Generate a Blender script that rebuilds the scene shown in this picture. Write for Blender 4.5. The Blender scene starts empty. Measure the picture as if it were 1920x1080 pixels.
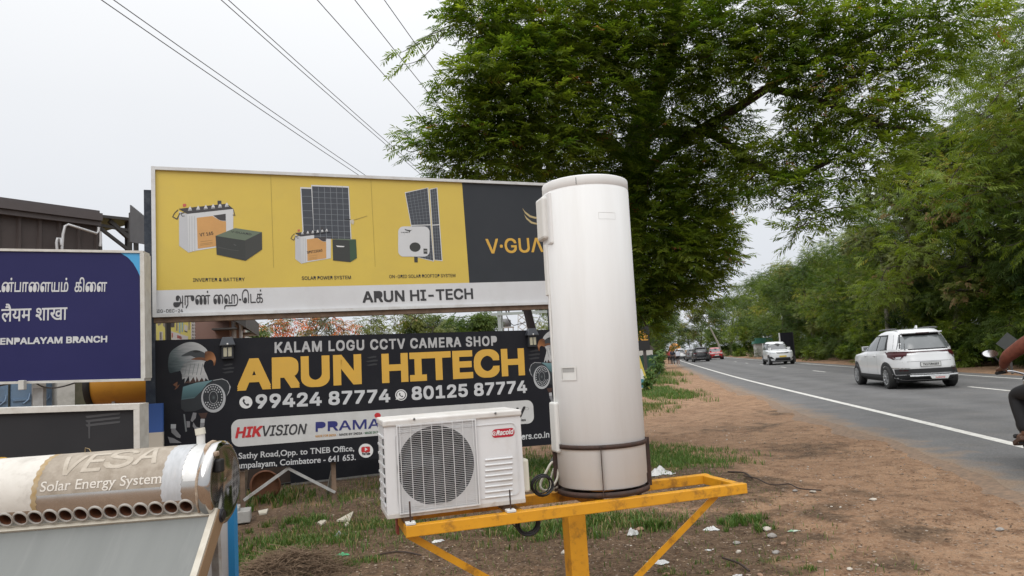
import bpy, bmesh, math, random
import numpy as np
from mathutils import Vector, Matrix
from mathutils.geometry import tessellate_polygon, delaunay_2d_cdt
random.seed(7); RNG = np.random.default_rng(11)
SC = bpy.context.scene; COL = SC.collection
rad = math.radians

# ------------------------------------------------------------------ camera, world, sun, exposure
FPX, EYE, PITCH, ROLL = 1335.0, 1.5, 5.8, 3.55
cd = bpy.data.cameras.new('camera'); cam = bpy.data.objects.new('camera', cd); COL.objects.link(cam); SC.camera = cam
cd.sensor_width = 36.0; cd.lens = 36.0 * FPX / 1920.0; cd.clip_start = 0.05; cd.clip_end = 3000.0
CR = Matrix.Rotation(rad(90 + PITCH), 3, 'X') @ Matrix.Rotation(rad(-ROLL), 3, 'Z')
cam.matrix_world = Matrix.Translation((0, 0, EYE)) @ CR.to_4x4()
CP = Vector((0, 0, EYE))

SUN_EL, SUN_AZ = 46.0, 200.0          # degrees; azimuth clockwise from +Y (sun behind the viewer, a little left)
world = bpy.data.worlds.new('World'); SC.world = world; world.use_nodes = True
nt = world.node_tree; bg = nt.nodes['Background']
sky = nt.nodes.new('ShaderNodeTexSky'); sky.sky_type = 'NISHITA'; sky.sun_disc = False
sky.sun_elevation = rad(SUN_EL); sky.sun_rotation = rad(SUN_AZ); sky.dust_density = 4.0
# overcast: the clear sky is almost wholly hidden behind an even cloud layer, brighter overhead (standard overcast sky)
tc = nt.nodes.new('ShaderNodeTexCoord'); sep = nt.nodes.new('ShaderNodeSeparateXYZ'); nt.links.new(tc.outputs['Generated'], sep.inputs[0])
rmp = nt.nodes.new('ShaderNodeValToRGB'); nt.links.new(sep.outputs['Z'], rmp.inputs[0])
el = rmp.color_ramp.elements; el[0].position = 0.0; el[0].color = (0.70, 0.73, 0.78, 1); el[1].position = 1.0; el[1].color = (2.45, 2.47, 2.50, 1)
e = rmp.color_ramp.elements.new(0.10); e.color = (0.71, 0.735, 0.78, 1)
e = rmp.color_ramp.elements.new(0.34); e.color = (0.83, 0.845, 0.87, 1)
e = rmp.color_ramp.elements.new(0.52); e.color = (0.98, 0.99, 1.0, 1)
ns = nt.nodes.new('ShaderNodeTexNoise'); ns.inputs['Scale'].default_value = 1.6; ns.inputs['Detail'].default_value = 3; nt.links.new(tc.outputs['Generated'], ns.inputs[0])
cl = nt.nodes.new('ShaderNodeMapRange'); nt.links.new(ns.outputs[0], cl.inputs[0]); cl.inputs['To Min'].default_value = 9.7; cl.inputs['To Max'].default_value = 11.3
vm = nt.nodes.new('ShaderNodeVectorMath'); vm.operation = 'SCALE'; nt.links.new(rmp.outputs[0], vm.inputs[0]); nt.links.new(cl.outputs[0], vm.inputs['Scale'])
mx = nt.nodes.new('ShaderNodeMix'); mx.data_type = 'RGBA'; mx.inputs[0].default_value = 0.93
nt.links.new(sky.outputs[0], mx.inputs[6]); nt.links.new(vm.outputs[0], mx.inputs[7]); nt.links.new(mx.outputs[2], bg.inputs[0])
bg.inputs[1].default_value = 0.10
sd = bpy.data.lights.new('sun', 'SUN'); so = bpy.data.objects.new('sun', sd); COL.objects.link(so)
sd.energy = 1.2; sd.angle = rad(45); sd.color = (1.0, 0.985, 0.955)
sdir = Vector((math.sin(rad(SUN_AZ)) * math.cos(rad(SUN_EL)), math.cos(rad(SUN_AZ)) * math.cos(rad(SUN_EL)), math.sin(rad(SUN_EL))))
so.rotation_euler = sdir.to_track_quat('Z', 'Y').to_euler()
SC.view_settings.view_transform = 'Standard'; SC.view_settings.look = 'None'; SC.view_settings.gamma = 1.0; SC.view_settings.exposure = 0.08
SC.render.engine = 'CYCLES'; SC.cycles.use_denoising = True; SC.cycles.denoising_prefilter = 'ACCURATE'; SC.cycles.denoising_input_passes = 'RGB_ALBEDO_NORMAL'; SC.cycles.max_bounces = 6; SC.cycles.transparent_max_bounces = 12
SC.cycles.diffuse_bounces = 3; SC.cycles.glossy_bounces = 3; SC.cycles.transmission_bounces = 4

# ------------------------------------------------------------------ measuring helpers (photo pixel + distance -> place in the world)
def ray(px, py): return CR @ Vector(((px - 960) / FPX, (540 - py) / FPX, -1.0))
def at(px, py, Y): d = ray(px, py); return CP + d * (Y / d.y)
def gnd(px, py, z=0.0): d = ray(px, py); return CP + d * ((z - EYE) / d.z)

# ------------------------------------------------------------------ materials
def lin(c):
    return tuple(((x / 255) / 12.92 if x / 255 <= 0.04045 else ((x / 255 + 0.055) / 1.055) ** 2.4) for x in c)
MATS = {}
def mat(name, col, rough=0.55, metal=0.0, col2=None, scale=6.0, amt=0.5, bump=0.0, bscale=None, dirt=None, dirt_amt=0.0, dirt_scale=3.0, coat=0.0, stretch=None, spec=0.5, trans=0.0):
    """principled material: base colour mottled towards col2, optional dirt patches and bump, all in object space"""
    if name in MATS: return MATS[name]
    m = bpy.data.materials.new(name); m.use_nodes = True; t = m.node_tree; b = t.nodes['Principled BSDF']; L = t.links
    b.inputs['Roughness'].default_value = rough; b.inputs['Metallic'].default_value = metal
    b.inputs['Coat Weight'].default_value = coat; b.inputs['Specular IOR Level'].default_value = spec
    b.inputs['Transmission Weight'].default_value = trans
    c1 = tuple(col[:3]) + (1,)
    if col2 is None: col2 = tuple(x * 0.82 for x in col[:3])
    co = t.nodes.new('ShaderNodeTexCoord'); mp = t.nodes.new('ShaderNodeMapping'); L.new(co.outputs['Object'], mp.inputs[0])
    if stretch: mp.inputs['Scale'].default_value = stretch
    n = t.nodes.new('ShaderNodeTexNoise'); n.inputs['Scale'].default_value = scale; n.inputs['Detail'].default_value = 6; n.inputs['Roughness'].default_value = 0.62
    L.new(mp.outputs[0], n.inputs[0])
    r = t.nodes.new('ShaderNodeMapRange'); L.new(n.outputs[0], r.inputs[0]); r.inputs[1].default_value = 0.36; r.inputs[2].default_value = 0.66; r.inputs[4].default_value = amt
    m1 = t.nodes.new('ShaderNodeMix'); m1.data_type = 'RGBA'; L.new(r.outputs[0], m1.inputs[0]); m1.inputs[6].default_value = c1; m1.inputs[7].default_value = tuple(col2) + (1,)
    out = m1.outputs[2]
    if dirt:
        n2 = t.nodes.new('ShaderNodeTexNoise'); n2.inputs['Scale'].default_value = dirt_scale; n2.inputs['Detail'].default_value = 8; n2.inputs['Roughness'].default_value = 0.7
        L.new(mp.outputs[0], n2.inputs[0])
        r2 = t.nodes.new('ShaderNodeMapRange'); L.new(n2.outputs[0], r2.inputs[0]); r2.inputs[1].default_value = 0.52; r2.inputs[2].default_value = 0.74; r2.inputs[4].default_value = dirt_amt
        m2 = t.nodes.new('ShaderNodeMix'); m2.data_type = 'RGBA'; L.new(r2.outputs[0], m2.inputs[0]); L.new(out, m2.inputs[6]); m2.inputs[7].default_value = tuple(dirt) + (1,)
        out = m2.outputs[2]
    L.new(out, b.inputs['Base Color'])
    rr = t.nodes.new('ShaderNodeMapRange'); L.new(n.outputs[0], rr.inputs[0]); rr.inputs[3].default_value = max(0.03, rough - 0.08); rr.inputs[4].default_value = min(1, rough + 0.1); L.new(rr.outputs[0], b.inputs['Roughness'])
    if bump:
        n3 = t.nodes.new('ShaderNodeTexNoise'); n3.inputs['Scale'].default_value = bscale or scale * 6; n3.inputs['Detail'].default_value = 5; L.new(mp.outputs[0], n3.inputs[0])
        bp = t.nodes.new('ShaderNodeBump'); bp.inputs['Strength'].default_value = bump; bp.inputs['Distance'].default_value = 0.01; L.new(n3.outputs[0], bp.inputs['Height']); L.new(bp.outputs[0], b.inputs['Normal'])
    MATS[name] = m; return m
def flat(name, col, rough=0.5): return mat(name, col, rough, amt=0.25, scale=4)

def leafmat(name, c1, c2, c3, p3=0.06, transl=0.35):
    """leaf material: each leaf spray has its own tint stored in the face attribute 'tint'"""
    if name in MATS: return MATS[name]
    m = bpy.data.materials.new(name); m.use_nodes = True; t = m.node_tree; L = t.links
    for n in list(t.nodes): t.nodes.remove(n)
    o = t.nodes.new('ShaderNodeOutputMaterial'); a = t.nodes.new('ShaderNodeAttribute'); a.attribute_name = 'tint'
    r = t.nodes.new('ShaderNodeValToRGB'); L.new(a.outputs['Fac'], r.inputs[0])
    e = r.color_ramp.elements; e[0].position = 0; e[0].color = c1 + (1,); e[1].position = 1 - p3; e[1].color = c2 + (1,)
    k = r.color_ramp.elements.new(1.0 - p3 * 0.4); k.color = c3 + (1,)
    d = t.nodes.new('ShaderNodeBsdfPrincipled'); d.inputs['Roughness'].default_value = 0.55; d.inputs['Specular IOR Level'].default_value = 0.3; L.new(r.outputs[0], d.inputs['Base Color'])
    tr = t.nodes.new('ShaderNodeBsdfTranslucent'); hs = t.nodes.new('ShaderNodeHueSaturation'); hs.inputs['Value'].default_value = 1.5; hs.inputs['Saturation'].default_value = 1.1
    L.new(r.outputs[0], hs.inputs['Color']); L.new(hs.outputs[0], tr.inputs[0])
    ms = t.nodes.new('ShaderNodeMixShader'); ms.inputs[0].default_value = transl; L.new(d.outputs[0], ms.inputs[1]); L.new(tr.outputs[0], ms.inputs[2]); L.new(ms.outputs[0], o.inputs[0])
    MATS[name] = m; return m

# ------------------------------------------------------------------ object helpers
def tag(o, label=None, cat=None, group=None, kind=None):
    if label: o['label'] = label
    if cat: o['category'] = cat
    if group: o['group'] = group
    if kind: o['kind'] = kind
    return o
def empty(name, loc=(0, 0, 0), rz=0.0, label=None, cat=None, group=None):
    o = bpy.data.objects.new(name, None); o.empty_display_size = 0.1; COL.objects.link(o); o.location = loc; o.rotation_euler = (0, 0, rz)
    return tag(o, label, cat, group)
def children(o): return [c for c in bpy.data.objects if c.parent == o]
def copy_tree(o, parent=None):
    c = o.copy(); COL.objects.link(c)
    if parent: c.parent = parent
    for ch in children(o): copy_tree(ch, c)
    return c
def gradmat(name, p0, p1, stops, streak=0.0, rough=0.45, ax=(0, 2)):
    """printed colour blend between two points of the sign face (object space), with optional feathery streaks"""
    m = bpy.data.materials.new(name); m.use_nodes = True; t = m.node_tree; L = t.links; b = t.nodes['Principled BSDF']; b.inputs['Roughness'].default_value = rough; b.inputs['Specular IOR Level'].default_value = 0.25
    co = t.nodes.new('ShaderNodeTexCoord'); d = Vector((p1[0] - p0[0], 0, p1[1] - p0[1])); k = t.nodes.new('ShaderNodeVectorMath'); k.operation = 'SUBTRACT'; L.new(co.outputs['Object'], k.inputs[0]); k.inputs[1].default_value = (p0[0], 0, p0[1])
    dt = t.nodes.new('ShaderNodeVectorMath'); dt.operation = 'DOT_PRODUCT'; L.new(k.outputs[0], dt.inputs[0]); dt.inputs[1].default_value = d / d.length_squared
    f = dt.outputs['Value']
    if streak:
        mp = t.nodes.new('ShaderNodeMapping'); L.new(co.outputs['Object'], mp.inputs[0]); mp.inputs['Rotation'].default_value = (0, rad(35), 0); mp.inputs['Scale'].default_value = (10, 10, 60)
        n = t.nodes.new('ShaderNodeTexNoise'); n.inputs['Scale'].default_value = 1.0; n.inputs['Detail'].default_value = 5; L.new(mp.outputs[0], n.inputs[0]); a = t.nodes.new('ShaderNodeMath'); a.operation = 'MULTIPLY_ADD'; L.new(n.outputs[0], a.inputs[0]); a.inputs[1].default_value = streak; a2 = t.nodes.new('ShaderNodeMath'); a2.operation = 'SUBTRACT'; L.new(f, a2.inputs[0]); a2.inputs[1].default_value = streak / 2; L.new(a2.outputs[0], a.inputs[2]); f = a.outputs[0]
    r = t.nodes.new('ShaderNodeValToRGB'); L.new(f, r.inputs[0]); e = r.color_ramp.elements; e[0].position = stops[0][0]; e[0].color = tuple(stops[0][1]) + (1,); e[1].position = stops[-1][0]; e[1].color = tuple(stops[-1][1]) + (1,)
    for p, c in stops[1:-1]: q = e.new(p); q.color = tuple(c) + (1,)
    L.new(r.outputs[0], b.inputs['Base Color']); return m
class MB:
    """collects shapes with material slots; build() links them as ONE mesh object"""
    def __init__(s): s.v = []; s.f = []; s.m = []; s.sm = []; s.mats = []
    def mi(s, m):
        if m not in s.mats: s.mats.append(m)
        return s.mats.index(m)
    def add(s, V, F, m, smooth=False):
        k = len(s.v); i = s.mi(m); s.v += [tuple(p) for p in V]
        for f in F: s.f.append([k + q for q in f]); s.m.append(i); s.sm.append(smooth)
    def box(s, c, size, m, R=None, taper=1.0):
        hx, hy, hz = size[0] / 2, size[1] / 2, size[2] / 2; V = []
        for z, k in ((-hz, 1.0), (hz, taper)):
            for x, y in ((-hx, -hy), (hx, -hy), (hx, hy), (-hx, hy)): V.append(Vector((x * k, y * k, z)))
        if R is not None: V = [R @ p for p in V]
        V = [p + Vector(c) for p in V]
        s.add(V, [(3, 2, 1, 0), (4, 5, 6, 7), (0, 1, 5, 4), (1, 2, 6, 5), (2, 3, 7, 6), (3, 0, 4, 7)], m)
    def bar(s, p, q, w, h, m, up=(0, 0, 1)):
        p = Vector(p); q = Vector(q); d = q - p; L = d.length; z = d.normalized(); u = Vector(up)
        if abs(z.dot(u)) > 0.98: u = Vector((0, 1, 0))
        x = u.cross(z).normalized(); y = z.cross(x)
        s.box((p + q) / 2, (w, h, L), m, Matrix((x, y, z)).transposed())
    def tube(s, pts, r, m, n=10, cap=True, smooth=True):
        pts = [Vector(p) for p in pts]; rs = r if isinstance(r, (list, tuple)) else [r] * len(pts); V = []; F = []; x = None
        for i, p in enumerate(pts):
            d = (pts[min(i + 1, len(pts) - 1)] - pts[max(i - 1, 0)]).normalized()
            if x is None: x = d.orthogonal().normalized()
            else:
                x = x - d * x.dot(d); x = x.normalized() if x.length > 1e-6 else d.orthogonal().normalized()
            y = d.cross(x)
            V += [p + (x * math.cos(2 * math.pi * k / n) + y * math.sin(2 * math.pi * k / n)) * rs[i] for k in range(n)]
        for i in range(len(pts) - 1):
            for k in range(n): a, b = i * n + k, i * n + (k + 1) % n; F.append((a, b, b + n, a + n))
        s.add(V, F, m, smooth)
        if cap:
            s.add(V[:n], [tuple(reversed(range(n)))], m); s.add(V[-n:], [tuple(range(n))], m)
    def lathe(s, prof, m, n=32, c=(0, 0, 0), axis=None, smooth=True):
        """prof: (r, h) pairs revolved round z (or an axis matrix)"""
        V = []; F = []; A = axis if axis is not None else Matrix.Identity(3)
        for r, h in prof:
            for k in range(n): a = 2 * math.pi * k / n; V.append(A @ Vector((r * math.cos(a), r * math.sin(a), h)) + Vector(c))
        for i in range(len(prof) - 1):
            for k in range(n): a, b = i * n + k, i * n + (k + 1) % n; F.append((a, b, b + n, a + n))
        s.add(V, F, m, smooth)
    def poly(s, P, m): s.add(P, [tuple(range(len(P)))], m)
    def tess(s, loops, m, f=lambda p: p):
        """filled 2D polygon with holes; f maps (x, y) to space"""
        pts = [p for l in loops for p in l]; tri = tessellate_polygon([[Vector((p[0], p[1], 0)) for p in l] for l in loops])
        want = abs(area(loops[0])) - sum(abs(area(l)) for l in loops[1:]); got = sum(abs((pts[b][0] - pts[a][0]) * (pts[c][1] - pts[a][1]) - (pts[b][1] - pts[a][1]) * (pts[c][0] - pts[a][0])) / 2 for a, b, c in tri)
        if abs(got - want) > 0.02 * want:
            ed = []; k = 0
            for l in loops: n = len(l); ed += [(k + i, k + (i + 1) % n) for i in range(n)]; k += n
            r_ = delaunay_2d_cdt([Vector((p[0], p[1])) for p in pts], ed, [], 2 if len(loops) == 1 else 3, 1e-7); pts = [(p.x, p.y) for p in r_[0]]; tri = []
            for f_ in r_[2]:
                for i in range(1, len(f_) - 1): tri.append((f_[0], f_[i], f_[i + 1]))
            if len(loops) > 1: tri = [q_ for q_ in tri if not any(inside((sum(pts[i][0] for i in q_) / 3, sum(pts[i][1] for i in q_) / 3), l) for l in loops[1:]) and inside((sum(pts[i][0] for i in q_) / 3, sum(pts[i][1] for i in q_) / 3), loops[0])]
        T = []
        for a, b, c in tri:
            A, B, C_ = pts[a], pts[b], pts[c]
            cr = (B[0] - A[0]) * (C_[1] - A[1]) - (B[1] - A[1]) * (C_[0] - A[0])
            if abs(cr) > 1e-12: T.append((a, b, c) if cr > 0 else (a, c, b))
        s.add([f(p) for p in pts], T, m)
    def prism(s, P, d, m, f=lambda p: Vector(p)):
        """2D outline P extruded by d along the third axis; f maps (x, y, h) to space"""
        n = len(P); V = [f((p[0], p[1], 0)) for p in P] + [f((p[0], p[1], d)) for p in P]
        s.add(V, [(k, (k + 1) % n, (k + 1) % n + n, k + n) for k in range(n)], m)
        for off, rev in ((0, True), (d, False)):
            T = []
            for a, b, c in tessellate_polygon([[Vector((p[0], p[1], 0)) for p in P]]): T.append((a, b, c))
            s.add([f((p[0], p[1], off)) for p in P], T, m)
    def build(s, name, parent=None, bevel=0.0, recalc=False):
        me = bpy.data.meshes.new(name); me.from_pydata(s.v, [], s.f)
        for m in s.mats: me.materials.append(m)
        me.polygons.foreach_set('material_index', s.m); me.polygons.foreach_set('use_smooth', s.sm); me.update()
        if recalc or bevel:
            bm = bmesh.new(); bm.from_mesh(me)
            if bevel: bmesh.ops.remove_doubles(bm, verts=bm.verts, dist=1e-5)
            bmesh.ops.recalc_face_normals(bm, faces=bm.faces); bm.to_mesh(me); bm.free()
        o = bpy.data.objects.new(name, me); COL.objects.link(o)
        if parent: o.parent = parent
        if bevel:
            md = o.modifiers.new('bevel', 'BEVEL'); md.width = bevel; md.segments = 2; md.limit_method = 'ANGLE'; md.angle_limit = rad(40)
        return o
def smooth_loop(P, n=6, closed=True):
    """Catmull-Rom through the points"""
    out = []; N = len(P)
    for i in range(N if closed else N - 1):
        g = (lambda k: P[k % N]) if closed else (lambda k: P[max(0, min(N - 1, k))])
        a, b, c, d = (Vector(g(i - 1)), Vector(g(i)), Vector(g(i + 1)), Vector(g(i + 2)))
        for k in range(n):
            t = k / n; out.append(0.5 * ((2 * b) + (c - a) * t + (2 * a - 5 * b + 4 * c - d) * t * t + (3 * b - a - 3 * c + d) * t ** 3))
    if not closed: out.append(Vector(P[-1]))
    return out
def rrect(x0, y0, x1, y1, r, n=6):
    P = []
    for cx, cy, a0 in ((x1 - r, y1 - r, 0), (x0 + r, y1 - r, 90), (x0 + r, y0 + r, 180), (x1 - r, y0 + r, 270)):
        P += [(cx + r * math.cos(rad(a0 + 90 * k / n)), cy + r * math.sin(rad(a0 + 90 * k / n))) for k in range(n + 1)]
    return P
def ell(cx, cy, rx, ry=None, n=28, a0=0, a1=360):
    ry = ry or rx; m = n if a1 - a0 >= 360 else n + 1
    return [(cx + rx * math.cos(rad(a0 + (a1 - a0) * k / n)), cy + ry * math.sin(rad(a0 + (a1 - a0) * k / n))) for k in range(m)]

# ------------------------------------------------------------------ lettering: outlines of the built-in font, filled glyph by glyph
def area(P): return 0.5 * sum(P[i][0] * P[(i + 1) % len(P)][1] - P[(i + 1) % len(P)][0] * P[i][1] for i in range(len(P)))
def inside(p, P):
    c = False; j = len(P) - 1
    for i in range(len(P)):
        if (P[i][1] > p[1]) != (P[j][1] > p[1]) and p[0] < (P[j][0] - P[i][0]) * (p[1] - P[i][1]) / (P[j][1] - P[i][1]) + P[i][0]: c = not c
        j = i
    return c
_gc = {}
try:   # the sans serif face that ships inside Blender itself
    import os
    SANS = bpy.data.fonts.load(os.path.join(bpy.utils.system_resource('DATAFILES'), 'fonts', 'Inter.woff2'))
except Exception: SANS = None
def glyphs(text, sp=1.0, sans=True):
    """list of (outer, [holes]) loops for a line of text, height 1 em"""
    if (text, sp, sans) in _gc: return _gc[(text, sp, sans)]
    c = bpy.data.curves.new('t', 'FONT'); c.body = text; c.size = 1
    if SANS and sans and all(ord(k) < 0x400 for k in text): c.font = SANS
    c.space_character = sp; o = bpy.data.objects.new('t', c); COL.objects.link(o)
    dg = bpy.context.evaluated_depsgraph_get(); cu = o.evaluated_get(dg).to_curve(dg)
    loops = []
    for s in cu.splines:
        P = []
        if s.type == 'BEZIER':
            B = s.bezier_points; N = len(B)
            for i in range(N):
                a, b = B[i], B[(i + 1) % N]; p0, p1, p2, p3 = a.co, a.handle_right, b.handle_left, b.co
                st = (p1 - p0).cross(p3 - p0).length < 1e-5 and (p2 - p0).cross(p3 - p0).length < 1e-5
                for k in range(1 if st else 5):
                    t = k / 5; q = p0 * (1 - t) ** 3 + 3 * p1 * t * (1 - t) ** 2 + 3 * p2 * t * t * (1 - t) + p3 * t ** 3; P.append((q.x, q.y))
        else: P = [(p.co.x, p.co.y) for p in s.points]
        Q = []
        for p in P:
            if not Q or abs(p[0] - Q[-1][0]) + abs(p[1] - Q[-1][1]) > 1e-4: Q.append(p)
        if len(Q) > 2 and abs(area(Q)) > 1e-6: loops.append(Q)
    o.to_curve_clear(); bpy.data.objects.remove(o); bpy.data.curves.remove(c)
    res = []
    # a loop inside a larger loop that runs the other way round is a hole of it
    hole = lambda m, l: m is not l and area(m) * area(l) < 0 and abs(area(m)) < abs(area(l)) and inside(m[0], l)
    for l in loops:
        if not any(hole(l, k) for k in loops): res.append((l, [m for m in loops if hole(m, l)]))
    _gc[(text, sp, sans)] = res; return res
CAPH = max(p[1] for p in glyphs('H')[0][0]); CAPS = max(p[1] for p in glyphs('H', 1.0, False)[0][0]); XH = max(p[1] for p in glyphs('x', 1.0, False)[0][0])
def text_mesh(mb, text, m, f, w=None, cap=None, bold=0.0, serif=False, ital=0.0, sp=1.0, dz=0.0004):
    """adds text to mb; f(x, y, h) maps text plane (metres, h = lift) to space; text scaled to width w and capital height cap"""
    G = glyphs(text, sp, not serif); xs = [p[0] for g in G for p in g[0]]; x0, x1 = min(xs), max(xs)
    sy = cap / ((CAPS if serif else CAPH) + 2 * bold); sx = (w / (x1 - x0 + 2 * bold)) if w else sy; x0 -= bold; b8 = bold * min(1.6, max(0.5, sy / sx)) if w else bold
    sh = [(0, 0)] + ([(b8 * i, bold * j) for i in (-1, 0, 1) for j in (-1, 0, 1) if i or j] if bold else [])
    for gi, (o, hs) in enumerate(G):
        for k, (dx, dy) in enumerate(sh):
            g = lambda p: f((p[0] + dx - x0 + ital * p[1]) * sx, (p[1] + dy + bold) * sy, ((gi % 3) + 3 * k) * dz * 0.11)
            mb.tess([o] + hs, m, g)
    if serif:
        k = 0
        for o, hs in G:
            for i in range(len(o)):
                a, b = o[i], o[(i + 1) % len(o)]
                if abs(a[1] - b[1]) < 0.004 and 0.05 < abs(a[0] - b[0]) < 0.16 and (abs(a[1]) < 0.012 or abs(a[1] - CAPS) < 0.03 or abs(a[1] - XH) < 0.03):
                    xa, xb = min(a[0], b[0]) - 0.05, max(a[0], b[0]) + 0.05; t = 0.05 if a[1] < 0.3 else -0.05; y = a[1]; k += 1
                    mb.tess([[(xa, y), (xb, y), (xb, y + t), (xa, y + t)]], m, lambda p: f((p[0] - x0 + ital * p[1]) * sx, p[1] * sy, dz * 3.2 + (k % 5) * dz * 0.05))
class Board:
    """a vertical sign plane: local x along the face, z up, -y towards the reader"""
    def __init__(s, name, O, th, label, cat):
        s.O = Vector((O[0], O[1], 0)); s.th = th; s.u = Vector((math.cos(th), math.sin(th), 0)); s.n = Vector((math.sin(th), -math.cos(th), 0))
        s.e = empty(name, s.O, th, label, cat)
    def q(s, px, py, out=0.0):
        """photo pixel -> (x, z) on the sign face standing 'out' metres in front of the local origin"""
        d = ray(px, py); O = s.O + s.n * out; t = (O - CP).dot(s.n) / d.dot(s.n); P = CP + d * t; return ((P - O).dot(s.u), P.z)
    def P(s, x, z, out=0.0): return Vector((x, -out, z))
    def text(s, mb, text, a, b, cap, m, out, **k):
        """text from baseline pixel a to baseline pixel b; cap = pixel height of a capital"""
        A = Vector(s.q(*a, out)); B = Vector(s.q(*b, out)); T = Vector(s.q(a[0], a[1] - cap, out)); d = (B - A); w = d.length; d.normalize(); h = (T - A).length
        up = Vector((-d.y, d.x))
        text_mesh(mb, text, m, lambda x, y, l: s.P(*(A + d * x + up * y), out + l), w=w, cap=h, **k)
    def shape(s, mb, loops, m, out, px=True, sm=0):
        L = []
        for l in (loops if isinstance(loops[0][0], (tuple, list, Vector)) else [loops]):
            if sm: l = [tuple(p) for p in smooth_loop([tuple(p) for p in l], sm)]
            L.append([s.q(p[0], p[1], out) for p in l] if px else l)
        mb.tess(L, m, lambda p: s.P(p[0], p[1], out))
def zoomer(x0, y0, k): return lambda P: [(x0 + p[0] * k, y0 + p[1] * k) for p in P]
def np_mesh(name, V, F, mat_, parent=None, tint=None, smooth=False):
    """fast mesh of quads from arrays"""
    me = bpy.data.meshes.new(name); V = np.asarray(V, np.float32); F = np.asarray(F, np.int32); k = F.shape[1]
    me.vertices.add(len(V)); me.vertices.foreach_set('co', V.ravel()); me.loops.add(F.size); me.loops.foreach_set('vertex_index', F.ravel())
    me.polygons.add(len(F)); me.polygons.foreach_set('loop_start', np.arange(0, F.size, k, dtype=np.int32))
    me.polygons.foreach_set('use_smooth', np.full(len(F), smooth))
    if tint is not None: a = me.attributes.new('tint', 'FLOAT', 'FACE'); a.data.foreach_set('value', np.asarray(tint, np.float32))
    me.update(calc_edges=True); me.materials.append(mat_)
    o = bpy.data.objects.new(name, me); COL.objects.link(o)
    if parent: o.parent = parent
    return o
# ================================================================== GROUND AND ROAD
LINE = [(1.2, -22), (3.9, -5), (6.39, 9.42), (10.04, 31.6), (14.45, 55.7), (18.9, 79.3), (24.1, 106), (33.5, 150), (48, 205), (72, 270), (110, 345), (170, 440)]
LP = smooth_loop(LINE, 14, closed=False)
def road_frames():
    out = []; s = 0.0
    for i, p in enumerate(LP):
        d = (LP[min(i + 1, len(LP) - 1)] - LP[max(i - 1, 0)]).normalized(); r = Vector((d.y, -d.x))
        if i: s += (p - LP[i - 1]).length
        out.append((p, d, r, s))
    return out
RF = road_frames()
def road_at(y, off=0.0):
    """point 'off' metres right of the left edge line where the line passes y, and the heading there"""
    for i in range(len(RF) - 1):
        a, b = RF[i][0], RF[i + 1][0]
        if a.y <= y <= b.y:
            t = (y - a.y) / (b.y - a.y); p = a.lerp(b, t); d = RF[i][1]
            return Vector((p.x + RF[i][2].x * off, p.y + RF[i][2].y * off, 0)), math.atan2(d.x, d.y)
def wob(s, k): return 0.10 * math.sin(s * 0.6 + k) + 0.035 * math.sin(s * 2.3 + 2 * k) + 0.022 * math.sin(s * 5.9 + k * 3) + 0.014 * math.sin(s * 14.0 + k)
RZ = 0.012
def fine(i0=0):
    out = []
    for i in range(len(RF) - 1):
        a, b = RF[i], RF[i + 1]; n = max(1, int((b[3] - a[3]) / (0.25 if a[0].y < 40 else 2.0)))
        for k in range(n):
            t = k / n; out.append((a[0].lerp(b[0], t), a[2], a[3] + (b[3] - a[3]) * t))
    return out
FN = fine()
def strip(name, offs, z, m, s0=None, s1=None, parent=None, kind='structure', thick=0.0):
    """sheet along the road between the offsets given by offs(s)"""
    V = []; F = []
    for p, r, s in FN:
        if s0 is not None and not (s0 <= s <= s1): continue
        V += [Vector((p.x + r.x * o, p.y + r.y * o, z if 0 < j < 99 or not thick else z)) for j, o in enumerate(offs(s))]
    n = len(offs(0)); N = len(V) // n
    for i in range(N - 1):
        for j in range(n - 1): F.append((i * n + j, i * n + j + 1, (i + 1) * n + j + 1, (i + 1) * n + j))
    mb = MB(); mb.add(V, F, m); o = mb.build(name, parent)
    if kind: o['kind'] = kind
    return o
# asphalt: grey, worn, with fine aggregate, tyre-polished tracks and dusty edges ('across' = metres right of the edge line)
asph = mat('asphalt', (0.140, 0.138, 0.137), 0.85, col2=(0.104, 0.103, 0.103), scale=0.9, amt=0.9, dirt=(0.17, 0.15, 0.125), dirt_amt=0.35, dirt_scale=1.3, bump=0.5, bscale=160, spec=0.3)
OFF = [-1.32, -1.1, -0.8, -0.4] + [0.0 + 0.25 * k for k in range(30)]
road = strip('road', lambda s: (-1.32 + wob(s, 1),) + tuple(OFF[1:-1]) + (7.35 + 0.3 * wob(s, 4),), RZ, asph)
aa = road.data.attributes.new('across', 'FLOAT', 'POINT'); aa.data.foreach_set('value', np.tile(np.array(OFF, np.float32), len(road.data.vertices) // len(OFF)))
t = asph.node_tree; L = t.links; b = t.nodes['Principled BSDF']; src = b.inputs['Base Color'].links[0].from_socket
an = t.nodes.new('ShaderNodeAttribute'); an.attribute_name = 'across'; rm = t.nodes.new('ShaderNodeMapRange'); L.new(an.outputs['Fac'], rm.inputs[0]); rm.inputs[1].default_value = -1.5; rm.inputs[2].default_value = 7.5
cr = t.nodes.new('ShaderNodeValToRGB'); L.new(rm.outputs[0], cr.inputs[0]); E_ = cr.color_ramp.elements; E_[0].position = 0; E_[0].color = (1.18, 1.12, 1.05, 1); E_[1].position = 1; E_[1].color = (1.1, 1.06, 1.0, 1)
for o, v in ((-1.0, 1.04), (-0.3, 0.92), (0.5, 0.98), (1.05, 0.84), (1.8, 1.04), (2.5, 0.84), (3.3, 1.0), (4.1, 1.06), (4.7, 0.86), (5.4, 1.02), (6.0, 0.86), (6.8, 1.0)): e = E_.new((o + 1.5) / 9.0); e.color = (v, v, v, 1)
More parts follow.
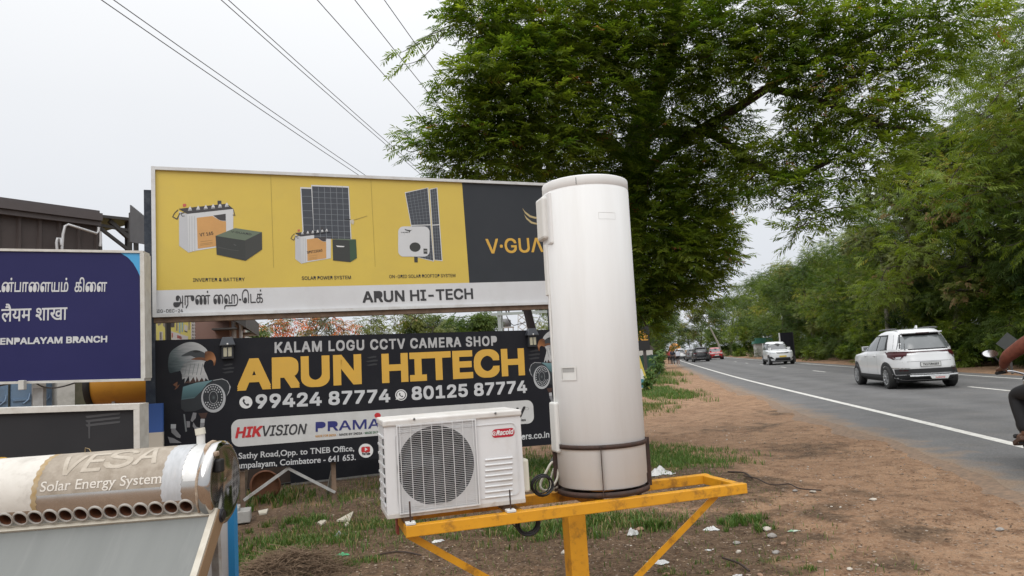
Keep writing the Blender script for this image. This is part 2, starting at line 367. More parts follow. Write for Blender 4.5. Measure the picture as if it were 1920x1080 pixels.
co = t.nodes.new('ShaderNodeTexCoord'); nn = t.nodes.new('ShaderNodeTexNoise'); nn.inputs['Scale'].default_value = 2.6; nn.inputs['Detail'].default_value = 8; L.new(co.outputs['Object'], nn.inputs[0])
mu = t.nodes.new('ShaderNodeMix'); mu.data_type = 'RGBA'; mu.blend_type = 'MULTIPLY'; mu.inputs[0].default_value = 1; L.new(src, mu.inputs[6]); L.new(cr.outputs[0], mu.inputs[7])
# dust spilling from the shoulder over the broken edge
du = t.nodes.new('ShaderNodeMath'); du.operation = 'MULTIPLY_ADD'; L.new(nn.outputs[0], du.inputs[0]); du.inputs[1].default_value = 1.5; L.new(an.outputs['Fac'], du.inputs[2])
dr = t.nodes.new('ShaderNodeMapRange'); L.new(du.outputs[0], dr.inputs[0]); dr.inputs[1].default_value = -0.10; dr.inputs[2].default_value = -0.62; dr.inputs[3].default_value = 0; dr.inputs[4].default_value = 0.85
dm = t.nodes.new('ShaderNodeMix'); dm.data_type = 'RGBA'; L.new(dr.outputs[0], dm.inputs[0]); L.new(mu.outputs[2], dm.inputs[6]); dm.inputs[7].default_value = (0.235, 0.165, 0.11, 1)
# fine aggregate and scattered dark bitumen spots
vg = t.nodes.new('ShaderNodeTexNoise'); vg.inputs['Scale'].default_value = 55; vg.inputs['Detail'].default_value = 4; L.new(co.outputs['Object'], vg.inputs[0]); vr = t.nodes.new('ShaderNodeMapRange'); L.new(vg.outputs[0], vr.inputs[0]); vr.inputs[1].default_value = 0.35; vr.inputs[2].default_value = 0.65; vr.inputs[3].default_value = 0.80; vr.inputs[4].default_value = 1.18
vs = t.nodes.new('ShaderNodeVectorMath'); vs.operation = 'SCALE'; L.new(dm.outputs[2], vs.inputs[0]); L.new(vr.outputs[0], vs.inputs['Scale']); L.new(vs.outputs[0], b.inputs['Base Color'])
rim = strip('road_edge', lambda s: (-1.62 + wob(s, 1), -1.32 + wob(s, 1)), RZ - 0.0005, mat('asphalt_rim', (0.235, 0.155, 0.10), 0.95, col2=(0.13, 0.095, 0.07), scale=14, amt=0.9, bump=0.5, bscale=60))
for v in rim.data.vertices:
    if v.index % 2 == 0: v.co.z = -0.042
rim.parent = road; del rim['kind']
paint = mat('road_paint', (0.62, 0.61, 0.57), 0.7, col2=(0.42, 0.40, 0.37), scale=5, amt=0.8, dirt=(0.2, 0.18, 0.16), dirt_amt=0.7, dirt_scale=9)
mk = strip('edge_line', lambda s: (-0.075, 0.075), RZ + 0.004, paint, parent=road, kind=None)
mk2 = strip('edge_line', lambda s: (6.55, 6.68), RZ + 0.004, paint, parent=road, kind=None)
def arc_of(y):
    for i in range(len(RF) - 1):
        if RF[i][0].y <= y <= RF[i + 1][0].y: return RF[i][3] + (RF[i + 1][3] - RF[i][3]) * (y - RF[i][0].y) / (RF[i + 1][0].y - RF[i][0].y)
y0 = arc_of(17.7)
for k in range(-3, 26):
    a = y0 + k * 9.0 - 0.2
    if a > 0: strip('lane_dash', lambda s: (4.15, 4.27), RZ + 0.004, paint, a, a + 3.1, parent=road, kind=None)

# ground sheet: fine near the viewer, one sheet out to the horizon
def gz(x, y):
    """small unevenness of the bare earth near the viewer"""
    h = 0.012 * math.sin(x * 3.1 + 1.3 * math.sin(y * 1.7)) + 0.011 * math.sin(y * 2.7 + x * 0.8) + 0.007 * math.sin(11 * x + 3 * math.sin(5 * y)) * math.sin(9.3 * y + x) + 0.006 * math.sin(7.3 * x + 2.1) * math.sin(6.1 * y)
    return h - 0.022
XS = [-1500, -400, -120, -50, -25, -14] + [-9 + 0.14 * i for i in range(0, 160)] + [13.6, 15, 18, 24, 40, 90, 300, 1500]
YS = [-300, -60, -20, -6, 0, 2] + [3.0 + 0.14 * i for i in range(0, 150)] + [24.3, 26, 30, 40, 60, 100, 200, 600, 2500]
V = []; F = []; GA = []
for y in YS:
    for x in XS:
        near = -9 <= x <= 13.5 and 3 <= y <= 24
        V.append((x, y, gz(x, y) if near else -0.022))
n = len(XS)
for j in range(len(YS) - 1):
    for i in range(n - 1): F.append((j * n + i, j * n + i + 1, (j + 1) * n + i + 1, (j + 1) * n + i))
gm = bpy.data.materials.new('earth'); gm.use_nodes = True; t = gm.node_tree; L = t.links; b = t.nodes['Principled BSDF']
b.inputs['Roughness'].default_value = 0.95; b.inputs['Specular IOR Level'].default_value = 0.15
co = t.nodes.new('ShaderNodeTexCoord')
def nz(scale, det=6, rough=0.65): 
    k = t.nodes.new('ShaderNodeTexNoise'); k.inputs['Scale'].default_value = scale; k.inputs['Detail'].default_value = det; k.inputs['Roughness'].default_value = rough; L.new(co.outputs['Object'], k.inputs[0]); return k.outputs[0]
def rg(x, a, b_, c=0.0, d=1.0):
    k = t.nodes.new('ShaderNodeMapRange'); L.new(x, k.inputs[0]); k.inputs[1].default_value = a; k.inputs[2].default_value = b_; k.inputs[3].default_value = c; k.inputs[4].default_value = d; return k.outputs[0]
def mixc(f, a, b_):
    k = t.nodes.new('ShaderNodeMix'); k.data_type = 'RGBA'
    if isinstance(f, float): k.inputs[0].default_value = f
    else: L.new(f, k.inputs[0])
    for i, c in ((6, a), (7, b_)):
        if isinstance(c, tuple): k.inputs[i].default_value = c + (1,)
        else: L.new(c, k.inputs[i])
    return k.outputs[2]
def mul(a, b_):
    k = t.nodes.new('ShaderNodeMath'); k.operation = 'MULTIPLY'
    for i, c in ((0, a), (1, b_)):
        if isinstance(c, float): k.inputs[i].default_value = c
        else: L.new(c, k.inputs[i])
    return k.outputs[0]
sand = mixc(rg(nz(0.7), 0.35, 0.65), (0.345, 0.216, 0.132), (0.248, 0.146, 0.087))
sand = mixc(rg(nz(4.0, 9, 0.78), 0.47, 0.62), sand, (0.150, 0.084, 0.050))
sand = mixc(rg(nz(38, 4, 0.6), 0.50, 0.72, 0.0, 0.8), sand, (0.36, 0.265, 0.185))
sand = mixc(rg(nz(90, 3, 0.6), 0.55, 0.72, 0.0, 0.85), sand, (0.085, 0.055, 0.037))
at1 = t.nodes.new('ShaderNodeAttribute'); at1.attribute_name = 'humus'
hum = mixc(rg(nz(9, 8, 0.75), 0.40, 0.62), (0.135, 0.088, 0.056), (0.070, 0.046, 0.030))
hum = mixc(rg(nz(30, 4, 0.6), 0.52, 0.66, 0.0, 0.8), hum, (0.20, 0.14, 0.095))
hm = t.nodes.new('ShaderNodeMath'); hm.operation = 'ADD'; L.new(at1.outputs['Fac'], hm.inputs[0]); L.new(rg(nz(2.2, 8, 0.7), 0.3, 0.7, -0.5, 0.5), hm.inputs[1])
colr = mixc(rg(hm.outputs[0], 0.35, 0.75), sand, hum)
vo = t.nodes.new('ShaderNodeTexVoronoi'); vo.inputs['Scale'].default_value = 30; L.new(co.outputs['Object'], vo.inputs[0])
sx = t.nodes.new('ShaderNodeSeparateColor'); L.new(vo.outputs['Color'], sx.inputs[0])
peb = mul(rg(vo.outputs['Distance'], 0.32, 0.22), rg(sx.outputs[0], 0.80, 0.82))
pc = mixc(sx.outputs[1], (0.42, 0.34, 0.27), (0.16, 0.115, 0.085)); colr = mixc(peb, colr, pc)
L.new(colr, b.inputs['Base Color'])
hh = t.nodes.new('ShaderNodeMath'); hh.operation = 'ADD'; L.new(mul(nz(45, 6, 0.7), 0.8), hh.inputs[0]); L.new(mul(peb, 0.5), hh.inputs[1])
bp = t.nodes.new('ShaderNodeBump'); bp.inputs['Strength'].default_value = 0.9; bp.inputs['Distance'].default_value = 0.025; L.new(hh.outputs[0], bp.inputs['Height']); L.new(bp.outputs[0], b.inputs['Normal'])
mb = MB(); mb.add(V, F, gm, True); ground = mb.build('ground'); ground['kind'] = 'structure'
HUM = [(gnd(600, 1000), 2.6, 1.0), (gnd(1010, 1010), 1.6, 0.85), (gnd(1300, 1000), 1.2, 0.95), (gnd(1190, 1075), 1.0, 0.9), (gnd(1330, 920), 1.1, 0.7), (gnd(560, 900), 2.4, 1.1), (gnd(860, 900), 2.6, 1.0),
       (gnd(1390, 1040), 0.8, 0.7), (gnd(300, 900), 3.0, 1.0), (gnd(1260, 880), 1.4, 0.5), (gnd(1225, 730), 1.8, 0.8), (gnd(1545, 955), 0.55, 0.5), (gnd(1610, 925), 0.7, 0.4), (gnd(1440, 905), 0.8, 0.55), (gnd(1350, 905), 0.8, 0.9), (gnd(1300, 890), 0.9, 0.8), (gnd(1480, 990), 0.5, 0.5), (gnd(1700, 985), 0.5, 0.5), (gnd(1500, 840), 1.2, 0.5), (gnd(1390, 800), 1.4, 0.45), (gnd(1640, 1050), 0.5, 0.55), (gnd(1500, 770), 1.5, 0.5), (Vector((-8, 12, 0)), 5.0, 0.8)]
def humus(x, y): return max(0.0, max(k * (1 - ((x - c.x) ** 2 + (y - c.y) ** 2) / (r * r)) for c, r, k in HUM))
ha = ground.data.attributes.new('humus', 'FLOAT', 'POINT'); ha.data.foreach_set('value', np.array([min(1.0, 1.3 * humus(v[0], v[1])) for v in V], np.float32))

# grass: ground cover nobody could count
PATCH = [  # photo spot, radius across, radius in depth, blades, height, share of dry blades
    ((1275, 858), 0.80, 1.1, 5200, 0.060, 0.05), ((1215, 845), 0.6, 0.9, 2600, 0.05, 0.1), ((1015, 870), 0.7, 1.4, 4200, 0.07, 0.1), ((1030, 905), 0.5, 0.7, 1800, 0.05, 0.2),
    ((1060, 985), 0.75, 0.40, 2600, 0.065, 0.15), ((1180, 975), 0.55, 0.30, 1300, 0.045, 0.3), ((1235, 985), 0.16, 0.12, 380, 0.08, 0.2), ((1395, 972), 0.20, 0.14, 800, 0.055, 0.05), ((1420, 985), 0.16, 0.1, 300, 0.05, 0.1),
    ((620, 1000), 1.0, 0.7, 2600, 0.05, 0.2), ((470, 1045), 0.45, 0.5, 1900, 0.06, 0.15), ((560, 975), 0.30, 0.22, 900, 0.06, 0.1), ((560, 1010), 0.5, 0.25, 1300, 0.05, 0.15), ((700, 985), 0.6, 0.4, 1400, 0.045, 0.3), ((840, 985), 0.5, 0.3, 800, 0.04, 0.35), ((660, 1055), 0.4, 0.15, 500, 0.04, 0.3),
    ((520, 930), 0.5, 0.6, 800, 0.10, 0.3), ((700, 920), 1.0, 1.0, 1500, 0.06, 0.4), ((1440, 1050), 0.5, 0.3, 260, 0.03, 0.3), ((1270, 1070), 0.2, 0.1, 160, 0.03, 0.3), ((1520, 1065), 0.12, 0.08, 90, 0.03, 0.2),
    ((1225, 735), 0.85, 4.0, 10000, 0.13, 0.08), ((1212, 700), 1.3, 8.0, 4200, 0.22, 0.15), ((1218, 715), 0.9, 4.5, 3600, 0.26, 0.15), ((1205, 760), 0.8, 2.0, 1800, 0.10, 0.25), ((1120, 780), 1.6, 2.2, 3000, 0.08, 0.2), ((600, 800), 5.0, 6.0, 6000, 0.12, 0.3)]
P0 = []; HT = []; TI = []
for (px, py), rx, ry, n, h, dry in PATCH:
    c = gnd(px, py); k = RNG.normal(size=(n, 2)) * 0.52
    tuft = RNG.normal(size=(max(4, n // 22), 2)) * 0.5; k = tuft[RNG.integers(0, len(tuft), n)] + RNG.normal(size=(n, 2)) * 0.085
    P0.append(np.stack([c.x + k[:, 0] * rx, c.y + k[:, 1] * ry], 1)); HT.append(h * RNG.uniform(0.4, 1.25, n)); TI.append(np.where(RNG.random(n) < dry, RNG.uniform(0.93, 1.0, n), RNG.uniform(0, 0.88, n)))
n = 9000; q = np.stack([RNG.uniform(-2.4, 2.6, n), RNG.uniform(4.2, 11.5, n)], 1); keep = np.array([humus(a, b_) > 0.15 for a, b_ in q]) & (RNG.random(n) < 0.55)
P0.append(q[keep]); HT.append(RNG.uniform(0.012, 0.045, keep.sum())); TI.append(RNG.uniform(0.2, 1.0, keep.sum()))
P0 = np.concatenate(P0); HT = np.concatenate(HT); TI = np.concatenate(TI)
lx = np.interp(P0[:, 1], [p[0].y for p in RF], [p[0].x for p in RF]); ok = P0[:, 0] < lx - 1.62; P0, HT, TI = P0[ok], HT[ok], TI[ok]
n = len(P0); a = RNG.uniform(0, 2 * np.pi, n); ln = RNG.uniform(0.15, 0.9, n) * HT; w = np.clip(HT * 0.06, 0.0016, 0.008) * RNG.uniform(0.7, 1.5, n)
z0 = np.array([gz(x, y) if (-9 <= x <= 13.5 and 3 <= y <= 24) else -0.02 for x, y in P0])
D = np.stack([np.cos(a), np.sin(a)], 1); S = np.stack([-np.sin(a), np.cos(a)], 1)
def row(f, hz, wk): c = P0 + D * (ln * f)[:, None]; z = z0 + HT * hz; return [np.concatenate([c + S * (sg * w * wk)[:, None], z[:, None]], 1) for sg in (-1, 1)]
R_ = row(0, 0, 1) + row(0.35, 0.6, 0.9) + row(1.0, 1.0, 0.15); VV = np.stack(R_, 1).reshape(-1, 3); base = np.arange(n)[:, None] * 6
FF = np.concatenate([base + np.array([[0, 1, 3, 2]]), base + np.array([[2, 3, 5, 4]])], 0)
gmat = leafmat('grass_blades', (0.045, 0.095, 0.018), (0.110, 0.180, 0.035), (0.30, 0.22, 0.11), 0.09, 0.3)
tag(np_mesh('grass', VV, FF, gmat, tint=np.concatenate([TI, TI])), 'green grass and weeds growing in tufts on the bare earth around the display stand', 'grass', kind='stuff')

# dry leaf litter and twigs lying on the earth (uncountable) and gravel
n = 26000; q = np.stack([RNG.uniform(-2.6, 5.2, n), 4.3 + RNG.random(n) ** 1.5 * 9], 1)
dens = np.array([0.20 + 1.1 * humus(a_, b_) + (0.5 if math.sin(a_ * 2.3 + b_) * math.sin(b_ * 1.9 - a_) > 0.55 else 0) for a_, b_ in q]); lx = np.interp(q[:, 1], [p[0].y for p in RF], [p[0].x for p in RF])
q = q[(RNG.random(n) < dens) & (q[:, 0] < lx - 1.3)]; n = len(q); a = RNG.uniform(0, 2 * np.pi, n); tw = RNG.random(n) < 0.35
ln = np.where(tw, RNG.uniform(0.03, 0.14, n), RNG.uniform(0.012, 0.04, n)); wd = np.where(tw, RNG.uniform(0.0015, 0.0035, n), ln * RNG.uniform(0.25, 0.5, n)); zz = np.array([gz(*p) for p in q]) + 0.004
D = np.stack([np.cos(a), np.sin(a), RNG.uniform(-0.12, 0.25, n)], 1); S = np.stack([-np.sin(a), np.cos(a), RNG.uniform(-0.3, 0.3, n)], 1); C0 = np.concatenate([q, zz[:, None]], 1)
VV = np.stack([C0 - D * ln[:, None] / 2, C0 + S * wd[:, None] / 2 + np.array([0, 0, 0.003]), C0 + D * ln[:, None] / 2, C0 - S * wd[:, None] / 2 + np.array([0, 0, 0.003])], 1).reshape(-1, 3)
litm = leafmat('dry_litter', (0.045, 0.026, 0.016), (0.17, 0.095, 0.05), (0.34, 0.25, 0.16), 0.16, 0.1)
tag(np_mesh('leaf_litter', VV, np.arange(n)[:, None] * 4 + np.array([[0, 1, 2, 3]]), litm, tint=RNG.random(n)), 'dry brown leaf litter and broken twigs scattered on the earth', 'leaf litter', kind='stuff')
bm = bmesh.new(); bmesh.ops.create_icosphere(bm, subdivisions=1, radius=1); bm.verts.ensure_lookup_table(); iv = np.array([v.co[:] for v in bm.verts]); itf = np.array([[v.index for v in f.verts] for f in bm.faces]); bm.free()
def gravel(name, n, rx, ry, pw, smin, smax, m, keepf=None):
    q = np.stack([RNG.uniform(*rx, n), ry[0] + RNG.random(n) ** pw * (ry[1] - ry[0])], 1); lx = np.interp(q[:, 1], [p[0].y for p in RF], [p[0].x for p in RF]); q = q[q[:, 0] < lx - 1.22]
    if keepf: q = q[np.array([keepf(*p) for p in q])]
    n = len(q); s = smin + (smax - smin) * RNG.random(n) ** 4; sc = s[:, None] * RNG.uniform(0.55, 1.3, (n, 3)) * np.array([1, 1, 0.6]); a = RNG.uniform(0, 6.28, n)
    W = iv[None] * sc[:, None] * RNG.uniform(0.8, 1.15, (n, len(iv), 1)); X = W[..., 0] * np.cos(a)[:, None] - W[..., 1] * np.sin(a)[:, None]; Y = W[..., 0] * np.sin(a)[:, None] + W[..., 1] * np.cos(a)[:, None]
    z = np.array([gz(*p) for p in q]) + s * 0.2
    VV = np.stack([X + q[:, :1], Y + q[:, 1:], W[..., 2] + z[:, None]], -1).reshape(-1, 3); FF = (np.arange(n)[:, None, None] * len(iv) + itf[None]).reshape(-1, 3)
    return np_mesh(name, VV, FF, m, tint=np.repeat(RNG.random(n), len(itf)))
gravm = leafmat('gravel_stone', (0.16, 0.115, 0.085), (0.30, 0.235, 0.18), (0.50, 0.46, 0.40), 0.10, 0.0)
tag(gravel('gravel', 6500, (-2.4, 5.5), (4.3, 15), 1.6, 0.003, 0.018, gravm), 'small pale gravel strewn over the bare earth', 'gravel', kind='stuff')
tag(gravel('edge_gravel', 2600, (2, 13), (5.5, 30), 1.3, 0.004, 0.020, gravm, lambda x, y: np.interp(y, [p[0].y for p in RF], [p[0].x for p in RF]) - x < 1.75), 'loose gravel along the broken edge of the asphalt', 'gravel', kind='stuff')
# ================================================================== SIGNS
alu = mat('sign_aluminium', (0.60, 0.61, 0.61), 0.45, col2=(0.48, 0.48, 0.47), scale=5, amt=0.6, dirt=(0.30, 0.25, 0.20), dirt_amt=0.5, dirt_scale=6)
steel_rust = mat('rusted_steel', (0.20, 0.135, 0.09), 0.8, col2=(0.10, 0.065, 0.045), scale=9, amt=0.9, bump=0.3)
navy_post = mat('navy_post_paint', (0.018, 0.025, 0.038), 0.55, spec=0.3, col2=(0.045, 0.055, 0.07), scale=14, amt=0.8, dirt=(0.12, 0.13, 0.14), dirt_amt=0.5, dirt_scale=10)
gal = mat('galvanised_grey', (0.40, 0.40, 0.39), 0.55, col2=(0.27, 0.26, 0.24), scale=12, amt=0.8, dirt=(0.2, 0.13, 0.08), dirt_amt=0.6, dirt_scale=6)
yel = mat('banner_yellow', (0.60, 0.445, 0.075), 0.42, col2=(0.56, 0.41, 0.075), scale=1.6, amt=0.9, bump=0.25, bscale=3.0, dirt=(0.50, 0.38, 0.09), dirt_amt=0.35, dirt_scale=2.0)
darkp = mat('banner_charcoal', (0.026, 0.030, 0.036), 0.45, spec=0.3, col2=(0.040, 0.044, 0.050), scale=1.2)
whitep = mat('banner_white', (0.60, 0.61, 0.62), 0.42, col2=(0.55, 0.55, 0.56), scale=1.5, amt=0.9, dirt=(0.42, 0.41, 0.39), dirt_amt=0.3, dirt_scale=2.5)
blackink = flat('ink_black', (0.022, 0.022, 0.024), 0.45)
goldink = mat('ink_gold', (0.62, 0.36, 0.05), 0.42, col2=(0.55, 0.33, 0.06), scale=3)
greyink = flat('ink_grey', (0.30, 0.30, 0.30), 0.45)
whiteink = flat('ink_white', (0.68, 0.68, 0.67), 0.42)
palewh = flat('ink_pale_white', (0.54, 0.55, 0.56), 0.42)
orangeink = mat('ink_orange', (0.56, 0.30, 0.10), 0.45)
redink = flat('ink_red', (0.50, 0.025, 0.03), 0.42)
blueink = flat('ink_blue', (0.025, 0.03, 0.16), 0.42)
greenink = flat('ink_green', (0.03, 0.13, 0.06), 0.45)
kblack = mat('banner_black', (0.0095, 0.0105, 0.014), 0.5, spec=0.22, col2=(0.012, 0.012, 0.017), scale=1.2, amt=0.8, bump=0.3, bscale=3.0, dirt=(0.05, 0.05, 0.05), dirt_amt=0.18, dirt_scale=2.0)
TH = rad(22.5)

# ---- the yellow billboard on its posts
Yb = Board('billboard', (-2.19, 8.40), TH, 'yellow billboard showing batteries and solar panels, raised above the black shop sign', 'billboard')
XR = 3.42                                       # right end of the billboard, behind the white tank
def ql(a, b, x, out):                           # height on the line through pixels a, b at local x
    A, B = Yb.q(*a, out), Yb.q(*b, out); t = (x - A[0]) / (B[0] - A[0]); return A[1] + (B[1] - A[1]) * t
pa = Yb.q(291, 319); zt0, zt1 = ql((291, 319), (1020, 349), pa[0], 0), ql((291, 319), (1020, 349), XR, 0); zb0, zb1 = ql((293, 589), (1026, 566), pa[0], 0), ql((293, 589), (1026, 566), XR, 0)
zy0, zy1 = ql((293, 544.5), (880, 530), pa[0], 0), ql((293, 544.5), (880, 530), XR, 0)
mb = MB(); y1 = Yb.q(866, 341); y2 = Yb.q(880, 530.3)
mb.poly([(pa[0], 0, zy0), (y2[0], 0, y2[1]), (y1[0], 0, y1[1]), (pa[0], 0, zt0)], yel)
mb.poly([(y2[0], 0, y2[1]), (XR, 0, zy1), (XR, 0, zt1), (y1[0], 0, y1[1])], darkp)
mb.poly([(pa[0], 0, zb0), (XR, 0, zb1), (XR, 0, zy1), (y2[0], 0, y2[1]), (pa[0], 0, zy0)], whitep)
back = 0.16
mb.poly([(pa[0], back, zb0), (pa[0], back, zt0), (XR, back, zt1), (XR, back, zb1)], gal)
pan = mb.build('panel', Yb.e)
mb = MB(); fr = [((pa[0], zt0), (XR, zt1)), ((pa[0], zb0), (XR, zb1))]
mb.bar((pa[0] - 0.04, back / 2 - 0.01, zt0 + 0.018), (XR + 0.04, back / 2 - 0.01, zt1 + 0.018), back + 0.04, 0.036, alu)
mb.bar((pa[0] - 0.04, back / 2 - 0.01, zb0 - 0.018), (XR + 0.04, back / 2 - 0.01, zb1 - 0.018), back + 0.04, 0.036, alu)
for x, a, b_ in ((pa[0] - 0.02, zb0, zt0), (XR + 0.02, zb1, zt1)): mb.box((x, back / 2 - 0.01, (a + b_) / 2), (0.04, back + 0.04, b_ - a), alu)
fo = mb.build('frame', Yb.e)
mb = MB(); mb.bar((pa[0] - 0.03, 0.05, zb0 - 0.066), (XR + 0.03, 0.05, zb1 - 0.066), 0.10, 0.056, steel_rust); mb.bar((pa[0], back + 0.02, zb0 + 0.25), (XR, back + 0.02, zb1 + 0.25), 0.05, 0.05, steel_rust)
mb.build('lower_rail', Yb.e)
for x, w, d in ((pa[0] - 0.07, 0.095, 0.16), (XR - 0.35, 0.095, 0.16)):
    mb = MB(); mb.box((x, 0.10 if x < 0 else 0.27, 1.80), (w, d, 3.64), navy_post); mb.build('post', Yb.e)
# lettering and pictures printed on the billboard
mb = MB(); T = lambda s, a, b_, c, m=blackink, **k: Yb.text(mb, s, a, b_, c, m, 0.002, **k)
mb = MB(); T('INVERTER & BATTERY', (362, 528.3), (459, 526.8), 6.6, bold=0.008); mb.build('lettering', pan)
mb = MB(); T('SOLAR POWER SYSTEM', (566, 524.9), (658, 523.2), 6.6, bold=0.008); mb.build('lettering', pan)
mb = MB(); T('ON-GRID SOLAR ROOFTOP SYSTEM', (730, 521.8), (854, 519.4), 6.2, bold=0.006); mb.build('lettering', pan)
mb = MB(); T('SIG-DEC-24', (291.5, 586.8), (343, 585.4), 6.3, bold=0.006); mb.build('lettering', pan)
mb = MB(); T('ARUN HI-TECH', (680, 567.8), (887.5, 560.6), 21.4, flat('ink_charcoal', (0.035, 0.035, 0.038)), bold=0.022); mb.build('lettering', pan)
mb = MB(); T('\u0b85\u0bb0\u0bc1\u0ba3\u0bcd \u0bc8\u0bb9-\u0bc6\u0b9f\u0b95\u0bcd', (325, 572.5), (493, 567.5), 16.5, flat('ink_charcoal', (0.035, 0.035, 0.038)), bold=0.004); mb.build('lettering', pan)
mb = MB(); T('V\u00b7GU\u039bRD', (912.5, 475.6), (1062, 471), 27.5, goldink, bold=0.012); mb.build('lettering', pan)
mb = MB(); S = lambda P, m, o=0.002, **k: Yb.shape(mb, P, m, o, **k)
z5 = zoomer(650, 310, 1 / 3.6)
S(z5([(1185, 288), (1205, 312), (1240, 338), (1275, 348), (1330, 352), (1400, 345), (1330, 361), (1270, 360), (1235, 350), (1205, 325)]), flat('ink_pale_gold', (0.45, 0.36, 0.18)))
S(z5([(1198, 330), (1215, 352), (1250, 380), (1300, 394), (1360, 392), (1430, 372), (1370, 402), (1300, 404), (1245, 392), (1212, 362)]), flat('ink_pale_gold', (0.45, 0.36, 0.18)))
seam = flat('banner_seam', (0.40, 0.30, 0.05)); S([(507, 326), (508, 326), (513.6, 502), (512.6, 502)], seam); S([(695, 338), (696, 338), (704, 500), (703.2, 500)], seam)
def battery(Z, small=False):
    w1 = flat('ink_battery_white', (0.56, 0.57, 0.58)); w2 = flat('ink_battery_side', (0.47, 0.48, 0.50)); dk = flat('ink_battery_top', (0.045, 0.042, 0.045))
    S(Z([(335, 258), (1060, 180), (1055, 740), (455, 835), (355, 862)]), w1, 0.002); S(Z([(212, 215), (340, 258), (365, 862), (215, 755)]), w2, 0.0024)
    S(Z([(205, 178), (960, 98), (1060, 180), (340, 258)]), dk, 0.0028)
    for x in (372, 410, 452): S(Z([(x, 290), (x + 7, 290), (x + 12, 850), (x + 4, 850)]), flat('ink_rib', (0.40, 0.41, 0.42)), 0.0030)
    S(Z([(490, 318), (735, 290), (790, 325), (840, 355), (890, 370), (945, 372), (950, 740), (505, 800)]), orangeink, 0.0030); S(Z([(745, 283), (940, 256), (942, 365), (880, 362), (830, 345), (790, 315)]), dk, 0.0032)
    for i, x in enumerate((385, 512, 630, 745, 853, 958)):
        y = 190 - i * 12; S(Z([(x - 32, y + 20), (x - 24, y - 10), (x - 12, y - 35), (x + 2, y - 50), (x + 14, y - 32), (x + 24, y - 8), (x + 30, y + 14)]), w1, 0.0034); S(Z([(x - 27, y + 4), (x + 27, y), (x + 26, y + 7), (x - 28, y + 11)]), dk, 0.0036)
    S(Z([(272, 102), (322, 98), (324, 138), (276, 150)]), flat('ink_terminal_red', (0.50, 0.10, 0.08)), 0.0034); S(Z([(812, 52), (872, 50), (874, 106), (816, 110)]), dk, 0.0034)
    for P in ([(190, 190), (140, 240), (105, 305), (185, 350), (235, 245), (222, 240), (178, 328), (122, 300), (152, 245), (205, 198)], [(1060, 180), (1092, 288), (1050, 280), (1052, 268), (1074, 272), (1055, 190)], [(250, 240), (235, 260), (262, 300), (300, 296), (300, 285), (268, 288), (250, 262), (300, 244), (295, 232)]): S(Z(P), dk, 0.0034)
    k = Z([(0, 0), (1, 0)]); k = k[1][0] - k[0][0]
    q = lambda s, a, b_, c: Yb.text(mb, s, Z([a])[0], Z([b_])[0], c * k, flat('ink_brown', (0.09, 0.06, 0.03)), 0.0034, bold=0.02)
    if small: q('SPST15060', (500, 640), (860, 590), 62)
    else: q('VT 165', (540, 612), (750, 582), 52)
    for i, y in enumerate((690, 725, 745) if not small else (690, 735, 760)): S(Z([(545, y), (545 + 190, y - 26), (545 + 190, y - 20), (545, y + 7)]), flat('ink_faint_brown', (0.30, 0.18, 0.06)), 0.0034)
mb.build('logo_swoosh', pan); mb = MB(); battery(zoomer(310, 370, 200 / 1662))
Z = zoomer(310, 370, 200 / 1662); g1 = flat('ink_inverter_top', (0.125, 0.16, 0.11)); g2 = flat('ink_inverter_front', (0.034, 0.037, 0.034)); g3 = flat('ink_inverter_side', (0.042, 0.044, 0.040))
S(Z([(782, 600), (1240, 672), (1250, 988), (800, 892)]), g2, 0.004); S(Z([(1240, 672), (1505, 542), (1508, 812), (1250, 988)]), g3, 0.0042); S(Z([(782, 600), (1090, 478), (1505, 542), (1240, 672)]), g1, 0.0044)
S(Z([(820, 772), (1000, 812), (1150, 832), (1150, 836), (1000, 817), (820, 778)]), flat('ink_faint_grey', (0.09, 0.095, 0.09)), 0.0046); S(Z([(1055, 722), (1110, 748), (1085, 752)]), flat('ink_faint_grey', (0.09, 0.095, 0.09)), 0.0046)
Yb.text(mb, 'V\u00b7GUARD', Z([(1020, 545)])[0], Z([(1340, 592)])[0], 3.6, g2, 0.0046, bold=0.01)
mb.build('picture', pan); mb = MB()
Z = zoomer(540, 340, 150 / 1012); pw = flat('ink_panel_frame', (0.58, 0.59, 0.59)); pd = mat('ink_panel_cell', (0.050, 0.056, 0.068), 0.3); pg = flat('ink_panel_grid', (0.20, 0.22, 0.24))
S(Z([(155, 72), (300, 78), (330, 660), (185, 650)]), pw, 0.002); S(Z([(168, 92), (298, 96), (328, 660), (198, 650)]), pd, 0.0022)
for k in range(6): y = 186 + k * 91; S(Z([(172 + k * 5, y), (312, y + 2), (312, y + 6), (172 + k * 5, y + 4)]), pg, 0.0024)
S(Z([(292, 44), (770, 62), (803, 735), (330, 720)]), pw, 0.0026); S(Z([(304, 62), (760, 80), (792, 735), (332, 720)]), pd, 0.0028)
for k in range(1, 6): x = 304 + k * 76; S(Z([(x, 64), (x + 5, 64), (x + 34, 735), (x + 29, 735)]), pg, 0.003)
for k in range(1, 10): y = 62 + k * 70; S(Z([(304 + k * 3.0, y), (762 + k * 3.0, y + 14), (762 + k * 3.0, y + 18), (304 + k * 3.0, y + 4)]), pg, 0.0031)
ZB = lambda P: Z([(30 + (x - 100) * 0.535, 580 + (y - 50) * 0.57) for x, y in P]); battery(ZB, True)
S(Z([(562, 735), (778, 745), (788, 1022), (570, 1000)]), g2, 0.004); S(Z([(778, 745), (860, 733), (872, 970), (788, 1022)]), flat('ink_box_green', (0.035, 0.075, 0.04)), 0.0042); S(Z([(562, 735), (650, 726), (860, 733), (778, 745)]), g1, 0.0044); S(Z([(608, 812), (715, 820), (706, 832), (625, 830)]), whiteink, 0.0044)
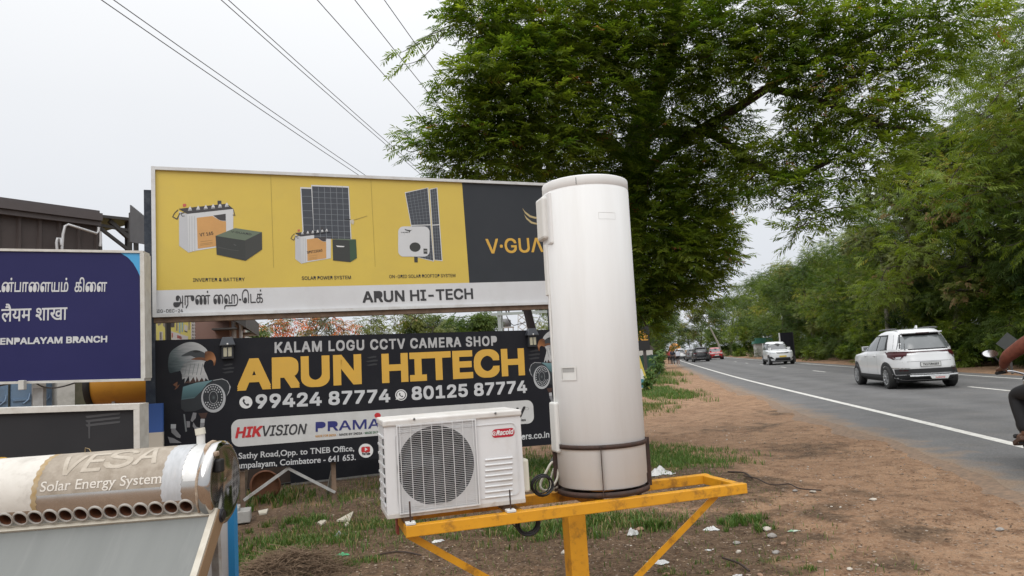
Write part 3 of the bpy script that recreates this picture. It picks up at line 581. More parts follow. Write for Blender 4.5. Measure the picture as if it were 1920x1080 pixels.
S(Z([(785, 490), (825, 480), (838, 515), (822, 550), (800, 530)]), flat('ink_scuff', (0.50, 0.46, 0.36)), 0.0046); S(Z([(820, 488), (1000, 432), (1005, 440), (850, 490)]), flat('ink_scuff_dark', (0.38, 0.28, 0.06)), 0.0024)
S(Z([(722, 476), (790, 478), (790, 490), (720, 486)]), blackink, 0.0046)
mb.build('picture', pan); mb = MB()
Z = zoomer(740, 340, 110 / 742)
for (a, b_, c, d) in ([(128, 140), (425, 78), (498, 1015), (280, 960)], [(440, 98), (540, 78), (605, 1010), (500, 995)]):
    S(Z([a, b_, c, d]), pw, 0.002); i = lambda p, q_, t: (p[0] + (q_[0] - p[0]) * t, p[1] + (q_[1] - p[1]) * t)
    A, B, C_, D_ = (a[0] + 10, a[1] + 8), (b_[0] - 10, b_[1] + 8), (c[0] - 10, c[1] - 12), (d[0] + 6, d[1] - 4); S(Z([A, B, C_, D_]), pd, 0.0022)
    for k in range(1, 6 if b_[0] - a[0] > 200 else 3): m_ = k / (6 if b_[0] - a[0] > 200 else 3); p, q_ = i(A, B, m_), i(D_, C_, m_); S(Z([p, (p[0] + 3, p[1]), (q_[0] + 3, q_[1]), q_]), pg, 0.0024)
    for k in range(1, 22): m_ = k / 22; p, q_ = i(A, D_, m_), i(B, C_, m_); w = 11 if k == 11 else 2.5; S(Z([p, q_, (q_[0], q_[1] + w), (p[0], p[1] + w)]), pw if k == 11 else pg, 0.0025)
S(Z([(245, 945), (292, 945), (292, 1025), (250, 1025)]), g2, 0.003)
S(Z(rrect(44, 570, 442, 952, 70)), flat('ink_battery_white', (0.56, 0.57, 0.58)), 0.0034); S(Z(ell(258, 832, 70, 60)), g2, 0.0038); S(Z([(364, 850), (412, 852), (414, 918), (366, 916)]), g2, 0.0038)
Yb.text(mb, '10', Z([(372, 892)])[0], Z([(406, 890)])[0], 3.2, whiteink, 0.0042); Yb.text(mb, 'V\u00b7GUARD', Z([(78, 654)])[0], Z([(176, 650)])[0], 2.0, g2, 0.0038, bold=0.02)
S(Z([(122, 600), (160, 612), (200, 618), (222, 612), (200, 628), (185, 655), (180, 632), (140, 622)]), g2, 0.0038)
mb.build('picture', pan)

# ---- the black shop sign below
Kb = Board('shop_sign', (-2.1936, 8.4396), TH, 'black shop sign with big gold capitals, phone numbers and an eagle, on steel legs', 'shop sign')
def kl(a, b_, x): A, B = Kb.q(*a), Kb.q(*b_); return A[1] + (B[1] - A[1]) * (x - A[0]) / (B[0] - A[0])
X0, X1 = Kb.q(290, 700)[0], 3.40; kt = [kl((290, 638), (1030, 618), x) for x in (X0, X1)]; kb = [kl((440, 882), (1040, 833), x) for x in (X0, X1)]
mb = MB(); mb.prism([(X0, kb[0]), (X1, kb[1]), (X1, kt[1]), (X0, kt[0])], -0.05, kblack, lambda p: Vector((p[0], -p[2], p[1]))); kp = mb.build('panel', Kb.e)
mb = MB()
for z, y in ((0, 0.07),):
    mb.bar((X0 + 0.02, y, kb[0] + 0.03), (X1 - 0.02, y, kb[1] + 0.03), 0.04, 0.04, gal); mb.bar((X0 + 0.02, y, kt[0] - 0.03), (X1 - 0.02, y, kt[1] - 0.03), 0.04, 0.04, gal)
for x in (X0 + 0.03, 0.3, 1.8, X1 - 0.03): mb.bar((x, 0.07, kb[0] - 0.02 if x < 1 else kb[1]), (x, 0.07, kt[1] - 0.08), 0.04, 0.04, gal)
mb.build('back_frame', Kb.e)
for x, zt in ((Kb.q(455, 900)[0], 0.45), (0.0, 0.45), (1.75, 0.4), (3.1, 0.36)):
    mb = MB(); mb.bar((x, 0.08, -0.05), (x, 0.08, zt), 0.05, 0.05, steel_rust); mb.build('leg', Kb.e)
    mb = MB(); mb.bar((x + 0.02, 0.82, -0.02), (x + 0.06, 0.10, zt + 0.15), 0.035, 0.035, gal); mb.build('rear_strut', Kb.e)
for a, b_ in (((457, 938), (540, 878)), ((540, 878), (628, 923))):
    A, B = Kb.q(*a, -0.05), Kb.q(*b_, -0.05); mb = MB(); mb.bar((A[0], 0.045, A[1]), (B[0], 0.045, B[1]), 0.03, 0.03, gal); mb.build('brace', Kb.e)
F0 = 0.002
mb = MB(); T = lambda s, a, b_, c, m, **k: Kb.text(mb, s, a, b_, c, m, F0, **k)
mb = MB(); T('KALAM LOGU CCTV CAMERA SHOP', (515, 662), (932, 648), 20.5, flat('ink_silver', (0.42, 0.42, 0.42)), bold=0.022, sp=1.12); mb.build('lettering', kp)
mb = MB(); T('ARUN', (444, 733.0), (679, 720), 60, goldink, bold=0.036); mb.build('lettering', kp)
mb = MB(); T('HITECH', (716, 718.5), (985, 703.4), 55.0, goldink, bold=0.036); mb.build('lettering', kp)
mb = MB(); T('99424 87774', (479, 766.5), (732, 754.0), 26.5, palewh, bold=0.026); mb.build('lettering', kp)
mb = MB(); T('80125 87774', (772, 750.3), (988.5, 736.5), 25.0, palewh, bold=0.026); mb.build('lettering', kp)
mb = MB(); T('35,Sathy Road,Opp. to TNEB Office,', (427, 862), (664, 845.6), 11.2, palewh, bold=0.012, serif=True); mb.build('lettering', kp)
mb = MB(); T('iyampalayam, Coimbatore - 641 653.', (434, 879.5), (667, 862.5), 11.4, palewh, bold=0.012, serif=True); mb.build('lettering', kp)
mb = MB(); T('www.kalamcareers.co.in'[-9:], (978, 824.5), (1030, 820.3), 11.5, palewh, bold=0.012); mb.build('lettering', kp)
mb = MB(); S = lambda P, m, o=F0, **k: Kb.shape(mb, P, m, o, **k); T = lambda s, a, b_, c, m, o=0.0034, **k: Kb.text(mb, s, a, b_, c, m, o, **k)
A, B, C_, D_ = Kb.q(433.5, 800), Kb.q(1000, 765), Kb.q(450, 786), Kb.q(450, 837.5); sl = (kt[1] - kt[0]) / (X1 - X0)
pill = rrect(A[0], 0, B[0], D_[1] - C_[1], 0.09) if D_[1] > C_[1] else rrect(A[0], 0, B[0], C_[1] - D_[1], 0.09)
zb_ = D_[1]; s2 = (Kb.q(985, 794.6)[1] - zb_) / (Kb.q(985, 794.6)[0] - D_[0]); pill = [(x, zb_ + (x - D_[0]) * s2 + z) for x, z in pill]
S(pill, mat('ink_pill_white', (0.56, 0.56, 0.55), 0.42, dirt=(0.36, 0.34, 0.31), dirt_amt=0.4, dirt_scale=2.5), px=False)
T('HIK', (441, 822), (489, 818.5), 20.5, redink, bold=0.03, ital=0.2); T('VISION', (489, 818.5), (572, 813.8), 20, flat('ink_charcoal', (0.035, 0.035, 0.038)), bold=0.012, ital=0.2); T('\u00ae', (572, 800), (577, 800), 5, greyink)
T('PRAMA', (591.5, 809.8), (713, 802.5), 18.5, blueink, bold=0.012); T('MADE FOR INDIA', (591.5, 820.3), (630.5, 817.6), 4.4, orangeink, bold=0.02); T('\u00b7 MADE BY INDIA \u00b7', (633, 817.5), (682, 814.2), 4.4, blackink, bold=0.02); T('MADE IN INDIA', (684, 814), (720, 811.5), 4.4, greenink, bold=0.02)
S(ell(708, 779, 6, 5), redink, 0.0034); T('V', (966, 784), (984, 781), 19, blackink, bold=0.03, ital=0.2); T('\u00ae', (984, 771), (992, 770.4), 7, greyink); T('ies', (977, 790), (986, 789.4), 5, blackink, bold=0.015)
S(ell(957, 768, 17, 9, a0=20, a1=160) + ell(957, 768, 15, 7, a0=160, a1=20)[::1], flat('ink_brown', (0.09, 0.06, 0.03)), 0.0034)
mb.build('brand_strip', kp); mb = MB()
S(ell(461, 754.3, 12.2, 11.6), whiteink); S(ell(752, 740.6, 11, 10.6), whiteink); S(ell(752, 740.6, 9.2, 8.8), kblack, 0.003); S(ell(752, 740.4, 7.8, 7.4), whiteink, 0.0036); S([(742, 749.5), (744, 743), (749, 748)], whiteink, 0.0036)
def handset(cx, cy, k, m, o): S([(cx + x * k, cy + y * k) for x, y in ((-6, -4), (-4, -7), (-1.5, -4.5), (-2.8, -2), (-1, 1.2), (1.6, 3.2), (4, 1.6), (6.6, 4), (4.6, 6.4), (1, 6), (-3.5, 2.5), (-6, -1.5))], m, o)
handset(461, 754.6, 1.0, blackink, 0.003); handset(752, 740.6, 0.62, blackink, 0.0044)
mb.build('phone_icon', kp); mb = MB()
S(ell(686, 845, 13.6, 13.2), whiteink); S([(686 + x * 1.02 - 8.5, 838.0 + y - 0.05 * x) for x, y in rrect(0, 0, 16, 10.5, 2.6)], redink, 0.003); S([(684, 839), (684.2, 846), (689.5, 842.2)], whiteink, 0.0036); T('YouTube', (678.5, 853.6), (694, 852.6), 5, blackink, 0.003, bold=0.03)
mb.build('channel_badge', kp)
for cx, cy in ((427.5, 690), (697, 676), (1001, 664)):  # loose dark grey strokes across the black panel
    mb = MB()
    for k, (y, w) in enumerate(((-7, 9), (0, 12), (7, 10.5))): S([(cx - w, cy + y + 1.5), (cx + w * 0.4, cy + y - 1.8), (cx + w, cy + y - 1.2), (cx + w * 0.9, cy + y + 1.4), (cx - w * 0.5, cy + y + 3.2)], flat('grey_smudge_ink', (0.028, 0.030, 0.034), 0.7), 0.003)
    mb.build('grey_smudge', kp)
# the eagle and camera picture; the right one is its mirror image
E0, E1, D0 = Kb.q(399, 745), Kb.q(1016.5, 706), 0.97
class Mir:
    def __init__(s, mirror): s.m = mirror
    def __call__(s, P, m, o=F0, sm=0):
        L_ = [zoomer(300, 630, 150 / 771)([p])[0] for p in P]; L_ = [Kb.q(*p, o) for p in L_]
        if s.m: L_ = [(E1[0] - (x - E0[0]) * D0, E1[1] + (z - E0[1]) * D0) for x, z in L_][::-1]
        if s.m: L_ = [p for p in L_]
        if sm: L_ = [tuple(p) for p in smooth_loop([tuple(p) for p in L_], sm)]
        mb.tess([L_], m, lambda p: Kb.P(p[0], p[1], o))
hw = flat('ink_eagle_white', (0.40, 0.41, 0.41)); hg = flat('ink_eagle_grey', (0.16, 0.175, 0.18)); hd = flat('ink_eagle_dark', (0.035, 0.04, 0.044)); ht = flat('ink_eagle_slate', (0.075, 0.095, 0.10)); bk = flat('ink_beak', (0.27, 0.115, 0.045)); bk2 = flat('ink_beak_dark', (0.13, 0.05, 0.02))
teal = flat('ink_teal', (0.085, 0.165, 0.18)); teal2 = flat('ink_teal_light', (0.155, 0.26, 0.28)); teal3 = flat('ink_teal_dark', (0.045, 0.085, 0.095)); ringm = flat('ink_ring', (0.40, 0.41, 0.42)); brn = flat('ink_eagle_brown', (0.05, 0.022, 0.015)); cbl = flat('ink_camera_black', (0.016, 0.02, 0.024)); cg = flat('ink_conduit', (0.20, 0.20, 0.21))
for M_ in (Mir(False), Mir(True)):
    q = M_; mb = MB()
    g = lambda a: (lambda t: (t[0], t[1]))(pt(a)); tg = '_mirrored' if M_.m else ''
    def pt(a):
        x, z = Kb.q(*zoomer(300, 630, 150 / 771)([a])[0], F0); return (E1[0] - (x - E0[0]) * D0, E1[1] + (z - E0[1]) * D0) if M_.m else (x, z)
    headm = gradmat('print_eagle_head' + tg, g((95, 320)), g((420, 130)), [(0.0, (0.030, 0.045, 0.050)), (0.30, (0.10, 0.125, 0.13)), (0.62, (0.27, 0.28, 0.285)), (1.0, (0.42, 0.425, 0.42))], 0.45)
    neckm = gradmat('print_eagle_neck' + tg, g((190, 260)), g((430, 400)), [(0.0, (0.05, 0.062, 0.066)), (0.4, (0.28, 0.29, 0.29)), (0.75, (0.46, 0.46, 0.455)), (1.0, (0.40, 0.40, 0.40))], 0.6)
    beakm = gradmat('print_beak' + tg, g((440, 170)), g((535, 250)), [(0.0, (0.09, 0.038, 0.018)), (0.5, (0.27, 0.115, 0.045)), (0.85, (0.40, 0.20, 0.10)), (1.0, (0.20, 0.08, 0.03))])
    hoodm = gradmat('print_hood' + tg, g((300, 440)), g((320, 620)), [(0.0, (0.17, 0.28, 0.30)), (0.35, (0.10, 0.19, 0.205)), (0.8, (0.055, 0.105, 0.115)), (1.0, (0.14, 0.20, 0.21))])
    q([(92, 352), (78, 260), (100, 160), (180, 95), (270, 60), (360, 68), (430, 110), (458, 150), (450, 200), (440, 245), (380, 262), (300, 255), (200, 330), (150, 345)], headm, 0.0020, 5)
    q([(205, 195), (250, 165), (310, 140), (370, 138), (425, 160), (440, 185), (445, 240), (400, 225), (330, 205), (290, 190)], hd, 0.0023, 4)
    q([(318, 145), (350, 138), (385, 148), (372, 158), (335, 158)], flat('ink_eye', (0.006, 0.006, 0.006)), 0.0025, 4)
    q([(300, 226), (340, 210), (400, 205), (445, 215), (445, 240), (400, 232), (350, 230)], bk2, 0.0026, 4)
    q([(195, 330), (230, 270), (290, 235), (380, 240), (432, 248), (418, 290), (430, 330), (455, 385), (470, 432), (452, 418), (440, 404), (425, 440), (404, 400), (375, 440), (352, 388), (345, 445), (322, 395), (287, 447), (276, 385), (236, 457), (240, 405), (214, 420), (210, 370)], neckm, 0.0024)
    for x in (232, 268, 306, 345, 384): q([(x + 26, 262), (x + 32, 268), (x + 10, 372), (x + 2, 380)], hg, 0.0026)
    q([(230, 455), (290, 420), (350, 395), (415, 420), (450, 432), (300, 455)], brn, 0.0022)
    q([(432, 160), (455, 146), (480, 146), (515, 165), (537, 215), (534, 260), (520, 287), (512, 245), (485, 228), (440, 238)], beakm, 0.0029, 5); q([(440, 155), (468, 152), (460, 172), (445, 178)], bk2, 0.0031, 4)
    q([(215, 500), (350, 455), (510, 425), (600, 412), (650, 430), (680, 480), (660, 540), (640, 580), (600, 560), (480, 560), (330, 600), (205, 615)], cbl, 0.0032)
    q([(222, 490), (350, 450), (510, 425), (450, 465), (400, 530), (330, 598), (205, 615)], hoodm, 0.0034)
    q([(200, 615), (330, 600), (400, 560), (420, 690), (340, 725), (240, 730), (205, 700)], cbl, 0.0033)
    q([(510, 425), (600, 410), (650, 432), (682, 490), (665, 545), (640, 585), (668, 520), (668, 470), (640, 432), (595, 416), (515, 430)], ringm, 0.0036)
    q(ell(515, 600, 118, 138), ringm, 0.0038); q(ell(512, 590, 98, 120), cbl, 0.0040); q(ell(515, 592, 42, 62), ringm, 0.0042); q(ell(515, 592, 39, 58), cbl, 0.0043); q(ell(516, 592, 18, 24), hd, 0.0044); q(ell(517, 593, 9, 12), flat('ink_eagle_slate', (0.075, 0.095, 0.10)), 0.0045)
    for rr, n0 in ((0.86, 24), (0.66, 18)):
        for k in range(n0):
            a_ = 2 * math.pi * k / n0
            if abs(math.sin(a_)) > 0.45 or (rr > 0.8 and math.cos(a_) > 0): q(ell(512 + 98 * rr * math.cos(a_), 590 + 120 * rr * math.sin(a_), 6.5, 8, n=8), ringm, 0.0044)
    q([(225, 750), (240, 755), (260, 920), (245, 925)], hg, 0.0024); q([(318, 738), (352, 740), (345, 790), (310, 830), (295, 815)], cg, 0.0024)
    for P in ([(105, 850), (155, 850), (150, 900), (200, 960), (195, 985), (160, 975), (110, 930)], [(392, 800), (432, 800), (428, 860), (400, 930), (350, 920), (315, 870), (320, 830), (350, 875), (385, 885)], [(255, 820), (290, 822), (288, 880), (258, 882)], [(75, 970), (130, 985), (210, 1030), (95, 1032)]): q(P, cg, 0.0025)
    q([(105, 850), (155, 850), (153, 890), (104, 892)], ringm, 0.0027); q([(392, 798), (432, 798), (429, 836), (390, 836)], ringm, 0.0027); q([(352, 935), (395, 930), (390, 975), (360, 980)], hw, 0.0026)
    q([(370, 745), (460, 738), (440, 790), (400, 800)], brn, 0.0022); q([(150, 450), (170, 440), (165, 480), (192, 465), (170, 500), (140, 520), (155, 490), (125, 470)], bk2, 0.0022)
    mb.build('eagle_picture', kp)
# the two solar wall lamps fixed on the sign
lampb = flat('lamp_black', (0.02, 0.022, 0.026), 0.4); lampg = mat('lamp_glass', (0.45, 0.42, 0.30), 0.25, col2=(0.30, 0.29, 0.22), scale=30)
lampt = flat('lamp_solar_cell', (0.05, 0.055, 0.065), 0.3)
def lamp(px, py, lab):
    x, z = Kb.q(px, py, 0.0); r = empty('wall_lamp', Kb.O + Kb.u * x + Vector((0, 0, z)), TH, lab, 'wall lamp', 'solar lamps on the black shop sign'); r.scale = (0.8, 0.8, 0.85)
    m = MB(); m.box((0, -0.035, -0.02), (0.155, 0.07, 0.175), lampb); m.build('housing', r, 0.004)
    m = MB(); m.box((0, -0.075, -0.02), (0.105, 0.014, 0.115), lampg); g = m.build('lamp_glass', r)
    m = MB(); m.box((0, -0.084, -0.02), (0.012, 0.006, 0.115), lampb); m.build('glazing_bar', g)
    m = MB(); m.box((0, -0.05, 0.125), (0.20, 0.125, 0.10), lampt, taper=0.66); m.box((0, -0.05, 0.07), (0.205, 0.13, 0.016), lampb); m.build('solar_cap', r, 0.003)
    m = MB(); m.lathe([(0, 0.006), (0.011, 0.004), (0.013, 0)], whiteink, 10, (0, -0.115, 0.083), Matrix.Rotation(rad(90), 3, 'X')); m.build('sensor', r)
lamp(426.5, 657.5, 'small black solar wall lamp beside the left eagle on the black shop sign'); lamp(995.5, 637.5, 'small black solar wall lamp near the white tank, right end of the black shop sign')

# ---- blue bank board on the left
Bb = Board('bank_signboard', at(268, 600, 7.0), rad(10), 'navy blue board with Tamil, Hindi and English branch name and cyan corner', 'signboard')
navy = mat('board_navy', (0.0155, 0.016, 0.080), 0.5, spec=0.22, col2=(0.020, 0.020, 0.092), scale=1.0, amt=0.8); cyan = flat('board_cyan', (0.055, 0.33, 0.62), 0.4); wfr = mat('board_frame_white', (0.58, 0.57, 0.53), 0.5, col2=(0.46, 0.44, 0.40), scale=8, amt=0.8, dirt=(0.3, 0.25, 0.18), dirt_amt=0.5, dirt_scale=7)
bx1, bz1 = Bb.q(263, 475); bx0 = -2.9; _, bz0 = Bb.q(260, 710); zl1 = bz1 + 0.02; 
def bl(a, b_, x): A, B = Bb.q(*a), Bb.q(*b_); return A[1] + (B[1] - A[1]) * (x - A[0]) / (B[0] - A[0])
tl, tr_ = bl((0, 471), (263, 475), bx0), bz1; bl0, br0 = bl((0, 716), (260, 710), bx0), bz0
mb = MB(); mb.poly([(bx0, 0, bl0), (bx1, 0, br0), (bx1, 0, tr_), (bx0, 0, tl)], navy); mb.poly([(bx0, 0.18, bl0), (bx0, 0.18, tl), (bx1, 0.18, tr_), (bx1, 0.18, br0)], gal); bp_ = mb.build('panel', Bb.e)
mb = MB(); mb.bar((bx0, 0.085, tl + 0.012), (bx1 + 0.03, 0.085, tr_ + 0.012), 0.20, 0.024, wfr); mb.bar((bx0, 0.085, bl0 - 0.012), (bx1 + 0.03, 0.085, br0 - 0.012), 0.20, 0.024, wfr); mb.box((bx1 + 0.02, 0.085, (tr_ + br0) / 2), (0.04, 0.20, tr_ - br0), wfr); mb.box((bx0 - 0.02, 0.085, (tl + bl0) / 2), (0.04, 0.20, tl - bl0), wfr); mb.build('frame', Bb.e)
mb = MB(); T = lambda s, a, b_, c, **k: Bb.text(mb, s, a, b_, c, palewh, 0.002, **k)
mb = MB(); T('\u0b9f\u0ba9\u0bcd\u0baa\u0bbe\u0bc8\u0bb3\u0baf\u0bae\u0bcd  \u0b95\u0bbf\u0bc8\u0bb3', (-10, 547.5), (200, 547), 17, bold=0.010); mb.build('lettering', bp_)
mb = MB(); T('\u0932\u0948\u092f\u092e \u0936\u093e\u0916\u093e', (2, 603.5), (126, 599.5), 19.5, bold=0.010); mb.build('lettering', bp_)
mb = MB(); T('ENPALAYAM BRANCH', (0, 646.5), (201, 641.8), 12.6, bold=0.03); mb.build('lettering', bp_)
mb = MB(); Bb.shape(mb, [(225, 473.5), (263, 475.2), (262.3, 518), (258, 508), (250, 494), (240, 483)], cyan, 0.002); mb.build('corner_motif', bp_)
for x in (bx1 - 0.95, bx0 + 0.5):
    mb = MB(); mb.box((x, 0.10, (br0 - 0.03) / 2), (0.09, 0.07, br0 - 0.03), gal); mb.build('post', Bb.e)
mb = MB(); a, b_ = Bb.q(43, 722, 0.05); mb.box((a, -0.06, b_), (0.05, 0.06, 0.09), wfr); mb.build('junction_box', Bb.e, 0.006)

# ---- dark board with white frame, lower left
Db = Board('notice_board', at(262, 800, 5.6), rad(4), 'charcoal board in a white frame standing below the navy blue board', 'signboard')
dx1 = Db.q(254, 800)[0]; dx0 = -2.3; dzt = [bz for bz in (Db.q(254, 768)[1],)][0]; dzl = dzt + (Db.q(0, 776)[1] - dzt) / (Db.q(0, 776)[0] - dx1) * (dx0 - dx1)
char = mat('board_charcoal', (0.020, 0.021, 0.024), 0.55, spec=0.25, col2=(0.030, 0.030, 0.033), scale=2)
mb = MB(); mb.poly([(dx0, 0, 0.35), (dx1, 0, 0.35), (dx1, 0, dzt), (dx0, 0, dzl)], char); mb.poly([(dx0, 0.12, 0.35), (dx0, 0.12, dzl), (dx1, 0.12, dzt), (dx1, 0.12, 0.35)], gal); dp = mb.build('panel', Db.e)
mb = MB(); mb.bar((dx0, 0.05, dzl + 0.022), (dx1 + 0.045, 0.05, dzt + 0.022), 0.16, 0.044, wfr); mb.box((dx1 + 0.022, 0.05, (0.35 + dzt) / 2), (0.045, 0.16, dzt - 0.35), wfr); mb.box((dx0 - 0.022, 0.05, (0.35 + dzl) / 2), (0.045, 0.16, dzl - 0.35), wfr); mb.bar((dx0, 0.05, 0.33), (dx1 + 0.045, 0.05, 0.33), 0.16, 0.04, wfr); mb.build('frame', Db.e)
mb = MB()
for k, y in enumerate((778, 786, 794)): Db.shape(mb, [(160, y + 2), (195, y - 2), (226, y - 5), (224, y - 1), (190, y + 3), (163, y + 6)], flat('overpaint_light', (0.055, 0.056, 0.06), 0.7), 0.002)
mb.build('paint_smear', dp); mb = MB(); Db.shape(mb, [(165, 790), (169, 790), (169, 822), (166, 822)], flat('overpaint_light', (0.055, 0.056, 0.06), 0.7), 0.0024); mb.build('paint_drip', dp); mb = MB(); Db.shape(mb, [(-40, 858), (10, 857), (20, 861), (20, 864), (10, 861), (-40, 862)], goldink, 0.002)
mb.build('gold_line', dp)
for x in (dx1 - 0.2, dx0 + 0.3):
    mb = MB(); mb.box((x, 0.05, 0.155), (0.06, 0.06, 0.31), gal); mb.build('post', Db.e)
# ================================================================== DISPLAY STAND, HEAT PUMP, TANK
ypaint = mat('stand_yellow_paint', (0.66, 0.31, 0.014), 0.42, col2=(0.55, 0.25, 0.012), scale=5, amt=0.9, dirt=(0.10, 0.045, 0.02), dirt_amt=0.95, dirt_scale=10, bump=0.10)
wcoat = mat('white_steel_coat', (0.70, 0.705, 0.70), 0.62, spec=0.18, col2=(0.66, 0.66, 0.65), scale=9, amt=0.8, dirt=(0.50, 0.47, 0.42), dirt_amt=0.16, dirt_scale=7, stretch=(1, 1, 0.10))  # vertical streaks in the coat colour imitate soft reflections
wplast = mat('white_plastic', (0.64, 0.64, 0.62), 0.45, col2=(0.58, 0.57, 0.54), scale=7)
cream = mat('cream_plastic', (0.64, 0.62, 0.53), 0.5)
rustm = mat('dark_rust', (0.030, 0.020, 0.017), 0.75, col2=(0.070, 0.034, 0.023), scale=16, amt=0.9, bump=0.3)
voidm = flat('dark_interior', (0.012, 0.012, 0.013), 0.7); blackrub = flat('black_rubber', (0.014, 0.014, 0.015), 0.55)
A0 = gnd(761, 987, 0.70); ST = Board('display_stand', A0, rad(16.8), 'yellow steel display stand on a post, carrying the white outdoor unit and white tank', 'display stand')
LW, DP, RH, RWD = 2.00, 0.45, 0.058, 0.05
for nm, a, b_ in (('front_rail', (0, RWD / 2), (LW, RWD / 2)), ('rear_rail', (0.03, DP - RWD / 2), (LW, DP - RWD / 2))):
    mb = MB(); mb.bar((a[0], a[1], 0.70 - RH / 2), (b_[0], b_[1], 0.70 - RH / 2), RWD, RH, ypaint); mb.build(nm, ST.e, 0.004)
for x in (RWD / 2, 0.62, 1.10, LW - RWD / 2):
    mb = MB(); mb.bar((x, RWD, 0.698 - RH / 2), (x, DP - RWD, 0.698 - RH / 2), RWD, RH - 0.004, ypaint); mb.build('cross_rail', ST.e, 0.004)
pxu = ST.q(1084, 1000, -0.17)[0]
mb = MB(); mb.box((pxu, 0.225, 0.31), (0.105, 0.11, 0.66), ypaint); mb.box((pxu, 0.225, -0.03), (0.105, 0.11, 0.02), ypaint); mb.build('post', ST.e, 0.004)
mb = MB(); mb.box((pxu, 0.225, -0.005), (0.30, 0.30, 0.03), rustm); mb.build('base_plate', ST.e)
a = ST.q(1343, 934, -0.04); mb = MB(); mb.bar((a[0], 0.04, 0.645), (pxu + 0.08, 0.19, 0.02), 0.036, 0.008, ypaint, up=(0, 1, 0)); mb.bar((a[0] + 0.012, 0.058, 0.645), (pxu + 0.092, 0.208, 0.02), 0.008, 0.036, ypaint, up=(0, 1, 0)); mb.build('brace', ST.e)
mb = MB(); mb.bar((0.015, 0.06, 0.645), (pxu - 0.08, 0.20, 0.02), 0.036, 0.008, ypaint, up=(0, 1, 0)); mb.bar((0.003, 0.078, 0.645), (pxu - 0.092, 0.218, 0.02), 0.008, 0.036, ypaint, up=(0, 1, 0)); mb.build('brace', ST.e)
mb = MB(); mb.box((0.0, 0.36, 0.64), (0.012, 0.07, 0.10), mat('red_oxide', (0.22, 0.045, 0.03), 0.7)); mb.build('end_plate', ST.e)
# ring cage holding the tank (welded to the stand)
TV = 0.305; ub, ut = ST.q(1131, 915, -TV)[0], ST.q(1095.5, 345, -TV)[0]
TR = 0.265; ztop = ST.q(1095, 345, -TV + 0.02)[1]; zbot = 0.742
print('tank u', ub, ut, 'ztop', ztop)
tilt = (ut - ub) / (ztop - zbot)
def ring(mb, r, z, h, x, t=0.004): mb.lathe([(r, z), (r + t, z), (r + t, z + h), (r, z + h), (r, z)], rustm, 48, (x, TV, 0))
mb = MB(); zr = ST.q(1120, 841, -0.03)[1]
ring(mb, TR + 0.006, 0.704, 0.030, ub); mb.lathe([(0.10, 0.704), (TR + 0.004, 0.704), (TR + 0.004, 0.710), (0.10, 0.710)], rustm, 48, (ub, TV, 0)); ring(mb, TR + 0.006, zr - 0.013, 0.026, ub + tilt * (zr - zbot))
for a in (-113, -17, 75, 168):
    dx, dy = math.cos(rad(a)) * (TR + 0.0135), math.sin(rad(a)) * (TR + 0.0135); mb.bar((ub + dx, TV + dy, 0.712), (ub + dx + tilt * (zr - zbot), TV + dy, zr + 0.012), 0.027, 0.005, rustm, up=(-math.sin(rad(a)), math.cos(rad(a)), 0))
mb.build('ring_cage', ST.e)

# ---- the tall white water tank
TK = empty('water_tank', ST.O + ST.u * ub - ST.n * TV + Vector((0, 0, zbot)), rad(16.8), 'tall white cylindrical hot water tank standing upright on the yellow stand', 'water tank')
TK.rotation_euler = (0, math.atan(tilt), rad(16.8)); Ht = ztop - zbot
mb = MB(); mb.lathe([(0, 0), (TR - 0.012, 0), (TR - 0.004, 0.006), (TR - 0.004, 0.055), (TR, 0.058), (TR, Ht - 0.066), (TR - 0.0025, Ht - 0.064), (TR - 0.0025, Ht - 0.061), (TR, Ht - 0.058), (TR, Ht - 0.009), (TR - 0.003, Ht - 0.003), (TR - 0.010, Ht), (0, Ht + 0.004)], wcoat, 96); mb.build('tank_shell', TK)
def wrapT(a0, z0): # local: x = arc length, y = height
    return lambda x, y, h: Vector(((TR + h) * math.cos(a0 + x / TR), (TR + h) * math.sin(a0 + x / TR), z0 + y))
def tang(px, py):  # pixel -> angle and height on the tank
    u, z = ST.q(px, py, -TV + TR * 0.9); uc = ub + tilt * (z - zbot); s = max(-0.99, min(0.99, (u - uc) / TR)); return math.asin(s) - math.pi / 2 + rad(-1.0), z - zbot
a0, h0 = tang(1079, 701)
mb = MB()
def patch(mb, a0, a1, z0, z1, off, m, n=8):
    V = []; F = []
    for i in range(n + 1):
        a = a0 + (a1 - a0) * i / n
        for z in (z0, z1): V.append(((TR + off) * math.cos(a), (TR + off) * math.sin(a), z))
    for i in range(n): F.append((2 * i, 2 * i + 2, 2 * i + 3, 2 * i + 1))
    mb.add(V, F, m)
w = 0.056 / TR; hz = 0.040
for (b0, b1, c0, c1) in ((a0 - w, a0 + w, h0 + hz - 0.008, h0 + hz), (a0 - w, a0 + w, h0 - hz, h0 - hz + 0.008), (a0 - w, a0 - w + 0.03, h0 - hz, h0 + hz), (a0 + w - 0.03, a0 + w, h0 - hz, h0 + hz)): patch(mb, b0, b1, c0, c1, 0.006, wplast)
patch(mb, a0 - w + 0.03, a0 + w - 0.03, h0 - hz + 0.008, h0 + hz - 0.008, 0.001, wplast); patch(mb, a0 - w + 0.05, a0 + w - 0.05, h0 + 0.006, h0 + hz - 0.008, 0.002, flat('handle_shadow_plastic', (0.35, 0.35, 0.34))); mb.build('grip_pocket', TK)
mb = MB(); a1, h1 = tang(1136, 406); [patch(mb, a1 + u0, a1 + u1, h1 + v0, h1 + v1, 0.0008, mat('sticker_trace', (0.60, 0.60, 0.585), 0.5, spec=0.3)) for u0, u1, v0, v1 in ((-.20, .22, .0185, .020), (-.20, .22, -.020, -.0185), (-.20, -.194, -.0185, .0185), (.214, .22, -.0185, .0185))]; mb.build('sticker', TK)
mb = MB()
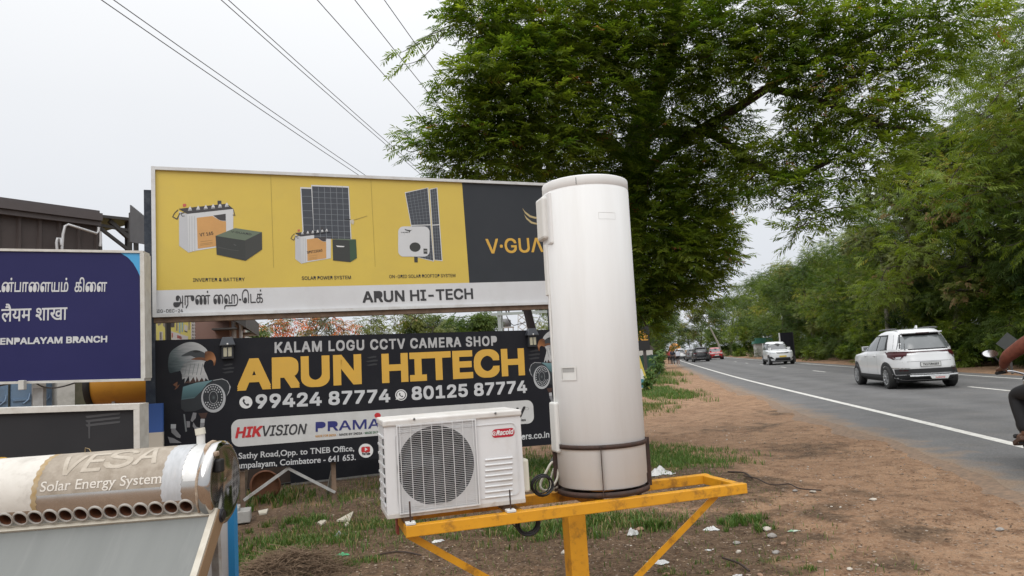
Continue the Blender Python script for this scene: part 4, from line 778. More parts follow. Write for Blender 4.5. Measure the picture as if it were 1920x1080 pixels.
for k in range(13):
    a2, h2 = -0.10, Ht * (0.80 - 0.0165 * k); patch(mb, a2 - 0.02, a2 + 0.03, h2, h2 + 0.014, 0.0008, flat('faded_red', (0.42, 0.20, 0.17)))
mb.build('warning_text', TK)
mb = MB(); a3 = tang(1083, 335)[0]; patch(mb, a3 - 0.006, a3 + 0.006, Ht - 0.058, Ht - 0.016, 0.0012, blackrub, 2); mb.build('lid_seam', TK)
mb = MB()   # control housing and conduits on the left side
z1, z2 = ST.q(1015, 450, -TV)[1] - zbot, ST.q(1015, 371, -TV)[1] - zbot
mb.box((-TR - 0.008, 0.03, (z1 + z2) / 2), (0.05, 0.13, z2 - z1), wplast); mb.build('control_housing', TK, 0.016)
mb = MB(); mb.box((-TR + 0.016, 0.0, (z1 + z2) / 2 - 0.01), (0.04, 0.16, z2 - z1 + 0.06), wcoat); mb.build('housing_base', TK, 0.012)
z3, z4 = ST.q(1020, 560, -TV)[1] - zbot, ST.q(1020, 455, -TV)[1] - zbot
mb = MB(); mb.box((-TR - 0.004, 0.02, (z3 + z4) / 2), (0.022, 0.05, z4 - z3 - 0.03), wplast); mb.build('conduit', TK, 0.006)
mb = MB(); mb.tube([(-TR - 0.004, 0.0, z3 + 0.02), (-TR - 0.006, 0.0, z3 - 0.15), (-TR - 0.002, 0.01, z3 - 0.34), (-TR - 0.004, 0.02, 0.42)], 0.0065, wplast, 8); mb.build('cable_run', TK)
z5, z6 = ST.q(1042, 850, -TV)[1] - zbot, ST.q(1040, 755, -TV)[1] - zbot
mb = MB(); mb.box((-TR - 0.008, 0.02, (z5 + z6) / 2), (0.034, 0.10, z6 - z5), wplast); mb.build('valve_cover', TK, 0.012)
mb = MB(); mb.box((TR + 0.004, 0.06, 0.56), (0.02, 0.05, 0.62), wplast); mb.build('pipe_cover', TK, 0.006)
mb = MB(); mb.tube([(TR - 0.02, 0.05, -0.01), (TR - 0.01, 0.05, -0.06), (TR - 0.01, 0.05, -0.12)], 0.016, blackrub, 10); mb.build('drain_hose', TK)

# ---- the heat pump outdoor unit
AV = 0.07; q = lambda x, y: ST.q(x, y, -AV)
c_lt, c_rt, c_lb, c_rb = q(719, 791), q(976, 766), q(727, 975), q(984, 945)
AX0, AX1 = (c_lt[0] + c_lb[0]) / 2, (c_rt[0] + c_rb[0]) / 2; AZ0, AZ1 = 0.742, (c_lt[1] + c_rt[1]) / 2; AW, AH, AD = AX1 - AX0, AZ1 - AZ0, 0.31
print('ac', AW, AH, c_lt, c_rt, c_lb, c_rb)
AC = empty('heat_pump_unit', ST.O + ST.u * AX0 - ST.n * AV + Vector((0, 0, AZ0)), rad(16.8), 'white heat pump outdoor unit with round fan grille, left end of the yellow stand', 'outdoor unit')
acw = mat('unit_white', (0.64, 0.645, 0.65), 0.35, col2=(0.58, 0.585, 0.59), scale=2.5, amt=0.8, dirt=(0.42, 0.36, 0.28), dirt_amt=0.25, dirt_scale=5)
pq = lambda x, y: (q(x, y)[0] - AX0, q(x, y)[1] - AZ0)
fc = pq(818, 872); FR = 0.5 * (pq(891, 866)[0] - pq(745, 880)[0]) * 0.985
mb = MB(); m = acw
mb.tess([[(0, 0.012), (AW, 0.012), (AW, AH - 0.03), (0, AH - 0.03)], ell(fc[0], fc[1], FR, n=56)], m, lambda p: Vector((p[0], 0, p[1])))
mb.add([(AW, 0, 0.012), (AW, AD, 0.012), (AW, AD, AH - 0.03), (AW, 0, AH - 0.03)], [(0, 1, 2, 3)], m); mb.add([(0, AD, 0.012), (AW, AD, 0.012), (AW, AD, AH), (0, AD, AH)], [(1, 0, 3, 2)], m)
mb.add([(0, 0, 0.012), (AW, 0, 0.012), (AW, AD, 0.012), (0, AD, 0.012)], [(3, 2, 1, 0)], m)
sx0, sx1, sz0, sz1 = 0.035, AD - 0.02, 0.05, AH - 0.09   # open coil window in the left side
mb.tess([[(0, 0.012), (AD, 0.012), (AD, AH - 0.03), (0, AH - 0.03)], [(sx0, sz0), (sx1, sz0), (sx1, sz1), (sx0, sz1)]], m, lambda p: Vector((0, p[0], p[1])))
mb.build('casing', AC)
mb = MB(); mb.box((AW / 2, AD / 2 - 0.002, AH - 0.016), (AW + 0.014, AD + 0.014, 0.034), mat('unit_lid', (0.62, 0.61, 0.59), 0.45, col2=(0.50, 0.48, 0.45), scale=6, amt=0.8, dirt=(0.28, 0.19, 0.12), dirt_amt=0.45, dirt_scale=9)); mb.build('lid', AC, 0.008)
mb = MB(); mb.box((AW / 2, AD / 2 - 0.002, 0.0), (AW + 0.004, AD, 0.024), mat('unit_base', (0.50, 0.48, 0.45), 0.5, dirt=(0.2, 0.11, 0.06), dirt_amt=0.8, dirt_scale=10)); mb.build('base_pan', AC, 0.003)
mb = MB(); mb.lathe([(FR, 0.0), (FR - 0.012, -0.012), (FR - 0.012, -0.10)], flat('shroud_dark', (0.05, 0.05, 0.052), 0.6), 56, (fc[0], 0, fc[1]), Matrix.Rotation(rad(90), 3, 'X')); mb.lathe([(FR - 0.012, -0.10), (0, -0.10)], voidm, 40, (fc[0], 0, fc[1]), Matrix.Rotation(rad(90), 3, 'X')); mb.build('fan_shroud', AC)
mb = MB(); fanm = flat('fan_grey', (0.035, 0.037, 0.04), 0.45)
for k in range(3):
    a = rad(120 * k + 35); B = []
    for r, t0, t1, dy0, dy1 in ((0.04, -0.5, 0.5, 0.075, 0.05), (0.10, -0.45, 0.55, 0.08, 0.045), (0.17, -0.35, 0.60, 0.085, 0.04), (FR - 0.03, -0.15, 0.55, 0.085, 0.045)):
        for t, dy in ((t0, dy0), (t1, dy1)): B.append((fc[0] + r * math.cos(a + t), dy, fc[1] + r * math.sin(a + t)))
    mb.add(B, [(2 * i, 2 * i + 1, 2 * i + 3, 2 * i + 2) for i in range(3)], fanm, True)
mb.lathe([(0.045, -0.09), (0.045, -0.045), (0.02, -0.035), (0, -0.034)], fanm, 24, (fc[0], 0, fc[1]), Matrix.Rotation(rad(90), 3, 'X')); mb.build('fan', AC)
mb = MB(); gx0, gx1 = pq(743, 800)[0], pq(895, 880)[0]; gz0, gz1 = fc[1] - FR - 0.022, fc[1] + FR + 0.016; N = 46
for k in range(N): z = gz0 + (gz1 - gz0) * (k + 0.5) / N; mb.box(((gx0 + gx1) / 2, -0.013, z), (gx1 - gx0, 0.0022, 0.0015), acw)
for k in range(8): x = gx0 + 0.015 + (gx1 - gx0 - 0.03) * k / 7; mb.box((x, -0.0155, (gz0 + gz1) / 2), (0.0030, 0.003, gz1 - gz0), acw)
for x in (gx0, gx1): mb.box((x, -0.010, (gz0 + gz1) / 2), (0.006, 0.012, gz1 - gz0 + 0.006), acw)
for z in (gz0, gz1): mb.box(((gx0 + gx1) / 2, -0.009, z), (gx1 - gx0 - 0.008, 0.010, 0.006), acw)
mb.build('fan_grille', AC)
mb = MB(); f0, f1, g0, g1 = pq(738, 800)[0], pq(968, 800)[0], 0.035, AH - 0.065
outer, inner = rrect(f0, g0, f1, g1, 0.035), rrect(f0 + 0.004, g0 + 0.004, f1 - 0.004, g1 - 0.004, 0.031)
mb.tess([outer, inner], acw, lambda p: Vector((p[0], -0.0035, p[1]))); n = len(outer); mb.add([(p[0], 0, p[1]) for p in outer] + [(p[0], -0.0035, p[1]) for p in outer], [(k, (k + 1) % n, n + (k + 1) % n, n + k) for k in range(n)], acw); mb.build('panel_ridge', AC)
for k in range(8):
    a, b_ = pq(909.5, 863 + k * 10.1), pq(960.5, 858.5 + k * 10.1); mb = MB(); mb.tube([(a[0], -0.001, a[1]), (b_[0], -0.001, b_[1] - (b_[1] - a[1]) * 0.9)], 0.0055, acw, 8); mb.build('louvre_ridge', AC)
P = [pq(943.5 + x, 811.5 - y - 0.09 * x) for x, y in rrect(-21, -8, 21, 8, 6.5)]
mb = MB(); mb.tess([P[::-1]], flat('badge_red', (0.42, 0.012, 0.030), 0.35), lambda p: Vector((p[0], -0.0015, p[1]))); badge = mb.build('badge', AC)
mb = MB(); A, B, T_ = Vector(pq(930.5, 816.8)), Vector(pq(961.5, 813.6)), Vector(pq(930.5, 807.3)); d = (B - A).normalized(); up = Vector((-d.y, d.x))
text_mesh(mb, 'Racold', whiteink, lambda x, y, l: Vector((A.x + d.x * x + up.x * y, -0.0022 - l, A.y + d.y * x + up.y * y)), w=(B - A).length, cap=(T_ - A).length, bold=0.02, ital=0.25)
c = Vector(pq(926.3, 813)); mb.tess([ell(c.x, c.y, 0.0115, n=18), ell(c.x + 0.0015, c.y, 0.0078, n=14)[::-1]], whiteink, lambda p: Vector((p[0], -0.0024, p[1]))); mb.tess([[(c.x - 0.002, c.y - 0.006), (c.x + 0.002, c.y - 0.006), (c.x + 0.004, c.y + 0.005), (c.x - 0.001, c.y + 0.003)]], whiteink, lambda p: Vector((p[0], -0.0026, p[1])))
mb.build('lettering', badge)
for x, z in (pq(776, 785.5), pq(928, 774.5)):
    mb = MB(); mb.lathe([(0, 0.005), (0.005, 0.004), (0.0065, 0)], flat('screw_grey', (0.12, 0.12, 0.12), 0.4), 10, (x, -0.012, z), Matrix.Rotation(rad(90), 3, 'X')); mb.build('screw', AC)
mb = MB(); mb.box((0.012, (sx0 + sx1) / 2, (sz0 + sz1) / 2), (0.006, sx1 - sx0, sz1 - sz0), mat('coil_fins', (0.13, 0.13, 0.13), 0.5, metal=0.5, col2=(0.05, 0.05, 0.05), scale=60, stretch=(1, 1, 0.05))); mb.build('coil', AC)
mb = MB()
for k in range(8): mb.box((-0.002, (sx0 + sx1) / 2, sz0 + (sz1 - sz0) * k / 7), (0.008, sx1 - sx0, 0.011), acw)
for y in (sx0 + (sx1 - sx0) * 0.33, sx0 + (sx1 - sx0) * 0.66): mb.box((-0.003, y, (sz0 + sz1) / 2), (0.008, 0.012, sz1 - sz0), acw)
mb.build('side_grille', AC)
z7, z8 = pq(990, 928)[1], pq(990, 868)[1]; mb = MB(); mb.box((AW + 0.022, 0.11, (z7 + z8) / 2 + 0.012), (0.044, 0.15, z8 - z7 + 0.01), cream); mb.build('valve_cover', AC, 0.012)
for x in (pq(767, 975)[0], pq(953, 955)[0]):
    mb = MB(); mb.box((x, -0.045, -0.034), (0.05, 0.05, 0.014), wplast); ft = mb.build('foot', AC, 0.003)
    mb = MB(); mb.tube([(x, -0.05, -0.028), (x, -0.05, 0.075)], 0.0042, rustm, 8); mb.build('bolt', ft)
    mb = MB(); mb.box((x, 0.15, -0.026), (0.05, 0.26, 0.028), steel_rust); mb.build('foot_rail', AC)

# cables and hoses
def coil(n, c, r, k, m, wire=0.004, flatten=0.35, seed=1, ax=(1, 0, 0)):
    rr = random.Random(seed); mb = MB(); X = Vector(ax); Z = Vector((0, 0, 1)); Y = X.cross(Z)
    pts = []; ph = 0
    for i in range(k * 16):
        a = 2 * math.pi * i / 16; w = 1 + 0.10 * math.sin(a * 0.37 + seed) ; pts.append(Vector(c) + X * (r * w * math.cos(a)) + Z * (r * w * 0.92 * math.sin(a)) + Y * (flatten * r * math.sin(a * 0.21 + seed)))
    mb.tube(pts, wire, m, 6); return mb
W = lambda u, v, z: ST.O + ST.u * u - ST.n * v + Vector((0, 0, z))
a = ST.q(1018, 940, -0.28); o = coil(5, W(a[0], 0.27, 0.775), 0.06, 5, blackrub, 0.0045, 0.5, 3, ST.u).build('cable_coil'); tag(o, 'black cable coil lying on the yellow stand between the unit and the tank', 'cable', 'black cable coils at the stand')
mb = coil(6, W(ST.q(990, 985, -0.10)[0], 0.10, 0.615), 0.062, 7, blackrub, 0.006, 0.3, 5, ST.u); mb.tube([W(ST.q(990, 985, -0.10)[0] - 0.07, 0.08, 0.60), W(ST.q(990, 985, -0.10)[0] - 0.10, 0.06, 0.63), W(ST.q(990, 985, -0.1)[0] - 0.07, 0.07, 0.68)], 0.004, blackrub, 6)
tag(mb.build('cable_coil'), 'black cable coil hanging below the front rail of the yellow stand', 'cable', 'black cable coils at the stand')
hose = mat('pale_hose', (0.50, 0.47, 0.40), 0.5, col2=(0.40, 0.37, 0.31), scale=20)
mb = MB(); g = lambda x, y, v: (lambda t: W(t[0], v, t[1]))(ST.q(x, y, -v))
mb.tube(smooth_loop([g(1046, 865, 0.40), g(1034, 868, 0.37), g(1024, 885, 0.36), g(1014, 905, 0.36), g(1016, 917, 0.34), g(1030, 918, 0.33), g(1044, 900, 0.34), g(1047, 880, 0.36)], 5, False), 0.0075, hose, 8)
mb.tube(smooth_loop([g(1046, 872, 0.42), g(1038, 880, 0.40), g(1032, 905, 0.40), g(1035, 918, 0.38), g(1046, 912, 0.36)], 5, False), 0.0065, hose, 8)
tag(mb.build('hose'), 'pale plastic hose looped beside the foot of the white tank', 'hose')

# ================================================================== SOLAR WATER HEATER (lower left)
steel = mat('stainless_steel', (0.52, 0.51, 0.49), 0.20, metal=0.9, col2=(0.42, 0.40, 0.37), scale=3, amt=0.8, dirt=(0.26, 0.21, 0.15), dirt_amt=0.55, dirt_scale=5, stretch=(1, 1, 1))
tubehole = mat('rusted_hole', (0.17, 0.060, 0.025), 0.8, col2=(0.06, 0.025, 0.014), scale=30, amt=0.9)
grime = mat('grimy_film', (0.33, 0.285, 0.23), 0.75, col2=(0.23, 0.19, 0.145), scale=14, amt=0.9, dirt=(0.40, 0.35, 0.29), dirt_amt=0.6, dirt_scale=18)
film = mat('white_film', (0.58, 0.55, 0.50), 0.5, col2=(0.47, 0.44, 0.39), scale=8, amt=0.8, dirt=(0.22, 0.19, 0.16), dirt_amt=0.45, dirt_scale=12)
tape = mat('silver_tape', (0.43, 0.44, 0.455), 0.45, col2=(0.35, 0.36, 0.37), scale=18, amt=0.9, dirt=(0.33, 0.28, 0.22), dirt_amt=0.4, dirt_scale=10, stretch=(3, 1, 1))
HY = 3.42
hc = at(421, 903, HY); hl = at(0, 934, HY); HR = 0.182
ax = (hc - hl); HTH = math.atan2(ax.y, ax.x); HTL = math.atan2(ax.z, ax.x)
HE = empty('solar_water_heater', (hc.x, hc.y, hc.z), 0, 'grimy steel solar water heater with a row of empty tube holes and a grey collector', 'solar water heater'); HE.rotation_euler = (0, -HTL, 0)
HL = 1.75                                       # tank length, running left out of the picture
AXM = Matrix(((0, 0, 1), (0, 1, 0), (-1, 0, 0)))  # lathe axis -> x
body = MB(); body.mi(steel); body.mi(tubehole)
body.lathe([(0.0, -HL), (HR - 0.01, -HL), (HR, -HL + 0.01), (HR, -0.055), (HR - 0.003, -0.05), (0, -0.05)], steel, 128, axis=AXM)
bo = body.build('tank_shell', HE); bpy.context.view_layer.update()
for p in bo.data.polygons: pass
bm = bmesh.new(); bm.from_mesh(bo.data); bmesh.ops.remove_doubles(bm, verts=bm.verts, dist=1e-5); bmesh.ops.recalc_face_normals(bm, faces=bm.faces); bm.to_mesh(bo.data); bm.free()
HA = rad(-24)                                   # direction of the holes round the tank: below the front
hdir = Vector((0, -math.cos(HA), math.sin(HA)))
hx = [at(p, 952, HY - 0.17).x - hc.x for p in (37, 66.5, 95.5, 124, 153, 181, 209.5, 237.5, 266, 294, 321, 348)]
dxh = (hx[-1] - hx[0]) / 11; hx = [hx[0] + dxh * k for k in range(-6, 12)]
cut = MB(); cut.mi(steel); cut.mi(tubehole)
ROT = Matrix((Vector((1, 0, 0)), hdir.cross(Vector((1, 0, 0))), hdir)).transposed()
for x in hx: cut.lathe([(0, 0.09), (0.0275, 0.09), (0.0275, 0.25), (0, 0.25)], tubehole, 28, (x, 0, 0), ROT)
co_ = cut.build('cutter', HE, recalc=True); bm = bmesh.new(); bm.from_mesh(co_.data); bmesh.ops.remove_doubles(bm, verts=bm.verts, dist=1e-5); bmesh.ops.recalc_face_normals(bm, faces=bm.faces); bm.to_mesh(co_.data); bm.free()
md = bo.modifiers.new('b', 'BOOLEAN'); md.object = co_; md.operation = 'DIFFERENCE'; md.solver = 'EXACT'
bpy.context.view_layer.update(); dg = bpy.context.evaluated_depsgraph_get(); nm = bpy.data.meshes.new_from_object(bo.evaluated_get(dg)); bo.modifiers.clear(); bo.data = nm; nm.set_sharp_from_angle(angle=rad(35)); bpy.data.objects.remove(co_)
for x in hx:
    mb = MB(); mb.lathe([(0.0275, HR - 0.004), (0.0275, HR + 0.003), (0.031, HR + 0.0045), (0.0355, HR + 0.002), (0.037, HR - 0.004)], mat('seal_grey', (0.36, 0.34, 0.31), 0.6, dirt=(0.2, 0.13, 0.08), dirt_amt=0.6, dirt_scale=20), 28, (x, 0, 0), ROT); mb.build('tube_seal', HE)
def hw_(x, y, h): # wrap: x along the tank, y = arc length up from the front horizontal
    a = y / HR; return Vector((x, -(HR + h) * math.cos(a), (HR + h) * math.sin(a)))
def hpatch(name, x0, x1, a0, a1, m, h=0.0006, wob_=0.0, n=40):
    mb = MB(); V = []; F = []
    for i in range(n + 1):
        a = a0 + (a1 - a0) * i / n
        for x in (x0 + wob_ * math.sin(i * 1.7), x1 + wob_ * math.sin(i * 2.3 + 1)): V.append(hw_(x, rad(a) * HR, h))
    for i in range(n): F.append((2 * i, 2 * i + 1, 2 * i + 3, 2 * i + 2))
    mb.add(V, F, m, True); return mb.build(name, HE)
xp = lambda p, y=880: at(p, y, HY - 0.16).x - hc.x
lab = hpatch('label_film', xp(72), xp(307), 7, 118, grime, 0.0008, 0.002); hpatch('left_film', xp(-70), xp(70), -13, 100, film, 0.0005); hpatch('tape_strip', xp(306), xp(343), -14, 112, tape, 0.0014, 0.003); hpatch('right_film', xp(346), xp(372), 12, 95, mat('scuffed_film', (0.56, 0.56, 0.55), 0.4, metal=0.3, col2=(0.42, 0.42, 0.41), scale=20), 0.0005, 0.002)
hpatch('glue_line', xp(64), xp(74), -14, 112, mat('glue_brown', (0.30, 0.20, 0.08), 0.7, col2=(0.42, 0.36, 0.27), scale=30), 0.0012, 0.004)
mb = MB(); txt = mat('pale_worn_letter', (0.43, 0.38, 0.315), 0.7, col2=(0.33, 0.285, 0.225), scale=20, amt=0.9)
def wrapped(mb, text, m, x0, y0, h, **k):
    t = MB(); text_mesh(t, text, m, lambda x, y, l: Vector((x0 + x, y0 + y, l)), **k); bm = bmesh.new(); vs = [bm.verts.new(v) for v in t.v]
    for f in t.f: bm.faces.new([vs[i] for i in f])
    ys = [v[1] for v in t.v]; y = min(ys) + 0.006
    while y < max(ys):
        bmesh.ops.bisect_plane(bm, geom=bm.verts[:] + bm.edges[:] + bm.faces[:], plane_co=(0, y, 0), plane_no=(0, 1, 0)); y += 0.009
    bm.verts.index_update(); mb.add([hw_(v.co.x, v.co.y, h + v.co.z) for v in bm.verts], [[v.index for v in f.verts] for f in bm.faces], m); bm.free()
for ch, x0, x1, y0 in (('V', 98, 142, 33), ('E', 147, 184, 36), ('S', 184, 240, 39), ('A', 242, 288, 42)): wrapped(mb, ch, txt, xp(x0), rad(y0) * HR, 0.0016, w=xp(x1) - xp(x0), cap=0.118, bold=0.012, ital=0.08)
wrapped(mb, 'Solar Energy System', mat('worn_white_letter', (0.62, 0.58, 0.52), 0.6), xp(80), rad(12) * HR, 0.0016, w=xp(306) - xp(80), cap=0.044, bold=0.008, serif=True); mb.build('lettering', lab)
mb = MB(); mb.lathe([(HR + 0.001, -0.054), (HR + 0.006, -0.050), (HR + 0.010, -0.026), (HR + 0.008, -0.004), (HR - 0.006, 0.006), (HR - 0.02, 0.008), (HR - 0.028, 0.001), (0.0, -0.004)], mat('cap_steel', (0.50, 0.49, 0.48), 0.10, metal=1.0, dirt=(0.25, 0.2, 0.15), dirt_amt=0.4, dirt_scale=5), 96, axis=AXM); cap = mb.build('end_cap', HE)
fo_m = mat('dried_foam', (0.42, 0.34, 0.26), 0.9, col2=(0.25, 0.16, 0.10), scale=25, amt=0.9, bump=0.8); mb = MB(); rr = random.Random(4)
P = [(-0.052 + 0.03 * k / 14 * (1 if k < 8 else 0.4) + rr.uniform(-0.006, 0.006), -(HR + 0.004) * math.cos(rad(-35 + 12.0 * k)), (HR + 0.004) * math.sin(rad(-35 + 12.0 * k))) for k in range(13)]
mb.tube(P, [0.004 + 0.004 * rr.random() + (0.006 if 7 < k < 11 else 0) for k in range(13)], fo_m, 8); mb.build('foam_seam', cap)
mb = MB(); mb.box((0.012, -0.08, 0.085), (0.03, 0.055, 0.06), blackrub); mb.build('thermostat_box', cap, 0.008)
mb = MB(); mb.box((0.008, -0.10, 0.142), (0.02, 0.03, 0.022), fo_m); mb.build('foam_lump', cap, 0.006)
mb = MB(); mb.tube([(0.0, -0.10, -0.135), (0.035, -0.10, -0.137)], 0.022, blackrub, 14); mb.tube([(-0.01, -0.10, -0.135), (0.028, -0.10, -0.137)], 0.03, flat('pipe_stub', (0.03, 0.03, 0.04), 0.5), 14); mb.build('outlet', cap)
x = xp(349); mb = MB(); mb.tube([(x, 0, HR - 0.01), (x, 0, HR + 0.055)], 0.019, wplast, 14); mb.tube([(x, 0, HR + 0.045), (x - 0.004, 0, HR + 0.075)], 0.023, cream, 14); mb.build('vent_pipe', HE)
x = xp(120); mb = MB(); mb.tube([(x, 0, HR - 0.002), (x + 0.002, 0, HR + 0.022), (x + 0.02, 0, HR + 0.016), (x + 0.03, 0, HR - 0.001)], 0.0018, flat('wire_tan', (0.3, 0.22, 0.1)), 6); mb.build('wire_loop', HE)
# flat collector under the tank, sloping down towards the viewer
glass = mat('collector_glass', (0.165, 0.173, 0.165), 0.34, spec=0.35, col2=(0.135, 0.142, 0.136), scale=5, amt=0.9, dirt=(0.25, 0.25, 0.24), dirt_amt=0.5, dirt_scale=6, stretch=(1.0, 0.12, 0.12))
colal = mat('collector_frame', (0.50, 0.47, 0.40), 0.5, col2=(0.40, 0.36, 0.29), scale=12, amt=0.8, dirt=(0.26, 0.19, 0.12), dirt_amt=0.5, dirt_scale=8); colw = mat('collector_side', (0.26, 0.17, 0.095), 0.7, col2=(0.2, 0.13, 0.07), scale=10)
c1 = at(408, 952, HY - 0.13); d = ray(368, 1080); d /= d.y; c2 = CP + d * (c1.x / d.x) if abs(d.x) > 0 else c1
dn = (c2 - c1); dn.x = 0; dn = dn.normalized(); c3 = at(0, 985, HY - 0.13); lf = (c3 - c1).normalized(); nrm = dn.cross(lf).normalized(); nrm = nrm if nrm.z > 0 else -nrm
print('collector dn', dn, c1, c2)
CE = HE; inv = Matrix.Rotation(-HTL, 3, 'Y').inverted(); toL = lambda p: inv @ (Vector(p) - hc)
LN = 1.15; WD = 1.6
def slab(name, s0, s1, t0, t1, h0, h1, m, par):
    mb = MB(); V = [toL(c1 + lf * s + dn * t + nrm * h) for h in (h0, h1) for s, t in ((s0, t0), (s1, t0), (s1, t1), (s0, t1))]
    mb.add(V, [(0, 1, 2, 3), (7, 6, 5, 4), (0, 4, 5, 1), (1, 5, 6, 2), (2, 6, 7, 3), (3, 7, 4, 0)], m); return mb.build(name, par, recalc=True)
pn = slab('collector_panel', 0.02, WD - 0.02, 0.02, LN - 0.02, -0.07, -0.012, glass, HE)
for nm, a in (('panel_edge', (0.0, 0.028, 0.0, LN, -0.012, 0.0)), ('panel_edge', (WD - 0.028, WD, 0.0, LN, -0.012, 0.0)), ('panel_edge', (0.028, WD - 0.028, 0.0, 0.034, -0.012, 0.0)), ('panel_edge', (0.028, WD - 0.028, LN - 0.028, LN, -0.012, 0.0))): slab(nm, *a, colal, pn)
slab('side_wall', -0.004, 0.014, 0.0, LN, -0.085, -0.0125, colw, pn)
for s in (0.1, WD - 0.15):
    a = toL(c1 + lf * s + Vector((0, 0.20, -0.02))); b_ = toL(Vector((c1.x + lf.x * s, c1.y + 0.25, -0.02))); mb = MB(); mb.bar(a, b_, 0.035, 0.035, gal, up=(0, 1, 0)); mb.build('rear_leg', HE)
    a = toL(c1 + lf * s + dn * (LN * 0.9) - nrm * 0.09); b_ = a.copy(); g_ = c1 + lf * s + dn * (LN * 0.9); g_.z = -0.02; mb = MB(); mb.bar(a, toL(g_), 0.035, 0.035, gal, up=(0, 1, 0)); mb.build('front_leg', HE)
# white and blue board standing behind the heater
B0 = at(421, 980, 3.95); mb = MB(); wb = empty('display_board', (B0.x, B0.y, 0), rad(-6), 'white board with blue edge strip standing behind the solar heater', 'board')
mb.box((-0.07, 0, 0.46), (0.20, 0.03, 0.92), mat('board_white', (0.60, 0.60, 0.60), 0.45, dirt=(0.35, 0.33, 0.30), dirt_amt=0.4, dirt_scale=10)); mb.build('panel', wb)
mb = MB(); mb.box((0.048, -0.004, 0.46), (0.036, 0.04, 0.93), mat('board_blue', (0.03, 0.24, 0.52), 0.4)); mb.build('edge_strip', wb)
# ================================================================== BACKGROUND LEFT: BUILDINGS, POLES, WIRES
brown = mat('brown_cladding', (0.072, 0.056, 0.052), 0.6, col2=(0.055, 0.042, 0.040), scale=1.5, amt=0.8, stretch=(1, 1, 0.2))
brownf = mat('brown_fascia', (0.095, 0.080, 0.080), 0.5); struts = flat('dark_steel', (0.05, 0.047, 0.045), 0.6)
P0_, P1_ = at(0, 395, 11.0), at(176, 411, 12.2); th = math.atan2(P1_.y - P0_.y, P1_.x - P0_.x); BH = (P0_.z + P1_.z) / 2 + 0.1
BB = Board('metal_clad_building', (P1_.x, P1_.y), th, 'dark brown metal clad building with a sloping roof edge, behind the navy blue board', 'building'); LB = 9.0
mb = MB(); V = []; F = []; k = 0; x = -LB
while x < 0:
    for dx, dy in ((0, 0), (0.02, -0.035), (0.06, -0.035), (0.08, 0)): V += [(x + dx, dy, 2.2), (x + dx, dy, BH - 0.1)]
    x += 0.30
V += [(0, 0, 2.2), (0, 0, BH - 0.1)]; n = len(V) // 2
mb.add(V, [(2 * i, 2 * i + 2, 2 * i + 3, 2 * i + 1) for i in range(n - 1)], brown); mb.add([(0, 0, 0), (0, 5, 0), (0, 5, BH - 0.1), (0, 0, BH - 0.1)], [(0, 1, 2, 3)], brown); mb.build('cladding', BB.e)
mb = MB(); mb.box((-LB / 2, 2.5, BH + 0.02), (LB + 0.1, 5.2, 0.10), brownf); mb.box((-LB / 2 + 0.02, -0.10, BH - 0.05), (LB + 0.1, 0.12, 0.13), brownf); mb.box((-LB / 2 + 0.02, -0.07, BH - 0.16), (LB + 0.1, 0.08, 0.08), brownf); mb.build('roof_fascia', BB.e)
mb = MB(); mb.box((-LB / 2, 0.12, 1.1), (LB, 0.2, 2.2), mat('mossy_plaster', (0.17, 0.155, 0.11), 0.9, col2=(0.10, 0.105, 0.06), scale=4, amt=0.9, dirt=(0.05, 0.06, 0.03), dirt_amt=0.8, dirt_scale=3)); mb.build('lower_wall', BB.e)
bdoor = mat('blue_door_paint', (0.19, 0.28, 0.40), 0.5, col2=(0.15, 0.23, 0.34), scale=5, dirt=(0.1, 0.1, 0.1), dirt_amt=0.4); bxp = lambda p: BB.q(p, 740, 0.05)[0]
for a, b_ in ((-25, 16), (22, 60), (77, 98)):
    mb = MB(); xa, xb = bxp(a), bxp(b_); mb.box(((xa + xb) / 2, -0.01, 1.08), (xb - xa, 0.05, 2.1), bdoor); d_ = mb.build('door', BB.e)
    mb = MB(); mb.box(((xa + xb) / 2, -0.045, 1.36), (xb - xa - 0.04, 0.02, 0.03), bdoor); mb.tube([(xb - 0.12, -0.05, 1.30), (xb - 0.05, -0.06, 1.36), (xb - 0.03, -0.05, 1.45)], 0.012, bdoor, 6); mb.build('latch', d_)
for a, b_, m in ((60, 76, mat('weathered_wood', (0.30, 0.28, 0.25), 0.8)), (98, 130, mat('white_pillar', (0.58, 0.57, 0.53), 0.7, dirt=(0.2, 0.2, 0.15), dirt_amt=0.5))):
    mb = MB(); mb.box(((bxp(a) + bxp(b_)) / 2, -0.12, 1.1), (bxp(b_) - bxp(a), 0.22, 2.18), m); mb.build('pillar', BB.e)
# open canopy past the corner, with struts
c0 = BB.q(236, 414); mb = MB(); V = [(0, -0.1, BH), (c0[0] + 0.2, -0.1, c0[1] + 0.05), (c0[0] + 0.2, 3.5, c0[1] + 0.05), (0, 3.5, BH)]; mb.add(V + [(p[0], p[1], p[2] - 0.05) for p in V], [(0, 1, 2, 3), (7, 6, 5, 4), (0, 4, 5, 1), (1, 5, 6, 2), (2, 6, 7, 3), (3, 7, 4, 0)], struts); mb.build('canopy_roof', BB.e)
for a, b_, w in (((176, 420), (240, 432), 0.05), ((205, 414), (240, 445), 0.07), ((188, 428), (240, 468), 0.05), ((186, 425), (188, 470), 0.05)):
    A, B_ = BB.q(*a), BB.q(*b_); mb = MB(); mb.bar((A[0], 0.0, A[1]), (B_[0], 0.0, B_[1]), w, w, struts); mb.build('strut', BB.e)
mb = MB(); mb.box((c0[0] / 2, 1.6, 1.6), (c0[0], 0.1, 3.2), mat('dark_red_wall', (0.06, 0.030, 0.026), 0.8)); mb.box((c0[0] + 0.1, 0.1, c0[1] / 2), (0.09, 0.09, c0[1]), struts); mb.build('porch_wall', BB.e)
